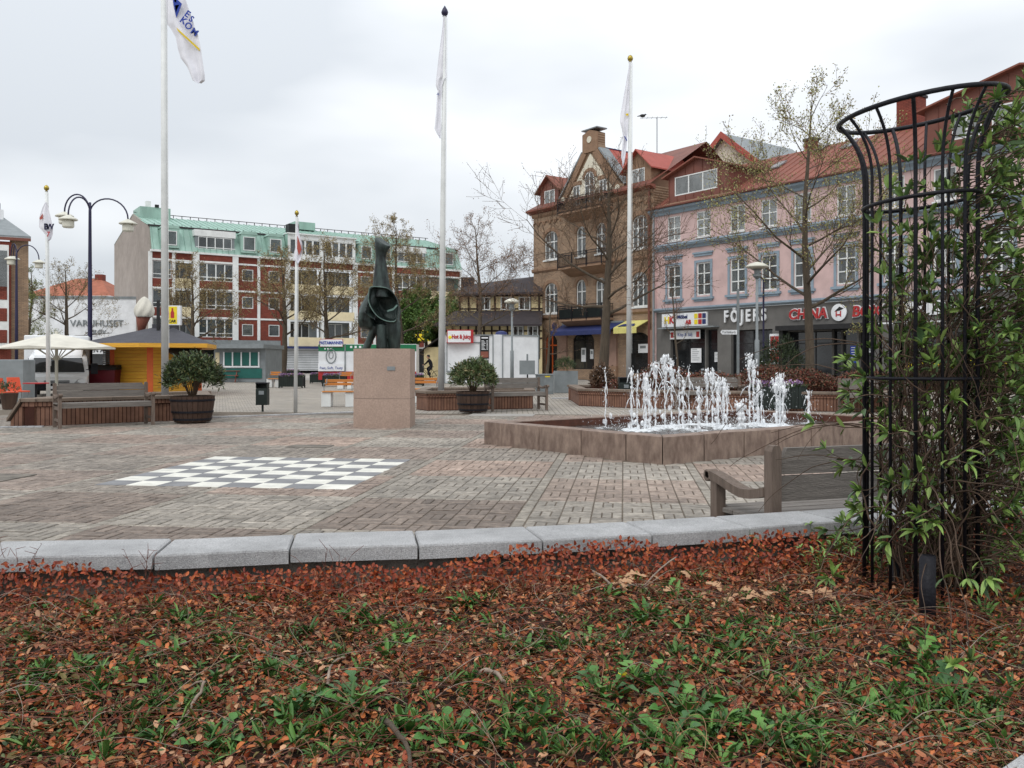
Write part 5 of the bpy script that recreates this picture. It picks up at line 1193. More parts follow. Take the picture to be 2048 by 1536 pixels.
# legs
mb.loft([ell(*q) for q in [(-.33, .02, 0, .09, .11), (-.27, .02, .15, .08, .1), (-.20, .02, .30, .09, .12), (-.12, .02, .46, .13, .14)]])
mb.loft([ell(*q) for q in [(.0, -.06, 0, .11, .12), (0, -.06, .25, .10, .12), (.0, -.05, .5, .12, .13)]])
mb.loft([ell(*q) for q in [(.26, .08, 0, .11, .13), (.24, .06, .2, .14, .14), (.22, .05, .38, .17, .16), (.18, .05, .58, .2, .16)]])
mb.loft([ell(*q) for q in [(.13, .12, 0, .1, .1), (.13, .12, .3, .1, .1), (.13, .12, .5, .14, .1)]])
# bowl: shell opening towards the viewer
n = 28; rings = []
cxb, czb = .085, .88
ctrl = [(490, 468), (430, 457), (368, 458), (358, 500), (356, 550), (376, 604), (415, 655), (470, 686), (528, 690), (545, 655), (552, 600), (548, 552), (528, 508)]
ctrl = [s2(*p) for p in ctrl]
def crv(t_):
    m_ = len(ctrl); u = t_*m_; i_ = int(u) % m_; f_ = u-int(u); P_4 = [ctrl[(i_+k) % m_] for k in (-1, 0, 1, 2)]
    return tuple(.5*(2*P_4[1][k] + (P_4[2][k]-P_4[0][k])*f_ + (2*P_4[0][k]-5*P_4[1][k]+4*P_4[2][k]-P_4[3][k])*f_*f_ + (3*P_4[1][k]-P_4[0][k]-3*P_4[2][k]+P_4[3][k])*f_**3) for k in (0, 1))
cxb = .07
def bowl(rf, yy):
    o_ = []
    for k in range(n):
        x, z = crv(k/n); dx, dz = x-cxb, z-czb; o_.append((cxb + rf*dx, yy + .20*dx, czb + rf*dz))
    return o_
sec_ = [bowl(.25, .30), bowl(.75, .22), bowl(1.0, -.02), bowl(1.06, -.26), bowl(1.02, -.275), bowl(.98, -.25), bowl(.95, -.04), bowl(.82, .12), bowl(.5, .20), bowl(.1, .22)]
mb.loft(sec_)
o_ = mb.build('figure', m_bronze, ST, smooth=True)
rm = o_.modifiers.new('r', 'REMESH'); rm.mode = 'VOXEL'; rm.voxel_size = .016; rm.use_smooth_shade = True
sm = o_.modifiers.new('s', 'SMOOTH'); sm.iterations = 4; sm.factor = .5
m_rim = M('bronze_rim', c(104, 128, 120), .5, .2, 6, .1, metal=.3)
pts = [(p[0], p[1]-.03, p[2]) for p in bowl(1.045, -.265)]
mb = MB(); arc = pts[:19]; mb.tube(arc, [.004] + [.009]*(len(arc)-2) + [.004], 6); mb.build('rim', m_rim, ST, smooth=True)
mb = MB(); mb.loft([[(.345, -.24, .86), (.355, -.18, .90), (.325, -.20, .90)], [(.27, -.28, .78), (.27, -.22, .80), (.26, -.22, .825)], [(.15, -.29, .745), (.15, -.24, .75), (.15, -.24, .785)]]); mb.build('blade', m_rim, ST)

# ================================================================== PLANTERS WITH BRICK WALLS
def planter(label, pts_, depth, ztop=.52, soil=True, slope=None, group=None, ext=None):
    # pts_: front base line left to right; closed towards the back
    p = [Vector(q) for q in pts_]; n_ = len(p)
    back = [Vector((p[-1].x + (ext or 0), p[-1].y + depth)), Vector((p[0].x, p[0].y + depth))]
    poly = p + back; o_ = thing('brick_planter', label, 'planter', (p[0].x, p[0].y, 0), group=group); O = p[0]
    mb = MB()
    for i in range(len(poly)):
        a, b_ = poly[i]-O, poly[(i+1) % len(poly)]-O; dr = (b_-a).normalized(); nn_ = Vector((-dr.y, dr.x)); ai, bi = a + nn_*.2, b_ + nn_*.2
        m2 = MB(); L_ = (b_-a).length; an = math.atan2(dr.y, dr.x)
        m2.frame(0, 0, 0).add([(0, 0, -.02), (L_, 0, -.02), (L_, .2, -.02), (0, .2, -.02), (0, 0, ztop-.07), (L_, 0, ztop-.07), (L_, .2, ztop-.07), (0, .2, ztop-.07)], [(0, 3, 2, 1), (4, 5, 6, 7), (0, 1, 5, 4), (1, 2, 6, 5), (2, 3, 7, 6), (3, 0, 4, 7)])
        w__ = m2.build('wall', m_tbrick, o_); w__.location = (a.x, a.y, 0); w__.rotation_euler = (0, 0, an)
        m3 = MB(); m3.box(-.015, L_+.015, -.03, .0, ztop-.17, ztop-.075); w3 = m3.build('brick_course', m_tbrick, o_); w3.location = (a.x, a.y, 0); w3.rotation_euler = (0, 0, an)
        ns = max(1, int(L_/.9))
        for k in range(ns):
            m4 = MB(); m4.bbox(k*L_/ns+.004 - (.05 if k == 0 else 0), (k+1)*L_/ns-.004 + (.05 if k == ns-1 else 0), -.06, .24, ztop-.068, ztop+rnd.uniform(0, .004), .01); w4 = m4.build('coping_stone', m_cope, o_); w4.location = (a.x, a.y, 0); w4.rotation_euler = (0, 0, an)
    mb = MB(); mb.quad(*[((q-O).x, (q-O).y, ztop-.12) for q in poly]); mb.build('soil', m_soil, o_)
    return o_
PL = planter('brick planter with sloping left end behind the left bench', [G(49, 852.5), G(102, 851.5), G(335, 842), G(418, 839)], 2.6, .575, ext=-1.0)
x0, y0 = G(49, 852.5); mb = MB(); xl = G(-6, 856)[0]
mb.xz([(xl-x0, -.02), (-.03, -.02), (-.03, .50), (xl-x0, .10)], 0, .2); mb.build('ramp_wall', m_tbrick, PL)
mb = MB(); mb.ext([(xl-x0-.05, -.06, .10), (-.06, -.06, .507), (-.06, .24, .507), (xl-x0-.05, .24, .10)], (0, 0, .068)); mb.build('ramp_coping', m_cope, PL)
PM = planter('brick planter behind the middle bench and barrel', [G(833, 818), G(855, 821), G(1066, 816.5)], 2.6, .53)
PR = planter('long brick planter with red hedge behind the fountain', [G(1158, 811), G(1250, 815), G(1480, 820), G(1760, 824)], 4.2, .52, ext=3)

# ================================================================== TEAK BENCHES
def bench(L=1.75, seatd=.56, top=.90, simple=False):
    o_ = thing('park_bench', '', 'bench')
    # local: x along, y=0 back plane, seat towards -y, z up
    for s_ in (0, 1):
        x = 0 if s_ == 0 else L-.07
        mb = MB(); mb.xz([(x, 0), (x+.07, 0), (x+.07, top-.03), (x+.055, top), (x+.015, top), (x, top-.03)], -.03, .04); mb.build('back_post', m_teakd, o_)
        mb = MB(); mb.box(x, x+.07, -seatd-.02, -seatd+.05, 0, .645); mb.build('leg', m_teakd, o_)
        ar = []
        for k in range(11):
            t_ = k/10; y = -seatd-.07 + (seatd+.04)*t_; z = .665 + .035*math.cos(t_*math.pi*1.25+.2) + .07*max(0, t_-.6)
            if t_ == 0: z -= .012
            ar.append((y, z))
        up = [(y, z+.0) for y, z in ar]; lo = [(y, z-.05 if 0 < k else z-.03) for k, (y, z) in enumerate(ar)]
        mb = MB(); mb.yz(up + lo[::-1], x-.008, x+.078); mb.build('armrest', m_teakd, o_)
        mb = MB(); mb.box(x+.015, x+.055, -seatd+.05, -.03, .36, .43); mb.box(x+.015, x+.055, -seatd+.05, -.03, .13, .18); mb.build('side_rail', m_teakd, o_)
    mb = MB(); z0, z1 = .745, top-.015
    prof = [(.07, z0), (L-.07, z0), (L-.07, z1-.05), (L-.10, z1-.045), (L-.125, z1), (.125, z1), (.10, z1-.045), (.07, z1-.05)]
    mb.xz(prof, -.012, .022); mb.build('back_slat', m_teak, o_)
    mb = MB(); mb.box(.07, L-.07, -.012, .022, .60, .735); mb.build('back_slat', m_teak, o_)
    mb = MB().frame(0, 0, 0)
    for x in (0, L-.07): mb = MB(); mb.frame(x+.035, -seatd-.06, .665, ry=R(90)); mb.lathe([(.030, -.043), (.036, -.038), (.036, .038), (.030, .043)], 12); mb.build('arm_scroll', m_teakd, o_)
    for k in range(5):
        y = -seatd + .005 + k*.11; mb = MB(); mb.bbox(.0 if k else .07, L-.0 if k else L-.07, y, y+.097, .475, .50, .005); mb.build('seat_slat', m_teak, o_)
    mb = MB(); mb.box(.07, L-.07, -seatd+.0, -seatd+.03, .40, .474); mb.build('front_rail', m_teak, o_)
    mb = MB(); mb.box(.07, L-.07, -.02, .01, .40, .474); mb.build('back_rail', m_teak, o_)
    return o_
B0 = bench(1.98); B0['label'] = 'weathered teak bench standing before the brick planter at the left'; B0['group'] = 'weathered teak benches'
B0.location = (-9.37, 17.86, 0); B0.rotation_euler = (0, 0, R(37)); B0.scale = (.93, 1, 1)
b1 = copy_tree(B0, label='weathered teak bench beside the middle barrel, before the middle planter'); b1.location = (-.75, 23.9, 0); b1.rotation_euler = (0, 0, R(22)); b1.scale = (.83, 1, 1)
b2 = copy_tree(B0, label='weathered teak bench behind the fountain jets, before the long planter'); b2.location = (AX(1342, 25.2), 25.0, 0); b2.rotation_euler = (0, 0, R(-3)); b2.scale = (.97, 1, 1)
b3 = copy_tree(B0, label='weathered teak bench behind the right end of the fountain, partly covered by the climber'); b3.location = (AX(1668, 23.5), 23.2, 0); b3.rotation_euler = (0, 0, R(-3))
b4 = copy_tree(B0, label='weathered teak bench seen from behind, just beyond the granite coping at the right')
A0 = Vector((1.36, 4.66)); dr = Vector((.93, .30)).normalized(); Ln = 1.72
A1 = A0 + dr*Ln
b4.location = (A1.x, A1.y, 0); b4.rotation_euler = (0, 0, math.atan2(-dr.y, -dr.x)); b4.scale = (Ln/1.98, 1, 1)

# ================================================================== BARRELS WITH SHRUBS
def shrub_fol(o_, rx, ry, rz, n, L, cols, z0, mat=None, nd=.9, wratio=.28, nm='foliage', cz=0, kind=None):
    r2 = np.random.default_rng(rnd.randrange(9999)); k = max(8, n//9)
    dirs = unit(r2.normal(size=(k, 3))); dirs[:, 2] = np.abs(dirs[:, 2])*1.0 - .22*(r2.random(k) < .45)
    rad = r2.uniform(.45, 1.0, k)**.5*(1 + .12*np.sin(dirs[:, 0]*7)*np.cos(dirs[:, 1]*6))
    ctr = dirs*rad[:, None]*np.array([rx, ry, rz]) + np.array([0, 0, z0])
    P = np.repeat(ctr, 9, 0); m_ = len(P); out_ = np.repeat(dirs, 9, 0)
    D = unit(out_*.9 + r2.normal(0, .75, (m_, 3)) + np.array([0, 0, .25])); N = unit(out_*.6 + r2.normal(0, .4, (m_, 3)) + np.array([0, 0, .9]))
    P = P + r2.normal(0, L*.35, (m_, 3)); Cc = np.array(cols)[r2.choice(len(cols), m_)]*r2.uniform(.7, 1.3, (m_, 1))
    Lx = L*r2.uniform(.6, 1.2, m_); return leaf_mesh(nm, P, D, N, Lx, Lx*wratio, Cc, mat or m_green, o_, fold=.12, kind=kind)
def barrel(px, py, r, h, label, slab, fr, fh, cols, stems_=True, group=None):
    x, y = G(px, py); y += r*.8; x = AX(px, y)
    o_ = thing('barrel_planter', label, 'barrel planter', (x, y, 0), group='half barrels with shrubs')
    ns = 26
    for k in range(ns):
        a0 = 2*math.pi*k/ns; a1 = 2*math.pi*(k+1)/ns - .02; mb = MB(); secs_ = []
        for t_ in (0, .33, .66, 1):
            rr = r*(.80 + .20*t_ + .035*math.sin(math.pi*t_)); z = .03 + (h-.03)*t_
            secs_.append([(rr*math.cos(a0), rr*math.sin(a0), z), (rr*math.cos(a1), rr*math.sin(a1), z), ((rr-.035)*math.cos(a1), (rr-.035)*math.sin(a1), z), ((rr-.035)*math.cos(a0), (rr-.035)*math.sin(a0), z)])
        mb.loft(secs_); mb.build('stave', m_barrel, o_)
    for t_ in (.15, .42, .85):
        rr = r*(.80 + .20*t_ + .035*math.sin(math.pi*t_)) + .006; mb = MB(); mb.lathe([(rr, h*t_-.022), (rr+.004, h*t_-.02), (rr+.006, h*t_+.02), (rr+.002, h*t_+.022)], 26); mb.build('hoop', m_iron, o_)
    mb = MB(); mb.lathe([(r*.97, h-.07), (.01, h-.05)], 20); mb.build('soil', m_soil, o_)
    s_ = thing('shrub', slab, 'shrub', (x, y, h-.05), group='rhododendrons in the barrels')
    shrub_fol(s_, fr, fr, fh*.62, 5200, .105, cols, fh*.42)
    P0, P1, R0, R1 = [], [], [], []
    for k in range(26):
        a = rnd.uniform(0, 6.28); q = rnd.uniform(.15, .75); p = Vector((.05*math.cos(a), .05*math.sin(a), 0)); e = Vector((fr*q*math.cos(a), fr*q*math.sin(a), fh*.6)); prev = p
        for j in range(1, 5):
            t_ = j/4; c_ = p.lerp(e, t_) + Vector((0, 0, .08*math.sin(math.pi*t_))); P0.append(prev[:]); P1.append(c_[:]); R0.append(.014*(1-t_*.7)); R1.append(.014*(1-t_*.8)); prev = c_
    twig_mesh('stems', P0, P1, R0, R1, m_barkt, s_, n=4)
    return o_
gcols = [c(62, 78, 50), c(74, 92, 56), c(88, 104, 62), c(104, 106, 70), c(52, 66, 44)]
barrel(385, 848, .47, .59, 'wooden half barrel standing right of the left bench', 'dark green rhododendron bush in the left barrel, before the yellow kiosk', .60, .95, gcols)
barrel(946, 827, .44, .56, 'wooden half barrel standing left of the middle bench', 'lighter green rhododendron bush in the middle barrel', .60, .84, [c(84, 104, 62), c(98, 116, 72), c(112, 124, 84), c(70, 90, 54), c(130, 120, 84)])

# ================================================================== FLAG POLES AND FLAGS
def pole(px_b, px_t, ty, d, r0, r1, label, z0=0, knob=True, dark=False, top=None):
    xb = AX(px_b, d); xt = AX(px_t, d); zt = top if top else ZZ(ty, d)
    o_ = thing('flagpole', label, 'flagpole', (xb, d, z0), group='white flagpoles'); L = zt - z0
    lean = (xt-xb)
    mb = MB(); mb.tube([(0, 0, 0), (lean*.5, 0, L*.5), (lean, 0, L)], [r0, (r0+r1)/2, r1], 14); mb.build('pole', m_whitep, o_, smooth=True)
    if knob:
        mb = MB(); kr = r1*1.9
        mb.lathe([(r1*1.2, L), (r1*.6, L+.03), (kr*.8, L+.05), (kr, L+.05+kr*.7), (kr*.7, L+.05+kr*1.5), (.004, L+.07+kr*(2.4 if dark else 1.7))], 12, x=lean); mb.build('finial', m_purpole if dark else m_gold, o_, smooth=True)
    mb = MB(); mb.tube([(r0+.02, -.02, 1.2), (lean + r1+.02, -.02, L-.05)], .006, 4); mb.build('halyard', m_whitep, o_)
    return o_
pole(330, 327, 0, 21.0, .084, .063, 'tallest white flagpole at the left, cut off by the top of the photo', .45, knob=True, top=11.3)
pole(882, 889.5, 33, 25.6, .095, .055, 'white flagpole behind the middle barrel, with dark finial', .4, dark=True)
pole(1257, 1260.5, 124, 28.3, .085, .05, 'white flagpole before the brick house, behind the fountain', .4)
pole(591, 593.5, 433, 22.4, .05, .03, 'thin white flagpole standing on the paving, left of the statue', 0)
pole(97, 93, 383, 26, .06, .04, 'white flagpole beside the white parasol at the far left', 0)
def flag(px0, d, outline, label, amp=.05, rows_=None, mat=None, cat_=None):
    # outline rows: (y_px, xleft_px, xright_px); built as a folded cloth at distance d
    o_ = thing('flag', label, 'flag', (AX(px0, d), d - .06, ZZ(outline[0][0], d)))
    nx_ = 18; vs = []; fs = []; x_ref = AX(px0, d); z_ref = ZZ(outline[0][0], d)
    rows2 = []
    for i in range(len(outline)-1):
        for k in range(6): t_ = k/6; rows2.append(tuple(outline[i][q]*(1-t_) + outline[i+1][q]*t_ for q in range(3)))
    rows2.append(outline[-1])
    for r_i, (yy, xl, xr) in enumerate(rows2):
        for k in range(nx_+1):
            t_ = k/nx_; x = AX(xl + (xr-xl)*t_, d) - x_ref; z = ZZ(yy, d) - z_ref
            y = amp*math.sin(t_*9 + r_i*.06)*(.3 + .7*min(1, r_i/12)); vs.append((x, y, z))
    for i in range(len(rows2)-1):
        for k in range(nx_): a = i*(nx_+1)+k; fs.append((a, a+1, a+nx_+2, a+nx_+1))
    mb = MB(); mb.add(vs, fs); f_ = mb.build('cloth', mat or m_flag, o_, smooth=True)
    return o_
f1 = flag(331, 21.0, [(-110, 331, 352), (-60, 332, 362), (0, 332, 373), (20, 333, 380), (48, 334, 390), (58, 342, 393), (75, 352, 400), (100, 357, 405), (118, 363, 407), (135, 376, 409), (150, 383, 411), (163, 388, 411), (168, 396, 403)], 'white flag with blue lettering, yellow stripe and shield hanging from the tallest pole', .05)
def onflag(px, py): return (AX(px, 21.0) - AX(331, 21.0), ZZ(py, 21.0) - ZZ(-110, 21.0))
def flagpoly(nm, pts_, mat, par): 
    mb = MB(); q = [onflag(*p) for p in pts_]; mb.xz(q, -.075, -.068); return mb.build(nm, mat, par)
flagpoly('stripe', [(357, 59), (403, 101), (403, 106), (360, 66)], m_fyel, f1)
flagpoly('shield', [(349, -6), (368, 12), (357, 40), (351, 14)], m_fblue, f1)
for q in ([(352, 2), (357, 4), (357, 10), (353, 8)], [(354, 15), (363, 14), (359, 22), (356, 31)]): flagpoly('shield_mark', q, m_fyel, f1)
for s_, px, py, sz in (('E', 379, 33, .22), ('S', 387, 43, .2), ('K', 371, 46, .22), ('O', 381, 57, .22), ('M', 393, 69, .22)):
    x, z = onflag(px, py); text('letter', s_, sz, m_fblue, f1, x, -.082, z, ext=.003, bold=.006, rot=R(-36))
f2 = flag(888, 25.6, [(33, 888, 890), (70, 883.5, 891.5), (110, 878, 891), (155, 873, 893.5), (160, 872, 889), (173, 872, 885), (182, 875.5, 885), (195, 874, 883.5), (230, 872, 882), (258, 869.5, 883), (268, 874, 882), (278, 880, 881.5)], 'plain white flag drooping along the middle pole', .03)
mb = MB(); z = ZZ(190, 25.6) - ZZ(33, 25.6); mb.tube([(AX(874.5, 25.6)-AX(888, 25.6), -.05, z-.03), (AX(876.5, 25.6)-AX(888, 25.6), -.05, z+.03), (AX(878.5, 25.6)-AX(888, 25.6), -.05, z-.04)], .012, 4); mb.build('mark', m_fblue, f2)
f3 = flag(1259, 28.3, [(126, 1259, 1261), (160, 1253, 1260), (200, 1246, 1258), (228, 1241, 1257), (245, 1239.5, 1256.5), (257, 1243, 1256), (275, 1246, 1254), (300, 1243, 1252), (315, 1242, 1250), (325, 1244, 1248), (334, 1244.5, 1245.5)], 'plain white flag drooping along the pole before the brick house', .03)
mb = MB(); zf = lambda y: ZZ(y, 28.3)-ZZ(126, 28.3); xf = lambda x: AX(x, 28.3)-AX(1259, 28.3)
mb.tube([(xf(1248), -.05, zf(274)), (xf(1253), -.05, zf(283))], .018, 4); mb.build('mark', m_fblue, f3); mb = MB(); mb.box(xf(1251), xf(1256), -.05, -.045, zf(233), zf(229)); mb.build('mark', m_fyel, f3)
f4 = flag(592, 22.4, [(445, 594, 595), (470, 594, 600), (488, 593, 606), (505, 589, 606.5), (520, 588, 603), (528, 596, 598)], 'small white flag with red print drooping on the thin pole left of the statue', .03)
zf = lambda y: ZZ(y, 22.4)-ZZ(445, 22.4); xf = lambda x: AX(x, 22.4)-AX(592, 22.4)
mb = MB(); mb.xz([(xf(596), zf(498)), (xf(597), zf(472)), (xf(603), zf(490)), (xf(605), zf(500)), (xf(600), zf(512))], -.05, -.045); mb.build('print', m_rred, f4)
f5 = flag(94, 26, [(405, 93, 96), (418, 86, 99), (435, 80, 104), (455, 79, 109), (470, 92, 109), (478, 97, 106), (482, 98, 100)], 'small white flag with black and red lettering on the far left pole', .04)
zf = lambda y: ZZ(y, 26)-ZZ(405, 26); xf = lambda x: AX(x, 26)-AX(94, 26)
mb = MB(); mb.xz([(xf(83), zf(438)), (xf(90), zf(428)), (xf(90), zf(438)), (xf(86), zf(441))], -.065, -.06); mb.build('print', m_rred, f5)
text('letter', 'B', .24, m_purpole, f5, xf(97), -.07, zf(455), ext=.003, bold=.01); text('letter', 'W', .22, m_purpole, f5, xf(104.5), -.07, zf(455), ext=.003, bold=.01); text('letters', '7', .2, m_red, f5, xf(101), -.07, zf(470), ext=.003, bold=.005)

# ================================================================== LAMPS
def arch_lamp(px, base_d, ty, arms, label):
    x = AX(px, base_d); L = ZZ(ty, base_d); o_ = thing('street_lamp', label, 'street lamp', (x, base_d, 0), group='arched street lamps')
    mb = MB(); mb.tube([(0, 0, 0), (0, 0, L*.45), (0, 0, L-.5), (0, 0, L-.1)], [.10, .09, .06, .05], 10); mb.build('post', m_purpole, o_, smooth=True)
    for (hx, hy, reach_z, dyy) in arms:
        X_ = AX(hx, base_d) - x; Zh = ZZ(hy, base_d); pts_ = []
        apex = ZZ(reach_z, base_d)
        z0 = L - .55
        for k in range(15):
            a = math.pi*k/14; xx_ = X_*(1-math.cos(a))/2; zb_ = z0 + (Zh+.05-z0)*(k/14); pts_.append((xx_, dyy*(1-math.cos(a))/2, zb_ + (apex - (z0+Zh)/2)*math.sin(a)))
        mb = MB(); mb.tube(pts_, .032, 7); a_o = mb.build('arm', m_purpole, o_, smooth=True)
        mb = MB().frame(X_, dyy, Zh); mb.lathe([(.05, .05), (.09, .03), (.34, -.10), (.36, -.14), (.34, -.16), (.18, -.16), (.22, -.20), (.22, -.42), (.18, -.46), (.02, -.47)], 16); mb.build('lamp_head', m_lampw, o_, smooth=False)
arch_lamp(180, 36, 400, [(129, 426, 390, 0), (256, 441, 399, 0), (166, 442, 401, -1.2)], 'three armed dark lamp post with white bell heads above the kiosk')
arch_lamp(33, 52, 495, [(78, 521, 491, 0), (22, 514, 488, 0), (8, 510, 488, 1)], 'smaller arched lamp post by the left edge, before the corner building')
def mush(px, d, ty, label, r, br=2, zb=0):
    x = AX(px, d); zt = ZZ(ty, d); o_ = thing('street_lamp', label, 'street lamp', (x, d, zb), group='mushroom shaped park lamps'); L = zt-zb
    mb = MB(); mb.tube([(0, 0, 0), (0, 0, L*.45), (0, 0, L*.46), (0, 0, L-.35)], [.075, .075, .045, .04], 10); mb.build('post', m_greym, o_, smooth=True)
    mb = MB(); mb.lathe([(.05, L-.5), (.13, L-.42), (.13, L-.36), (.09, L-.34), (.09, L-.24), (.16, L-.2)], 12); mb.build('collar', m_greym, o_)
    mb = MB(); mb.lathe([(.12, L-.2), (r*.7, L-.16), (r, L-.13), (r*.92, L-.09), (r*.6, L-.02), (r*.15, L+.03), (.01, L+.035)], 20); mb.build('lamp_shade', m_lampw, o_, smooth=True)
mush(1024, 36, 598, 'grey park lamp with pale mushroom head before the burger trailer', .33)
mush(1514, 27.5, 526, 'grey park lamp with pale mushroom head standing in the hedge before the pink building', .37)
SPO = thing('sign_post', 'grey post with a white arrow sign before the pink building', 'sign post', (AX(1476, 31), 31, 0))
bx('post', m_greym, SPO, -.04, .04, -.04, .04, 0, ZZ(578, 31)); mb = MB(); za, zb_ = ZZ(660, 31), ZZ(669, 31); xl, xr = AX(1440, 31)-AX(1476, 31), AX(1473, 31)-AX(1476, 31)
mb.xz([(xl, (za+zb_)/2), (xl+.06, zb_), (xr, zb_), (xr, za), (xl+.06, za)], -.08, -.045); mb.build('arrow_sign', m_whitem, SPO); text('letters', 'Turistbyrå', .115, m_black, SPO, (xl+xr)/2, -.085, (za+zb_)/2, ext=.002)
mb = MB(); mb.tube([(0, 0, 0), (0, 0, ZZ(560, 33))], .035, 6); mb.tube([(0, 0, ZZ(560, 33)), (-.12, 0, ZZ(552, 33)), (-.3, 0, ZZ(551, 33))], .03, 6); mb.build('lamp_post', m_purpole, label='thin dark curved post right of the mushroom lamp at the pink building', cat='post', loc=(AX(1527, 33), 33, 0))

# ================================================================== BINS, FLOWER BOXES
def bin_(px, py, w_, h, label, legs=True):
    x, y = G(px, py); o_ = thing('litter_bin', label, 'litter bin', (x, y+w_/2, 0), group='dark green litter bins')
    z0 = .18 if legs else .02
    mb = MB(); mb.bbox(-w_/2, w_/2, -w_*.4, w_*.4, z0, h-.16, .02); mb.build('body', m_dkgreen, o_)
    if legs:
        mb = MB(); mb.tube([(0, 0, 0), (0, 0, z0)], .03, 8); mb.build('foot', m_dkgreen, o_)
    mb = MB(); mb.bbox(-w_/2-.01, w_/2+.01, -w_*.4-.01, w_*.4+.01, h-.03, h, .01); mb.build('lid', m_iron, o_)
    mb = MB()
    for s_ in (-1, 1):
        mb.box(s_*w_/2-.015*(s_ > 0)-.0, s_*w_/2+.015*(s_ < 0)+.0, -w_*.38, w_*.38, h-.16, h-.03)
    mb.box(-w_/2+.016, w_/2-.016, w_*.36, w_*.38, h-.16, h-.03); mb.build('hood', m_dkgreen, o_)
    bx('label_plate', m_greym, o_, -.07, .07, -w_*.4-.006, -w_*.4-.001, h-.32, h-.22); return o_
bin_(522, 824, .30, .78, 'small dark green litter bin on a foot, left of the thin flagpole')
b_ = bin_(1253, 812, .42, .86, 'large dark green litter bin before the long planter, by the tree', legs=False); bx('sticker', m_whitem, b_, .10, .18, -.182, -.17, .08, .2)
def flowerbox(px, py, w_, h, label, d_=.6, n=260):
    x, y = G(px, py); o_ = thing('flower_box', label, 'flower box', (x, y, 0), group='black flower boxes with purple flowers')
    nb = int(w_/.09)
    for k in range(nb): mb = MB(); mb.box(-w_/2 + k*w_/nb + .004, -w_/2 + (k+1)*w_/nb - .004, 0, .03, .06, h); mb.build('board', m_dkgreen, o_)
    mb = MB(); mb.box(-w_/2, w_/2, .031, d_, .08, h-.02); mb.build('box', m_black, o_)
    for sx_ in (-1, 1):
        for yy in (.0, d_-.06): bx('corner_post', m_dkgreen, o_, sx_*w_/2 - .03, sx_*w_/2+.03, yy-.01, yy+.05, 0, h+.02)
    r2 = np.random.default_rng(3); m_ = n*3; P = np.stack([r2.uniform(-w_/2, w_/2, m_), r2.uniform(0, d_, m_), h + r2.uniform(0, .16, m_)*(1-.3*r2.random(m_))], 1)
    cl = np.array([c(150, 110, 160), c(176, 140, 184), c(120, 92, 136), c(206, 190, 210), c(200, 180, 90)])[r2.choice(5, m_, p=[.35, .25, .2, .1, .1])]
    leaf_mesh('flowers', P, r2.normal(size=(m_, 3)), np.tile([0., 0, 1.], (m_, 1)), .055, .05, cl, m_purple, o_, kind='stuff')
    P = np.stack([r2.uniform(-w_/2-.03, w_/2+.03, m_), r2.uniform(-.04, d_, m_), h - .03 + r2.uniform(0, .1, m_)], 1); leaf_mesh('leaves', P, r2.normal(size=(m_, 3)) + [0, -.5, .2], np.tile([0., -.3, 1.], (m_, 1)), .06, .03, np.tile(c(70, 90, 50), (m_, 1)), m_green, o_, kind='stuff')
for (px, py, w_, h, lab) in ((1562, 822, 1.32, .66, 'large black flower box with purple flowers behind the right part of the fountain'), (581, 776, 1.15, .58, 'black flower box with purple flowers left of the thin flagpole'), (632, 767, .7, .5, 'small flower box between the thin flagpole and the red and green trailer'), (667, 773, 1.15, .55, 'flower box before the red and green trailer'), (834, 772, .6, .5, 'flower box just right of the pedestal'), (575, 757, 1.6, .55, 'far flower box under the silver shutter, left of the thin flagpole')): flowerbox(px, py, w_, h, lab)
def wbench(px0, px1, py, label):
    d = G(px0, py)[1]; xa = AX(px0, d); L = AX(px1, d) - xa; o_ = thing('slatted_bench', label, 'bench', (xa, d+.1, 0), group='orange slatted benches')
    for z, y in ((.80, .46), (.70, .44)): mb = MB(); mb.bbox(0, L, y, y+.035, z-.08, z, .006); mb.build('back_slat', m_owood, o_)
    for k in range(4): mb = MB(); mb.bbox(0, L, k*.105, k*.105+.09, .43, .46, .006); mb.build('seat_slat', m_owood, o_)
    for x in (L*.12, L*.88): mb = MB(); mb.bbox(x-.14, x+.14, .05, .42, 0, .43, .01); mb.build('foot', m_whitep, o_)
    for x in (L*.06, L*.94): mb = MB(); mb.tube([(x, .06, .47), (x, .02, .66), (x, .08, .69), (x, .40, .66), (x, .46, .82)], .014, 6); mb.build('armrest', m_greym, o_)
for (a, b_, py, lab) in ((642, 706, 814, 'orange slatted bench left of the pedestal'), (706, 722, 812, 'end of an orange slatted bench right behind the pedestal'), (822, 876, 806, 'orange slatted bench right of the pedestal'), (534, 557, 775, 'orange slatted bench left of the flower box'), (676, 702, 778, 'small orange slatted bench before the red and green trailer')): wbench(a, b_, py, lab)
def picnic(px, py, label):
    x, y = G(px, py); o_ = thing('picnic_table', label, 'picnic table', (x, y, 0), group='red picnic tables'); w_ = 1.7
    for k in range(5): mb = MB(); mb.box(-w_/2, w_/2, -.38+k*.155, -.38+k*.155+.14, .70, .735); mb.build('table_board', m_rrust, o_)
    for yy in (-.78, .64): mb = MB(); mb.box(-w_/2, w_/2, yy, yy+.24, .42, .455); mb.build('seat_board', m_rrust, o_)
    for x_ in (-w_*.36, w_*.36):
        mb = MB(); mb.ext([(x_, -.3, .7), (x_, -.2, .7), (x_, -.62, 0), (x_, -.74, 0)], (.045, 0, 0)); mb.ext([(x_, .2, .7), (x_, .3, .7), (x_, .74, 0), (x_, .62, 0)], (.045, 0, 0)); mb.box(x_+.046, x_+.09, -.78, .88, .36, .42); mb.build('leg_frame', m_rrust, o_)
picnic(457, 764, 'red picnic table before the teal shuttered kiosk, left'); picnic(522, 762, 'red picnic table at the right end of the teal shuttered kiosk')
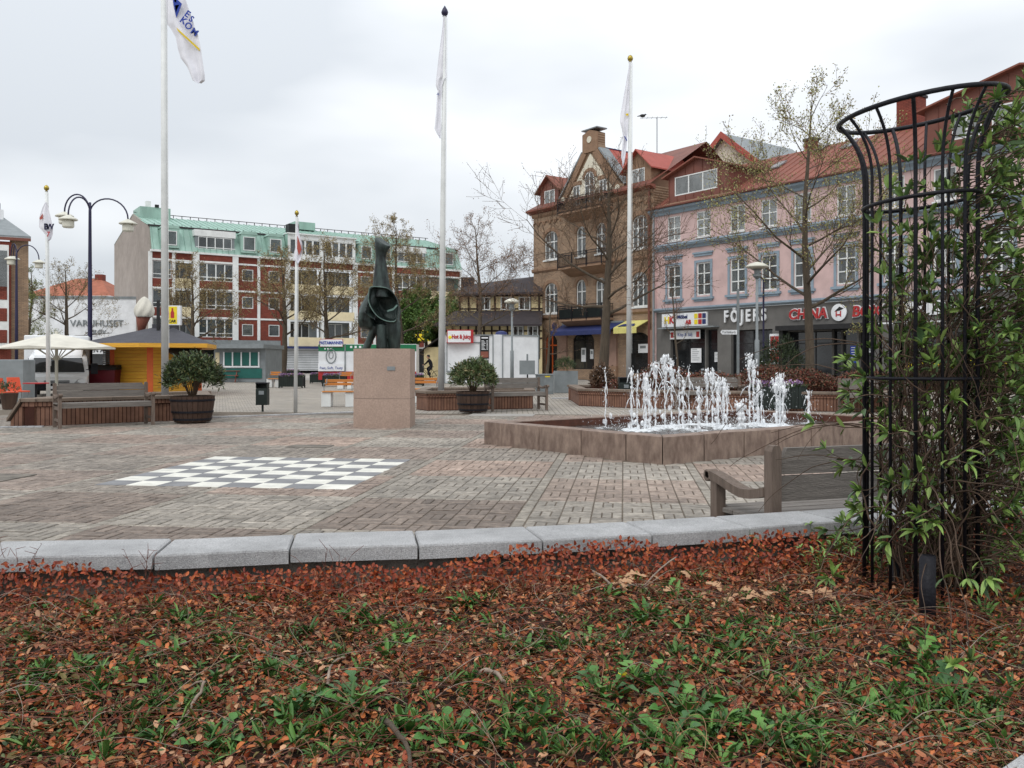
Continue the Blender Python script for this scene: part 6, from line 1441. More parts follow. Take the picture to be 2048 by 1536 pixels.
# ================================================================== KIOSKS, TRAILERS, VAN
KD = 34.0
KI = thing('kiosk', 'yellow boarded ice cream kiosk with dark felt hip roof and orange corner posts', 'kiosk', (AX(300, KD-.6), KD-.6, 0))
kx = lambda px, d: AX(px, d) - AX(300, KD-.6)
fp = [(kx(205, 35.4), 2.0), (kx(226, 34.2), .8), (0, 0), (kx(398, 35.6), 2.2), (kx(398, 38), 4.6), (kx(215, 38), 4.6)]
ze = ZZ(693, 33.4)
for i in range(3):
    a, b_ = Vector(fp[i]), Vector(fp[i+1]); L = (b_-a).length; an = math.atan2((b_-a).y, (b_-a).x)
    for k in range(14 if i else 22):
        st_ = ze/14 if i else ze/22; mb = MB(); mb.box(.05, L-.05, .0+(.006 if k % 2 else 0), .05, k*st_+.006, (k+1)*st_-.006); o_ = mb.build('board', m_yellow if i else m_whitem, KI, loc=(a.x, a.y, 0)); o_.rotation_euler = (0, 0, an)
for i in (1, 2, 3): mb = MB(); mb.box(-.11, .11, -.05, .14, 0, ze); o_ = mb.build('corner_post', m_orange, KI, loc=(fp[i][0], fp[i][1], 0)); o_.rotation_euler = (0, 0, R(20))
mb = MB(); mb.xy([(p[0]*.96, p[1]*.96+.1) for p in fp], -.02, ze); mb.build('inner_wall', m_orange, KI)
e1 = [(kx(170, 34.2), .8), (kx(176, 33.8), -.4), (0, -1.0), (kx(432, 34.5), .1), (kx(433, 37), 3.6), (kx(425, 40), 6.6), (kx(180, 40), 6.4)]
ap = (kx(325, 36), 2.6, ZZ(655, 36)); z0 = ze+.02
mb = MB()
ape = [(kx(312, 36), 2.4, ap[2]), (kx(345, 36), 2.6, ap[2])]
for i in range(len(e1)):
    a, b_ = e1[i], e1[(i+1) % len(e1)]; t0 = ape[0] if a[0] < .2 else ape[1]; t1 = ape[0] if b_[0] < .2 else ape[1]
    mb.quad((a[0], a[1], z0+.1), (b_[0], b_[1], z0+.1), t1) if t0 == t1 else mb.quad((a[0], a[1], z0+.1), (b_[0], b_[1], z0+.1), t1, t0)
mb.build('roof', m_felt, KI); mb = MB(); mb.xy(e1, z0-.06, z0+.098); mb.build('fascia', m_yellow, KI)
bx('roof_box', m_felt, KI, kx(312, 36), kx(345, 36), 2.2, 2.9, ap[2]-.1, ap[2]+.12)
mb = MB(); p = fp[2]; q = fp[3]; v_ = (Vector(q)-Vector(p)).normalized(); n_ = Vector((v_.y, -v_.x))
mb.ext([(p[0]+v_.x*.6, p[1]+v_.y*.6, ze-.1), (q[0], q[1], ze-.1), (q[0]+n_.x*.7, q[1]+n_.y*.7, ze-.38), (p[0]+v_.x*.6+n_.x*.7, p[1]+v_.y*.6+n_.y*.7, ze-.38)], (0, 0, .05)); mb.build('hatch_awning', m_felt, KI)
IC = thing('ice_cream_cone', 'giant soft ice cream cone figure standing on the kiosk roof', 'sign figure', (AX(283, 36), 36.2, ZZ(662, 36)), group=None)
mb = MB(); mb.loft([ell(-.12, 0, -.1, .10, .10), ell(-.05, 0, .35, .22, .2), ell(.02, 0, .75, .34, .3)]); mb.build('cone', m_rrust, IC, smooth=True)
mb = MB(); H_ = []
for k in range(16):
    t_ = k/15; r_ = .40*math.sin(math.pi*min(1, .22+.78*t_))**.6*(1-.25*t_) if t_ < .98 else .02; H_.append([(.03 + r_*(1+.2*abs(math.cos(3*a - 4*t_))-.1)*math.cos(a), r_*(1+.2*abs(math.cos(3*a-4*t_))-.1)*math.sin(a), .58 + .85*t_) for a in [2*math.pi*q/30 for q in range(30)]])
mb.loft(H_); mb.build('soft_ice', m_parasol, IC, smooth=True)
SG = thing('light_box_sign', 'yellow light box sign with red bottles on the kiosk roof', 'sign', (AX(341, 35), 35, ZZ(650, 35)))
bx('box', m_whitem, SG, -.28, .40, 0, .16, 0, .78); bx('face', m_yel, SG, -.24, .26, -.01, 0, .04, .74); bx('support', m_black, SG, -.6, -.5, .1, .2, -.5, 1.0)
for x in (-.12, .08): part('bottle', m_red, SG, lambda m: m.xz([(x-.07, .28), (x+.07, .28), (x+.07, .5), (x+.03, .58), (x+.03, .68), (x-.03, .68), (x-.03, .58), (x-.07, .5)], -.02, -.01))
text('letters', 'ESCAR', .15, m_black, SG, .0, -.015, .15, ext=.004, bold=.006)
# white parasol
UM = thing('parasol', 'large white square market parasol before the delivery van', 'parasol', (AX(113, 31), 31, 0)); r_ = AX(216, 31)-AX(113, 31)
zc = ZZ(695, 31); zt = ZZ(667, 31); mb = MB(); rim_ = [(r_*1.05*math.cos(a), 1.0*r_*math.sin(a), zc + .04*math.cos(4*a)) for a in [2*math.pi*(q+.0)/16 for q in range(16)]]
for k in range(16): a, b_ = rim_[k], rim_[(k+1) % 16]; m1 = (a[0]*.5, a[1]*.5, zc+(zt-zc)*.56); m2 = (b_[0]*.5, b_[1]*.5, zc+(zt-zc)*.56); mb.quad(a, b_, m2, m1); mb.quad(m1, m2, (0, 0, zt)); mb.quad(a, (a[0], a[1], zc-.06), (b_[0], b_[1], zc-.06), b_)
mb.build('canopy', m_parasol, UM, smooth=False); mb = MB(); mb.tube([(0, 0, 0), (0, 0, zt+.08)], .055, 8); mb.build('pole', m_lampw, UM)
for k in range(8): a = math.pi*k/4+.2; mb = MB(); mb.tube([(.05*math.cos(a), .05*math.sin(a), zc-.45), (r_*.55*math.cos(a), r_*.55*math.sin(a), zc+(zt-zc)*.4)], .018, 4); mb.build('rib', m_lampw, UM)
# delivery van
VD = 31.8; VN = thing('delivery_van', 'white box body delivery van parked facing the camera behind the parasol', 'van', (AX(105, VD), VD+.3, 0), R(24)); vw = 1.05; vz = lambda y: ZZ(y, VD)
mb = MB()
P_ = lambda w_, y, z0, z1: [(-w_, y, z0), (w_, y, z0), (w_, y, z1), (-w_, y, z1)]
mb.loft([P_(vw*.90, 0, .28, .66), P_(vw*.97, .10, .28, .76), P_(vw, .45, .28, .90), P_(vw*.92, .86, .28, 1.48), P_(vw*.86, 1.2, .28, 1.62), P_(vw*.9, 2.1, .28, 1.75)]); mb.build('cab', m_whitem, VN, smooth=False)
mb = MB(); mb.ext([(-.90, .47, .93), (.90, .47, .93), (.80, .83, 1.44), (-.80, .83, 1.44)], (0, -.035, .03)); mb.build('windscreen', m_glassd, VN)
mb = MB(); mb.loft([[(-vw*.95, .02, .26), (vw*.95, .02, .26), (vw*.95, -.08, .30), (-vw*.95, -.08, .30)], [(-vw*.95, .02, .54), (vw*.95, .02, .54), (vw*.93, -.08, .50), (-vw*.93, -.08, .50)]]); mb.build('bumper', m_iron, VN)
for k in range(3): bx('grille_bar', m_iron, VN, -.42, .42, -.02, .02, .50+k*.05, .53+k*.05)
for s_ in (-1, 1):
    mb = MB(); mb.ext([(s_*.52, -.01, .48), (s_*.92, .03, .50), (s_*.97, .10, .72), (s_*.70, .03, .68)] if s_ > 0 else [(-.92, .03, .50), (-.52, -.01, .48), (-.70, .03, .68), (-.97, .10, .72)], (0, -.03, 0)); mb.build('headlight', m_glass, VN)
    mb = MB(); mb.bbox(s_*(vw+.18)-.12, s_*(vw+.18)+.12, .5, .6, .86, 1.26, .03); mb.box(min(s_*.95, s_*1.15), max(s_*.95, s_*1.15), .53, .57, .98, 1.04); mb.build('wing_mirror', m_iron, VN)
    for y in (.75, 3.9): mb = MB().frame(s_*(vw-.1), y, .34, ry=R(90)); mb.lathe([(.2, -.11), (.34, -.10), (.34, .10), (.2, .11)], 18); mb.build('wheel', m_tyre, VN)
    mb = MB(); mb.box(s_*vw*.945-.012, s_*vw*.945+.012, .95, 1.6, .95, 1.45); mb.build('side_window', m_glassd, VN)
mb = MB(); mb.bbox(-vw*1.15, vw*.95, 1.7, 5.2, .5, vz(668), .03); mb.build('cargo_box', m_whitem, VN); bx('chassis', m_iron, VN, -.8, .8, 1.2, 5.0, .3, .5)
mb = MB(); mb.loft([P_(.8, .95, 1.5, 1.55), P_(.85, 1.4, 1.6, 2.0), P_(.9, 1.7, 1.6, 2.15)]); mb.build('roof_fairing', m_whitem, VN)
mb = MB(); mb.box(-.26, .26, -.1, -.085, .33, .43); mb.build('number_plate', m_whitem, VN)
# cart, chairs, table at the far left
CT = thing('metal_cabinet', 'grey metal cabinet on castors at the left edge of the photo', 'cabinet', (AX(-30, 27), 27.5, 0)); mb = MB(); mb.bbox(0, AX(28, 27)-AX(-30, 27), 0, .7, .18, ZZ(719, 27), .02); mb.build('body', m_greym, CT)
for x in (.12, AX(28, 27)-AX(-30, 27)-.12): mb = MB().frame(x, .1, .08, ry=R(90)); mb.lathe([(.08, -.03), (.08, .03)], 12); mb.build('castor', m_tyre, CT)
def chair(px, d, rz, label):
    o_ = thing('plastic_chair', label, 'chair', (AX(px, d), d, 0), rz, group='orange chairs'); mo = m_orange2
    mb = MB(); mb.bbox(-.22, .22, -.2, .22, .42, .46, .01); mb.build('seat', mo, o_); mb = MB(); mb.ext([(-.21, .2, .46), (.21, .2, .46), (.19, .30, .86), (-.19, .30, .86)], (0, .025, 0)); mb.build('backrest', mo, o_)
    for x in (-.19, .19):
        for y in (-.17, .18): mb = MB(); mb.tube([(x, y, .42), (x*1.1, y*1.15, 0)], .014, 5); mb.build('leg', m_greym, o_)
m_orange2 = M('bright_orange', c(214, 84, 50), .5, .06, 3, 0)
chair(14, 25.5, R(160), 'bright orange chair at the left edge, by the metal cabinet'); chair(38, 26.2, R(60), 'second orange chair beside the one at the left edge')
TB2 = thing('cafe_table', 'small red topped cafe table behind the left planter', 'table', (AX(72, 25), 25, 0)); mb = MB(); mb.lathe([(.02, .70), (.34, .70), (.34, .73), (.02, .73)], 20); mb.build('table_top', m_red, TB2); mb = MB(); mb.tube([(0, 0, 0), (0, 0, .7)], .03, 6); mb.lathe([(.25, 0), (.25, .03), (.04, .05)], 12); mb.build('table_foot', m_iron, TB2)
WBIN = thing('waste_container', 'dark red waste container with curved black lid behind the parasol', 'container', (AX(186, 33), 33.6, 0)); mb = MB(); mb.loft([[(-.5, 0, 0), (.5, 0, 0), (.5, .7, 0), (-.5, .7, 0)], [(-.6, -.1, 1.0), (.6, -.1, 1.0), (.6, .8, 1.0), (-.6, .8, 1.0)]]); mb.build('body', M('wine_red', c(96, 24, 36), .5, .1, 3, 0), WBIN)
mb = MB(); mb.yz([(-.14, 1.01), (.84, 1.01), (.7, 1.14), (.35, 1.2), (.0, 1.14)], -.62, .62); mb.build('lid', m_black, WBIN)
FPt = thing('potted_plant', 'potted green plant by the orange chairs at the far left', 'plant', (AX(18, 24.5), 24.5, 0)); mb = MB(); mb.lathe([(.16, 0), (.24, .45), (.2, .43)], 12); mb.build('pot', m_barrel, FPt); shrub_fol(FPt, .26, .26, .2, 300, .08, gcols, .55)
# teal shuttered kiosk
TD = 56; TK = thing('kiosk', 'grey kiosk with four teal shutters under a flat roof', 'kiosk', (AX(428, TD), TD, 0)); tx = lambda px: AX(px, TD)-AX(428, TD); tz = lambda py: ZZ(py, TD)
bx('body', m_greym, TK, 0, tx(531), 0, 4, 0, tz(697)); bx('roof', m_greym, TK, tx(420), tx(534), -.8, 4.2, tz(697)+.0, tz(689)); bx('lower_panel', m_teal, TK, tx(443), tx(524), -.06, 0, .25, tz(737))
mb = MB(); mb.box(tx(447), tx(520), -.10, -.061, tz(735), tz(732)); mb.build('counter', m_whitem, TK)
for k in range(4): a = tx(450+k*17.4); b_ = tx(450+k*17.4+15.5); bx('shutter', m_teal, TK, a, b_, -.08, -.02, tz(731), tz(705))
for k in range(5): a = tx(448.3+k*17.4); bx('mullion', m_whitem, TK, a-.03, a+.05, -.11, -.02, tz(732), tz(704))
bx('side_panel', m_cream, TK, tx(431), tx(439), -.03, 0, tz(745), tz(705))
BN = thing('banner', 'narrow red banner beside the teal shuttered kiosk', 'banner', (AX(525, 60), 60, 0)); bx('cloth', m_red, BN, .3, .85, 0, .05, .5, ZZ(702, 60)); bx('pole', m_greym, BN, .2, .26, 0, .05, 0, ZZ(700, 60))
SM = thing('scooter', 'dark parked moped under the tree by the silver shutter', 'moped', (AX(548, 66), 66, 0))
mb = MB()
for x in (-.5, .5): mb.tube([(x+.22*math.cos(a), 0, .25+.22*math.sin(a)) for a in [2*math.pi*k/12 for k in range(12)]], .05, 5, closed=True)
mb.build('wheels', m_tyre, SM); mb = MB(); mb.tube([(-.55, 0, .5), (-.1, 0, .75), (.2, 0, .45), (.45, 0, .95)], [.16, .14, .1, .05], 6); mb.tube([(.42, -.3, 1.0), (.42, .3, 1.0)], .03, 5); mb.build('body', m_black, SM)
# PASTAMANNEN trailer
PDD = 49; PT = thing('food_trailer', 'green white and red pasta food trailer behind the pedestal', 'trailer', (AX(637, PDD), PDD, 0), R(2)); px_ = lambda p: AX(p, PDD)-AX(637, PDD); pz = lambda y: ZZ(y, PDD)
W_ = px_(832)
bx('body', m_whitem, PT, 0, W_, 0, 2.2, .35, pz(688)); 
for (a, b_) in ((0, px_(690)-.03), (px_(690)+.03, W_)): bx('green_band', m_tgreen, PT, a, b_, -.03, 0, pz(702), pz(689)); bx('red_band', m_red, PT, a, b_, -.03, 0, .3, pz(743))
bx('counter_flap', m_whitem, PT, .0, px_(690)-.03, -.12, -.031, pz(742), pz(728)); bx('frame_post', m_greym, PT, px_(690)-.03, px_(690)+.03, -.05, 0, .3, pz(688)); bx('chassis', m_iron, PT, .1, W_-.1, .3, 2, .15, .35)
for x in (px_(694), 3.0): mb = MB().frame(x, .12, .25, rx=R(90)); mb.lathe([(.14, -.1), (.26, -.09), (.26, .09), (.14, .1)], 16); mb.build('wheel', m_tyre, PT)
bx('sign_board', m_whitem, PT, px_(641), px_(685), -.1, -.04, pz(693), pz(679)); bx('sign_border', m_red, PT, px_(640), px_(686), -.04, .0, pz(694), pz(678)); text('letters', 'PASTAMANNEN', .235, m_fblue, PT, px_(663), -.11, pz(686), ext=.004, sx=.80, bold=.008); text('letters', 'Fast, Soft, Tasty', .2, m_fblue, PT, px_(663), -.13, pz(736), ext=.004)
mb = MB(); mb.tube([(px_(662)+.27*math.cos(a), -.04, pz(712)+.40*math.sin(a)) for a in [2*math.pi*k/20 for k in range(20)]], .03, 4, closed=True); mb.tube([(px_(662)+.12*math.cos(a), -.04, pz(710)+.2*math.sin(a)) for a in [2*math.pi*k/14 for k in range(14)]], .02, 4, closed=True); mb.build('emblem', m_greym, PT)
for k in range(7): x = .25+k*.16 if k < 4 else .33+(k-4)*.16; bx('star', m_whitem, PT, x, x+.08, -.04, -.03, pz(694) if k < 4 else pz(699), (pz(694) if k < 4 else pz(699))+.08)
for k in range(3): x = px_(700)+k*.25; bx('star', m_whitem, PT, x, x+.12, -.04, -.03, pz(696), pz(696)+.12)
# burger trailer
HD = 41; HT2 = thing('food_trailer', 'white burger trailer with red framed sign and menu board', 'trailer', (AX(889, HD), HD, 0)); hx = lambda p: AX(p, HD)-AX(889, HD); hz = lambda y: ZZ(y, HD)
mb = MB(); xb_ = hx(986); xc_ = hx(1075); mb.loft([[(0, 0, .3), (xb_, 0, .3), (xb_+.45, .25, .3), (xc_*1.02, 1.2, .3), (xc_*1.02, 3, .3), (0, 3, .3)], [(0, 0, hz(669)), (xb_, 0, hz(669)), (xb_+.45, .25, hz(669)), (xc_*1.02, 1.2, hz(669)), (xc_*1.02, 3, hz(669)), (0, 3, hz(669))]]); mb.build('body', m_whitem, HT2)
mb = MB(); 
for (p, q) in (((0, 0), (xb_, 0)), ((xb_+.45, .25), (xc_*1.02, 1.2))):
    for z in (hz(670), .32): mb.tube([(p[0], p[1]-.02, z), (q[0], q[1]-.02, z)], .035, 4)
for x, y in ((0, 0), (xb_, 0), (xb_+.45, .25), (hx(1022), .62), (xc_*1.02, 1.2)): mb.tube([(x, y-.02, .3), (x, y-.02, hz(669))], .035, 4)
mb.build('edge_trim', m_greym, HT2)
mb = MB(); mb.box(hx(893), hx(961), -.05, -.01, hz(686), hz(684)); mb.box(hx(893), hx(894.5), -.05, -.01, .9, hz(686)); mb.box(hx(959.5), hx(961), -.05, -.01, .9, hz(686)); mb.build('hatch_frame', m_greym, HT2); bx('counter', m_greym, HT2, hx(893), hx(961), -.12, -.01, .82, .9)
bx('sign_box', m_red, HT2, hx(895), hx(947), -.32, -.01, hz(686.5), hz(660)); bx('sign_face', m_whitem, HT2, hx(896.5), hx(942), -.335, -.321, hz(685), hz(662)); text('letters', 'Hot & Juicy', .26, m_red, HT2, hx(923.5), -.345, hz(674), ext=.006, bold=.012, sx=.74)
mb = MB(); mb.ball(hx(901), -.34, hz(675), .085, 8, sy=.2); mb.build('burger_emblem', m_yel, HT2)
bx('menu_board', m_black, HT2, hx(960.5), hx(978), -.05, -.011, hz(717), hz(672)); bx('menu_picture', m_rrust, HT2, hx(961.5), hx(977), -.06, -.051, hz(715), hz(703)); bx('menu_header', m_whitem, HT2, hx(963), hx(976), -.06, -.051, hz(677), hz(674.5))
mb = MB()
for k in range(8): mb.box(hx(963), hx(968)+.02*((k*7) % 5), -.06, -.051, hz(682+k*2.5), hz(681+k*2.5)); mb.box(hx(973), hx(976), -.06, -.051, hz(682+k*2.5), hz(681+k*2.5))
mb.build('menu_lines', m_whitem, HT2, kind='stuff'); bx('menu_board', m_black, HT2, hx(961), hx(977), -.05, -.011, hz(735), hz(720)); text('letters', 'MENY', .16, m_whitem, HT2, hx(969), -.056, hz(727), ext=.003)
mb = MB(); mb.lathe([(.3, 0), (.26, .14), (.1, .2)], 12, x=hx(1002)+.0, y=1.0, z=hz(669)); mb.build('roof_vent', m_blu, HT2); bx('tow_bar', m_iron, HT2, -.3, 1.2, .6, .7, .3, .38)
# street cabinets
for (x0, x1, yt, yb, lab, gr) in ((1072, 1108, 748, 788, 'grey street cabinet with a yellow label, left one of the pair', 0), (1108, 1155, 745, 785, 'wide grey street cabinet with white graffiti, right one of the pair', 1)):
    d = G(x0, yb)[1]; o_ = thing('street_cabinet', lab, 'cabinet', (AX(x0, d), d, 0), group='grey street cabinets'); wd = AX(x1, d)-AX(x0, d); h_ = ZZ(yt, d)
    mb = MB(); mb.bbox(0, wd-.02, 0, .55, 0, h_-.05, .005); mb.build('body', m_greym, o_); mb = MB(); mb.bbox(-.03, wd+.01, -.03, .58, h_-.05, h_, .01); mb.build('lid', m_greym, o_)
    mb = MB(); n_ = 2
    for k in range(n_): mb.box(.04+k*wd/n_, (k+1)*wd/n_-.05, -.012, 0, .1, h_-.12)
    mb.build('doors', m_greym, o_)
    if gr:
        mb = MB()
        for k in range(7): x = wd*(.5+.07*k) if k != 3 else wd*.5; mb.box(x, x+.022, -.018, -.0125, .42, .42+.15*(1 if k % 2 else .7)); 
        mb.xz([(wd*.42, h_*.62), (wd*.55, h_*.66), (wd*.52, h_*.75), (wd*.44, h_*.78)], -.018, -.0125); mb.build('graffiti', m_whitem, o_)
    else: bx('label_plate', m_yel, o_, wd*.5, wd*.78, -.018, -.0125, h_*.84, h_*.9)
CB2 = thing('meter_box', 'grey box on a thin post before the burger trailer', 'box', (AX(1055, 35), 35, 0)); bx('box', m_greym, CB2, AX(1039, 35)-AX(1055, 35), AX(1070, 35)-AX(1055, 35), 0, .25, ZZ(749, 35), ZZ(721, 35)); bx('post', m_iron, CB2, -.03, .03, .05, .11, 0, ZZ(749, 35)); bx('stub', m_greym, CB2, -.04, .03, .08, .14, ZZ(721, 35)+.001, ZZ(708, 35))
PBs = thing('shrub', 'round green shrub behind the street cabinets by the brick house door', 'shrub', (AX(1131, 37), 37.5, ZZ(745, 37)-.1)); shrub_fol(PBs, .44, .44, .4, 1500, .09, gcols, .35)
bx2 = MB(); bx2.box(-.5, .5, -.1, .6, 0, ZZ(742, 37)); bx2.build('plant_tub', m_greym, label='grey plant tub right behind the wide street cabinet', cat='plant tub', loc=(AX(1133, 37), 37.3, 0))

# ================================================================== CYCLIST
def skin_body(name, nodes, edges, mat, parent, sub=1):
    me = bpy.data.meshes.new(name); me.from_pydata([n[:3] for n in nodes], edges, []); me.materials.append(mat); o_ = bpy.data.objects.new(name, me); C.objects.link(o_); o_.parent = parent
    md = o_.modifiers.new('skin', 'SKIN'); md.use_smooth_shade = True
    if not me.skin_vertices: me.attributes.new('skin', 'FLOAT', 'POINT') 
    for i, n in enumerate(nodes): me.skin_vertices[0].data[i].radius = (n[3], n[4] if len(n) > 4 else n[3])
    me.skin_vertices[0].data[0].use_root = True; md2 = o_.modifiers.new('sub', 'SUBSURF'); md2.levels = sub; md2.render_levels = sub; return o_
def bicycle(loc, rz, label, group='bicycles'):
    o_ = thing('bicycle', label, 'bicycle', loc, rz, group=group)
    for x in (-.53, .53):
        mb = MB(); mb.tube([(x+.33*math.cos(a), 0, .35+.33*math.sin(a)) for a in [2*math.pi*k/24 for k in range(24)]], .018, 5, closed=True); w_ = mb.build('wheel', m_tyre, o_)
        mb = MB()
        for k in range(10): a = math.pi*k/5; mb.tube([(x, 0, .35), (x+.31*math.cos(a), 0, .35+.31*math.sin(a))], .003, 3)
        mb.build('spokes', m_greym, w_, kind='stuff')
    mb = MB(); A_, B_, C2_, D_ = (.53, 0, .35), (.06, 0, .30), (.18, 0, .82), (-.38, 0, .85)
    for p, q in ((A_, B_), (A_, C2_), (B_, C2_), (B_, D_), (C2_, D_), (D_, (-.53, 0, .35))): mb.tube([p, q], .018, 5)
    mb.build('frame', m_black, o_); mb = MB(); mb.tube([(.17, 0, .82), (.2, 0, .94)], .014, 5); mb.loft([[(.34, -.07, .93), (.34, .07, .93), (.34, .07, .97), (.34, -.07, .97)], [(.05, -.02, .94), (.05, .02, .94), (.05, .02, .98), (.05, -.02, .98)]]); mb.build('saddle', m_black, o_)
    mb = MB(); mb.tube([(-.38, 0, .85), (-.42, 0, 1.03)], .014, 5); mb.tube([(-.25, -.27, 1.06), (-.40, -.2, 1.05), (-.42, 0, 1.03), (-.40, .2, 1.05), (-.25, .27, 1.06)], .013, 5); mb.build('handlebar', m_greym, o_); mb = MB(); mb.tube([(.06, -.12, .13), (.06, 0, .13+.17), (.06, .12, .47)], .014, 4); mb.build('pedals', m_iron, o_); return o_
cx_, cy_ = G(858, 762); bicycle((cx_, cy_, 0), 0, 'bicycle ridden by the person in dark clothes right of the statue')
PE = thing('person', 'person in dark jacket and trousers riding a bicycle to the left, right of the statue', 'person', (cx_, cy_, 0))
nd = [(.20, 0, 1.00, .13, .15), (.12, 0, 1.20, .12, .16), (.03, 0, 1.42, .12, .17), (-.01, 0, 1.50, .07, .08),
      (.0, .15, 1.42, .06), (-.17, .2, 1.22, .048), (-.33, .22, 1.10, .035), (.0, -.15, 1.42, .06), (-.17, -.2, 1.22, .048), (-.33, -.22, 1.10, .035),
      (.17, .09, .95, .10), (-.14, .11, .86, .075), (-.02, .11, .58, .055), (.08, .11, .50, .045), (.17, -.09, .95, .10), (-.06, -.11, .62, .075), (.07, -.11, .36, .055), (.10, -.11, .16, .045)]
ed = [(0, 1), (1, 2), (2, 3), (2, 4), (4, 5), (5, 6), (2, 7), (7, 8), (8, 9), (0, 10), (10, 11), (11, 12), (12, 13), (0, 14), (14, 15), (15, 16), (16, 17)]
skin_body('body', nd, ed, m_cloth, PE)
mb = MB(); mb.ball(-.06, 0, 1.63, .105, 12, sz=1.2); mb.ball(-.165, 0, 1.62, .02, 6); mb.tube([(-.02, 0, 1.50), (-.04, 0, 1.58)], .05, 8); mb.build('head', m_skin, PE, smooth=True)
mb = MB(); mb.ball(-.04, 0, 1.67, .115, 12, sz=1.0); mb.build('hair', m_black, PE, smooth=True)
for s_ in (-1, 1):
    mb = MB(); mb.ball(-.37, s_*.22, 1.09, .04, 8, sx=1.3, sz=.7)
    for k in range(4): mb.tube([(-.37, s_*(.195+.017*k), 1.10), (-.415, s_*(.195+.017*k), 1.095), (-.42, s_*(.195+.017*k), 1.07)], .009, 4)
    mb.build('hand', m_skin, PE, smooth=True)
for (x, y, z) in ((.04, .11, .46), (.06, -.11, .12)): mb = MB(); mb.loft([[(x+.07, y-.04, z-.04), (x+.07, y+.04, z-.04), (x+.07, y+.04, z+.06), (x+.07, y-.04, z+.06)], [(x-.17, y-.035, z-.04), (x-.17, y+.035, z-.04), (x-.17, y+.035, z), (x-.17, y-.035, z)]]); mb.build('shoe', m_black, PE)
bicycle((AX(1318, 40), 40, 0), R(-50), 'bicycle leaning between the brick house and the pink building')

# ================================================================== TREES
def tree(name, loc, h, r0, spread, seed, leafc, label, cat='tree', limbs=13, first=.32, leaf=(.05, .09), dens=1.0, group='bare spring trees round the square', up=.55, depth=3, leafp=1.0, barkm=None, share=None, top=1.0):
    o_ = thing(name, label, cat, loc, group=group); q = random.Random(seed)
    S = [[], [], [], []]; SB = [[], [], [], []]; tips = []
    def seg(a, b_, ra, rb, big):
        T_ = SB if big else S; T_[0].append(a[:]); T_[1].append(b_[:]); T_[2].append(ra); T_[3].append(rb)
    def br(p, d, L, r, lv):
        n_ = 5 if lv == 1 else 4 if lv == 2 else 3; step = L/n_; nch = {1: 9, 2: 6, 3: 4.5}.get(lv, 0)*min(1, .15 + .95*L/(spread*{1: .8, 2: .42, 3: .22}.get(lv, 1))); kids = []
        for i in range(n_):
            d = (d + Vector((q.gauss(0, .13), q.gauss(0, .13), q.gauss(.05, .10)*up*2))).normalized(); e = p + d*step; ra = r*(1-.8*i/n_); rb = r*(1-.8*(i+1)/n_); seg(p, e, ra, rb, lv <= 1); 
            if lv <= depth:
                for _ in range(max(0, round(nch/n_*dens + q.uniform(-.5, .5)))):
                    if lv == 1 and i == 0: continue
                    kids.append((p.lerp(e, q.random()), d, rb))
            if lv >= depth: tips.append((e, d))
            p = e
        for (kp, kd, kr) in kids:
            ax_ = kd.orthogonal().normalized(); ax_.rotate(Matrix.Rotation(q.uniform(0, 6.28), 3, kd)); nd_ = (kd*math.cos(.75) + ax_*math.sin(.75) + Vector((0, 0, .15))).normalized()
            br(kp, nd_, L*q.uniform(.38, .62), kr*.6, lv+1)
    nt = 12; p = Vector((0, 0, 0)); d = Vector((0, 0, 1)); tr = []
    for i in range(nt):
        d = (d + Vector((q.gauss(0, .035), q.gauss(0, .035), .05))).normalized(); e = p + d*h*.93/nt; f0 = 1-i/nt; f1 = 1-(i+1)/nt; seg(p, e, r0*(f0**.8)*.95+.012, r0*(f1**.8)*.95+.012, True); tr.append((p.copy(), e.copy(), r0*f1+.012)); p = e
    tips.append((p, d))
    for k in range(limbs):
        t_ = first + (1-first)*(k+.3)/limbs; i = min(nt-1, int(t_*nt)); p0 = tr[i][0].lerp(tr[i][1], t_*nt-i); a = k*2.4 + q.uniform(-.4, .4); rel = (t_-first)/(1-first)
        el = .35 + .6*rel + q.uniform(-.1, .1); L = spread*min(1, .72+1.3*rel)*(1-.82*rel**.9)*q.uniform(.85, 1.12)*top**rel
        br(p0, Vector((math.cos(a)*math.cos(el), math.sin(a)*math.cos(el), math.sin(el))), L, max(.02, tr[i][2]*.50), 1)
    twig_mesh('trunk', *SB, barkm or m_bark, o_, n=8)
    S[2] = [max(x, .006) for x in S[2]]; S[3] = [max(x, .005) for x in S[3]]
    cr = twig_mesh('crown', *S, m_barkt, o_, n=3)
    T_ = np.array([t[0][:] for t in tips]); Dn = np.array([t[1][:] for t in tips]); r2 = np.random.default_rng(seed); rep = max(1, int(3*leafp)); keep = r2.random(len(T_)*rep) < (1 if leafp >= 1/3 else leafp*3)
    P = np.repeat(T_, rep, 0)[keep]; Dn = np.repeat(Dn, rep, 0)[keep]; m_ = len(P); P = P + r2.normal(0, .07, (m_, 3)); Cc = np.array(leafc)[r2.choice(len(leafc), m_)]*r2.uniform(.75, 1.25, (m_, 1))
    leaf_mesh('leaves', P, Dn + r2.normal(0, .8, (m_, 3)), r2.normal(0, 1, (m_, 3)) + [0, 0, .6], r2.uniform(*leaf, m_), r2.uniform(*leaf, m_)*.55, Cc, m_green, cr, kind='stuff')
    return o_
lg = [c(158, 158, 96), c(172, 168, 108), c(144, 144, 88), c(164, 142, 100)]; lb = [c(140, 104, 78), c(124, 92, 70), c(152, 116, 86), c(112, 90, 68)]; lo = [c(154, 140, 94), c(142, 124, 84), c(168, 150, 102), c(128, 108, 74)]
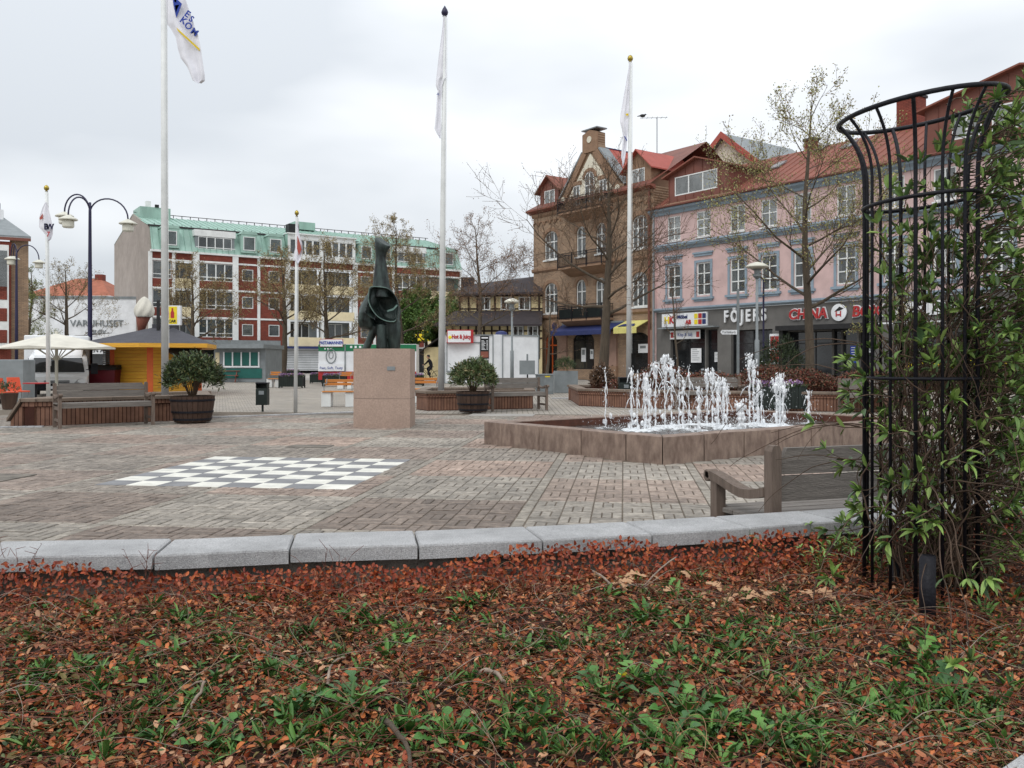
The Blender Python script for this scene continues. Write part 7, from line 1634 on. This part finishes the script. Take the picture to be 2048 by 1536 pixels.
tree('broad_tree', (AX(1622, 30), 30, .2), ZZ(160, 30)-.2, .17, 4.9, 11, lg, 'largest tree with fresh yellow green buds before the pink building', limbs=17, first=.28, leaf=(.05, .09), leafp=.75, dens=.95)
tree('broad_tree', (AX(1203, 30.5), 30.5, .3), ZZ(330, 30.5), .19, 4.4, 23, lb, 'dark trunked tree with brown buds before the brick house', limbs=19, first=.34, leaf=(.03, .055), leafp=.4, dens=1.0, top=.8)
tree('slender_tree', (AX(960, 52), 52, 0), ZZ(418, 52), .16, 4.2, 31, lb, 'bare slender tree rising behind the burger trailer', limbs=15, first=.33, leaf=(.05, .08), leafp=.7, dens=.9)
tree('slender_tree', (AX(806, 58), 58, 0), ZZ(430, 58), .18, 4.4, 37, lo, 'bare tree directly behind the statue', limbs=16, first=.3, leaf=(.06, .10), dens=.95)
tree('broad_tree', (AX(655, 60), 60, 0), ZZ(478, 60), .20, 4.6, 41, lo, 'brownish tree behind the thin flagpole, over the trailer', limbs=16, first=.30, leaf=(.07, .12), dens=.9, leafp=.8)
tree('broad_tree', (AX(566, 64), 64, 0), ZZ(492, 64), .24, 4.4, 43, lo, 'tree with thick leaning trunk left of the thin flagpole', limbs=15, first=.34, leaf=(.07, .12), dens=.9, leafp=.75)
tree('broad_tree', (AX(388, 62), 62, 0), ZZ(515, 62), .22, 4.2, 47, lo, 'tree right of the tallest flagpole before the green roofed block', limbs=15, first=.34, leaf=(.07, .11), dens=.9, leafp=.7)
tree('broad_tree', (AX(142, 66), 66, 0), ZZ(520, 66), .22, 4.6, 53, lo, 'dark bare tree before the white building with lettering', limbs=12, first=.36, leaf=(.06, .10), leafp=.8, dens=.8)
tree('slender_tree', (AX(48, 80), 80, 0), ZZ(520, 80), .2, 3.0, 57, [c(120, 130, 76), c(150, 156, 100)], 'pale tree behind the left corner building', limbs=12, first=.3, leaf=(.08, .12), dens=.8)
tree('sapling', (AX(1357, 43), 43, 0), ZZ(535, 43), .06, 1.6, 61, lb, 'thin young tree before the HK shop sign', limbs=11, first=.38, leaf=(.04, .06), leafp=.3, dens=.45, up=1.2)
tree('sapling', (AX(1093, 52), 52, 0), ZZ(598, 52), .10, 1.8, 67, lb, 'small bare tree before the door of the brick house', limbs=10, first=.36, leaf=(.04, .06), leafp=.2, dens=.5, up=1.2)
tree('slender_tree', (AX(1790, 33), 33, .2), ZZ(520, 33), .06, 1.6, 71, lg, 'thin young tree in the hedge behind the iron plant support', limbs=9, first=.3, leaf=(.05, .08), dens=.5)
# the green tree and others in leaf
GT = tree('leafy_tree', (AX(856, 70), 70, 0), ZZ(585, 70), .2, 4.2, 73, [c(92, 122, 60), c(110, 140, 70), c(78, 108, 52)], 'bright green leafy tree between the middle flagpole and the statue', limbs=15, first=.2, leaf=(.16, .26), leafp=2.2, dens=1.0)
EV = thing('conifer', 'dark green bushy conifer in the hedge left of the red menu board', 'conifer', (AX(1562, 31), 31, .3)); shrub_fol(EV, .75, .6, 1.15, 2600, .16, [c(62, 76, 50), c(78, 90, 58), c(50, 64, 44)], .75, wratio=.16)
mb = MB(); mb.tube([(0, 0, 0), (0, 0, 1.6)], [.05, .02], 6); mb.build('trunk', m_bark, EV)
# ivy skirt at the foot of the dark tree, red brown hedge in the long planter
def mound(name, label, cx0, cx1, d_, hfun, n, cols, Lr, depth_=1.6, cat_='hedge', z0=.38):
    r2 = np.random.default_rng(5); x = r2.uniform(cx0, cx1, n); y = d_ + r2.uniform(0, depth_, n); hh = np.array([hfun(a) for a in x]); u = 1-((y-d_)/depth_*2-1)**2*.55
    z = z0 + hh*u*r2.uniform(.05, 1, n)**.45; P = np.stack([x, y, z], 1) + r2.normal(0, .05, (n, 3)); D = r2.normal(0, 1, (n, 3)); D[:, 2] = np.abs(D[:, 2])*.8
    o_ = thing(name, label, cat_, (0, 0, 0)); leaf_mesh('foliage', P, D, r2.normal(0, .6, (n, 3)) + [0, -.6, .8], r2.uniform(*Lr, n), r2.uniform(*Lr, n)*.5, np.array(cols)[r2.choice(len(cols), n)]*r2.uniform(.6, 1.3, (n, 1)), m_leaf, o_, kind='stuff')
    m_ = n//9; b0 = np.stack([x[:m_], y[:m_], np.full(m_, z0)], 1); b1 = P[:m_]; twig_mesh('stems', b0, b1, np.full(m_, .006), np.full(m_, .003), m_twig, o_, kind='stuff'); return o_
hc = [c(104, 62, 48), c(88, 54, 42), c(122, 78, 58), c(78, 62, 46), c(92, 84, 56), c(130, 66, 50)]
mound('hedge', 'long red brown cotoneaster hedge in the planter behind the fountain', AX(1290, 27), AX(1800, 26), 26.2, lambda x: .62 + .14*math.sin(x*1.7) + .08*math.sin(x*4.1+1), 26000, hc, (.05, .10), 2.2)
mound('ivy_skirt', 'brown ivy growing round the foot of the dark trunked tree', AX(1183, 30), AX(1236, 30), 29.6, lambda x: max(.1, .95 - 1.3*abs(x-AX(1203, 30))), 2600, [c(98, 74, 56), c(84, 64, 48), c(110, 84, 62)], (.06, .10), .9, 'ivy')
mound('hedge', 'low green shrubs at the right end of the planter behind the climber', AX(1800, 27), AX(2100, 26), 26.2, lambda x: .7 + .15*math.sin(x*2.1), 7000, [c(104, 70, 52), c(92, 96, 60), c(110, 88, 62)], (.06, .11), 2.2)
mound('rose_bushes', 'low bare shrubs in the planter just right of the dark green litter bin', AX(1225, 27), AX(1290, 27), 26.5, lambda x: .34, 2600, hc, (.04, .08), 1.4, 'shrubs')
sd2 = shrub_fol  # tulips by the left bench
# ================================================================== IRON PLANT SUPPORT AND CLIMBER
TDp = 3.6; tcx, tcy = AX(1868, TDp), TDp + .12; zs = soil_z(tcx, tcy)
OBk = thing('plant_support', 'black wrought iron plant support with flared trumpet top at the right', 'plant support', (tcx, tcy, zs))
rr0 = .222; zr1 = ZZ(757, TDp)-zs; zr2 = ZZ(393, TDp)-zs; ztop = ZZ(204, TDp)-zs; nb = 14
def ringp(r_, z, tilt=0, n_=40): return [(r_*math.cos(a), r_*math.sin(a), z + tilt*math.cos(a)) for a in [2*math.pi*k/n_ for k in range(n_)]]
def flare(t_): return rr0 + .102*max(0, t_)**2.2
TL = .045
for k in range(nb):
    a = 2*math.pi*(k+.35)/nb; pts_ = [(rr0*math.cos(a), rr0*math.sin(a), -.03), (rr0*math.cos(a), rr0*math.sin(a), zr2+.06)]
    for q_ in range(1, 13): t_ = q_/12; r_ = flare(t_); z = zr2+.06 + (ztop-zr2-.06)*(t_**.85) + TL*math.cos(a)*t_; pts_.append((r_*math.cos(a), r_*math.sin(a), z))
    mb = MB(); mb.tube(pts_, .0068 if k % 3 else .0086, 8); mb.build('bar', m_iron, OBk, smooth=True)
for (r_, z, tl, th) in ((rr0+.005, zr1, 0, .0072), (rr0+.005, zr2, .022, .0085), (flare(1)+.003, ztop, TL, .0105)): mb = MB(); mb.tube(ringp(r_, z, tl), th, 8, closed=True); mb.build('ring', m_iron, OBk, smooth=True)
for (px, pyt, pyb, r_) in ((1855, 1140, 1245, .03), (1790, 1125, 1175, .02)):
    x, y, z = SP(px, pyb, 0); mb = MB(); mb.tube([(x-tcx, y-tcy, -.1), (x-tcx, y-tcy, .22 if px > 1800 else .12)], r_, 12); mb.build('post', m_iron, OBk, smooth=True)
CL = thing('climbing_plant', 'green climbing honeysuckle growing through the iron plant support', 'climber', (tcx, tcy, zs)); CL.scale = (1.2, 1.2, 1.2)
q = random.Random(5); P0, P1, R0, R1 = [], [], [], []; nodes_ = []
def vine(p, d, L, r_, up_, wander, leafy, seg_=.035, attract=None):
    n_ = int(L/seg_); p = Vector(p); d = Vector(d).normalized()
    for i in range(n_):
        d = d + Vector((q.gauss(0, wander), q.gauss(0, wander), q.gauss(0, wander) + up_))
        if attract:
            h_ = Vector((p.x-attract[0], p.y-attract[1], 0)); 
            if h_.length > attract[2]: d -= h_.normalized()*.25
        d.normalize(); e = p + d*seg_
        if e.z < .01: e.z = .01; d.z = abs(d.z)
        rr = r_*(1-.6*i/n_); P0.append(p[:]); P1.append(e[:]); R0.append(rr); R1.append(rr*.98)
        if leafy and i % 2 == 0 and q.random() < leafy: nodes_.append((e.copy(), d.copy(), min(1, .45 + .8*i/n_)))
        p = e
    if leafy: nodes_.append((p.copy(), d.copy(), 1.25))
    return p, d
for k in range(150):                     # main stems inside the cage, mostly right of the centre
    a = q.uniform(0, 6.28); rad = q.uniform(.0, .19); x0 = .05 + rad*math.cos(a); y0 = rad*math.sin(a)
    vine((x0, y0, .02), (q.gauss(0, .2), q.gauss(0, .2), 1), q.uniform(.6, 1.75), q.uniform(.0016, .0042), .10, .20, .10, attract=(.06, 0, .17))
for k in range(340):                    # side shoots
    z = q.uniform(.03, 1.0)**.9*1.75 if q.random() < .6 else q.uniform(.1, 1.0); side = q.random()
    right = z > .75 or q.random() < .72
    a = q.uniform(-1.25, 1.0) if right else q.uniform(2.0, 4.4); ln = q.uniform(.12, .36) if right else q.uniform(.10, .30)
    if not right and z > .95: continue
    if z > 1.3: ln *= .75
    base = (.06 + .15*math.cos(a), .16*math.sin(a), z)
    e, d = vine(base, (math.cos(a), math.sin(a), q.uniform(-.1, .6)), ln, .0026, .015, .18, .75)
for k in range(85):                     # arching and hanging stems to the right edge
    z = q.uniform(.2, 1.55); a = q.uniform(-.6, .5); vine((.15*math.cos(a), .15*math.sin(a), z), (math.cos(a), math.sin(a), q.uniform(0, .8)), q.uniform(.3, .6), .0026, q.uniform(-.03, .05), .15, .55)
for k in range(7): a = q.uniform(-1.0, .9); vine((.15 + .12*math.cos(a), .16*math.sin(a), 1.55), (.4, q.gauss(0, .3), 1.2), q.uniform(.10, .22), .0024, .05, .10, .15)
for k in range(16): a = q.uniform(-1.2, 4.4); vine((.2*math.cos(a), .2*math.sin(a), q.uniform(.1, .9)), (math.cos(a), math.sin(a), .3), q.uniform(.3, .8), .0022, -.06, .08, .0)   # bare pale stems
for k in range(26): a = q.uniform(-2.6, .4); vine((.15*math.cos(a), .15*math.sin(a), q.uniform(.1, .4)), (math.cos(a), math.sin(a), .4), q.uniform(.3, .9), .0028, -.07, .09, .12)
twig_mesh('stems', P0, P1, R0, R1, m_twigp if False else M('vine_stem', c(78, 62, 50), .85, .4, 12, 0), CL, n=4, kind='stuff')
def lmesh(w_, q_):
    top = [(i/6, math.sin(math.pi*min(1, .03 + .97*i/6))**.75*w_*.5*(1-.25*i/6)) for i in range(7)]; vs = []; fs = []
    for t_, h_ in top: z = .08*math.sin(t_*3) - .18*t_*t_; vs += [(t_, -h_, z+h_*.45), (t_, 0, z), (t_, h_, z+h_*.45)]
    for i in range(6): a = 3*i; fs += [(a, a+1, a+4, a+3), (a+1, a+2, a+5, a+4)]
    me = bpy.data.meshes.new('leaf'); me.from_pydata(vs, [], fs); me.materials.append(m_vl[q_]); me.polygons.foreach_set('use_smooth', [True]*len(me.polygons)); return me
m_vl = [M('vine_leaf', c(100, 130, 66), .45, .15, 20, 0, spec=.4), M('vine_leaf_young', c(128, 156, 78), .45, .15, 20, 0, spec=.4), M('vine_leaf_old', c(58, 84, 50), .5, .2, 20, 0, spec=.4)]
lms = [lmesh(.30, 0), lmesh(.26, 1), lmesh(.42, 2), lmesh(.30, 1), lmesh(.30, 0)]
LP_ = []
for (p, d, s_) in nodes_:
    u = d.orthogonal().normalized(); u.rotate(Matrix.Rotation(q.uniform(0, 6.28), 3, d))
    nl = 8 if s_ > 1.2 else 2
    for j in range(nl):
        v_ = u.copy(); v_.rotate(Matrix.Rotation(j*(math.pi if nl == 2 else 2.4), 3, d)); dd = (v_*(.8 if nl == 2 else .6) + d*(.5 if nl == 2 else q.uniform(.4, 1.1))).normalized(); L = q.uniform(.020, .058)*(.8+.35*min(s_, 1)); LP_.append((p, dd, L, s_))
q.shuffle(LP_); vis_ = sorted(LP_, key=lambda t: -(t[2] - .02*t[0].y)); big = vis_[:300]; rest = vis_[300:]
for (p, dd, L, s_) in big:
    o_ = link('leaf', lms[1 if s_ > 1.2 and q.random() < .7 else q.randrange(5)], CL, loc=tuple(p)); o_.rotation_mode = 'QUATERNION'; o_.rotation_quaternion = (dd.to_track_quat('X', 'Z').to_matrix() @ Matrix.Rotation(q.uniform(-.6, .6), 3, 'X')).to_quaternion(); o_.scale = (L,)*3
if rest:
    Pn = np.array([t[0][:] for t in rest]); Dn = np.array([t[1][:] for t in rest]); Ln = np.array([t[2] for t in rest]); vc_ = np.array([c(98, 128, 64), c(118, 146, 72), c(74, 98, 58), c(132, 156, 84)])[rng.choice(4, len(rest))]*rng.uniform(.8, 1.2, (len(rest), 1))
    leaf_mesh('foliage', Pn, Dn, rng.normal(0, .5, (len(rest), 3)) + [0, 0, 1], Ln, Ln*.30, vc_, m_green, CL, kind='stuff', fold=.2)
# leafy shoots at the foot and left of the support
for (px, py, lab) in ((1690, 1130, 'young leafy shoot before the coping, left of the plant support'), (1640, 1150, 'small leafy shoot on the left, below the bench end'), (1465, 1120, 'single small green shoot below the bench arm'), (1760, 1150, 'leafy shoot at the left foot of the plant support'), (1570, 1110, 'tiny shoot rising beside the coping joint'), (1980, 1190, 'leafy shoots at the right edge by the plant support'), (2020, 1130, 'tall leafy shoots at the right edge')):
    x, y, z = SP(px, py, 0); y = min(y, wall_y(x)-.05); z = soil_z(x, y); o_ = thing('green_shoot', lab, 'plant', (x, y, z), group='green shoots near the plant support')
    P0, P1, R0, R1 = [], [], [], []; nodes_ = []
    for k in range(5 if px > 1600 else 2): vine((0, 0, 0), (q.gauss(0, .5), q.gauss(0, .3), 1), q.uniform(.1, .24), .002, .05, .15, .9, seg_=.02)
    twig_mesh('stem', P0, P1, R0, R1, m_dl[0], o_, n=4)
    for (p, d, s_) in nodes_:
        u = d.orthogonal().normalized(); u.rotate(Matrix.Rotation(q.uniform(0, 6.28), 3, d))
        for j in range(4 if s_ > 1.2 else 2):
            v_ = u.copy(); v_.rotate(Matrix.Rotation(j*math.pi/(1 if s_ < 1.2 else 2), 3, d)); dd = (v_ + d*.5).normalized(); l_ = link('leaf', lms[q.randrange(2)], o_, loc=tuple(p)); l_.rotation_mode = 'QUATERNION'; l_.rotation_quaternion = dd.to_track_quat('X', 'Z'); l_.scale = (q.uniform(.03, .055),)*3
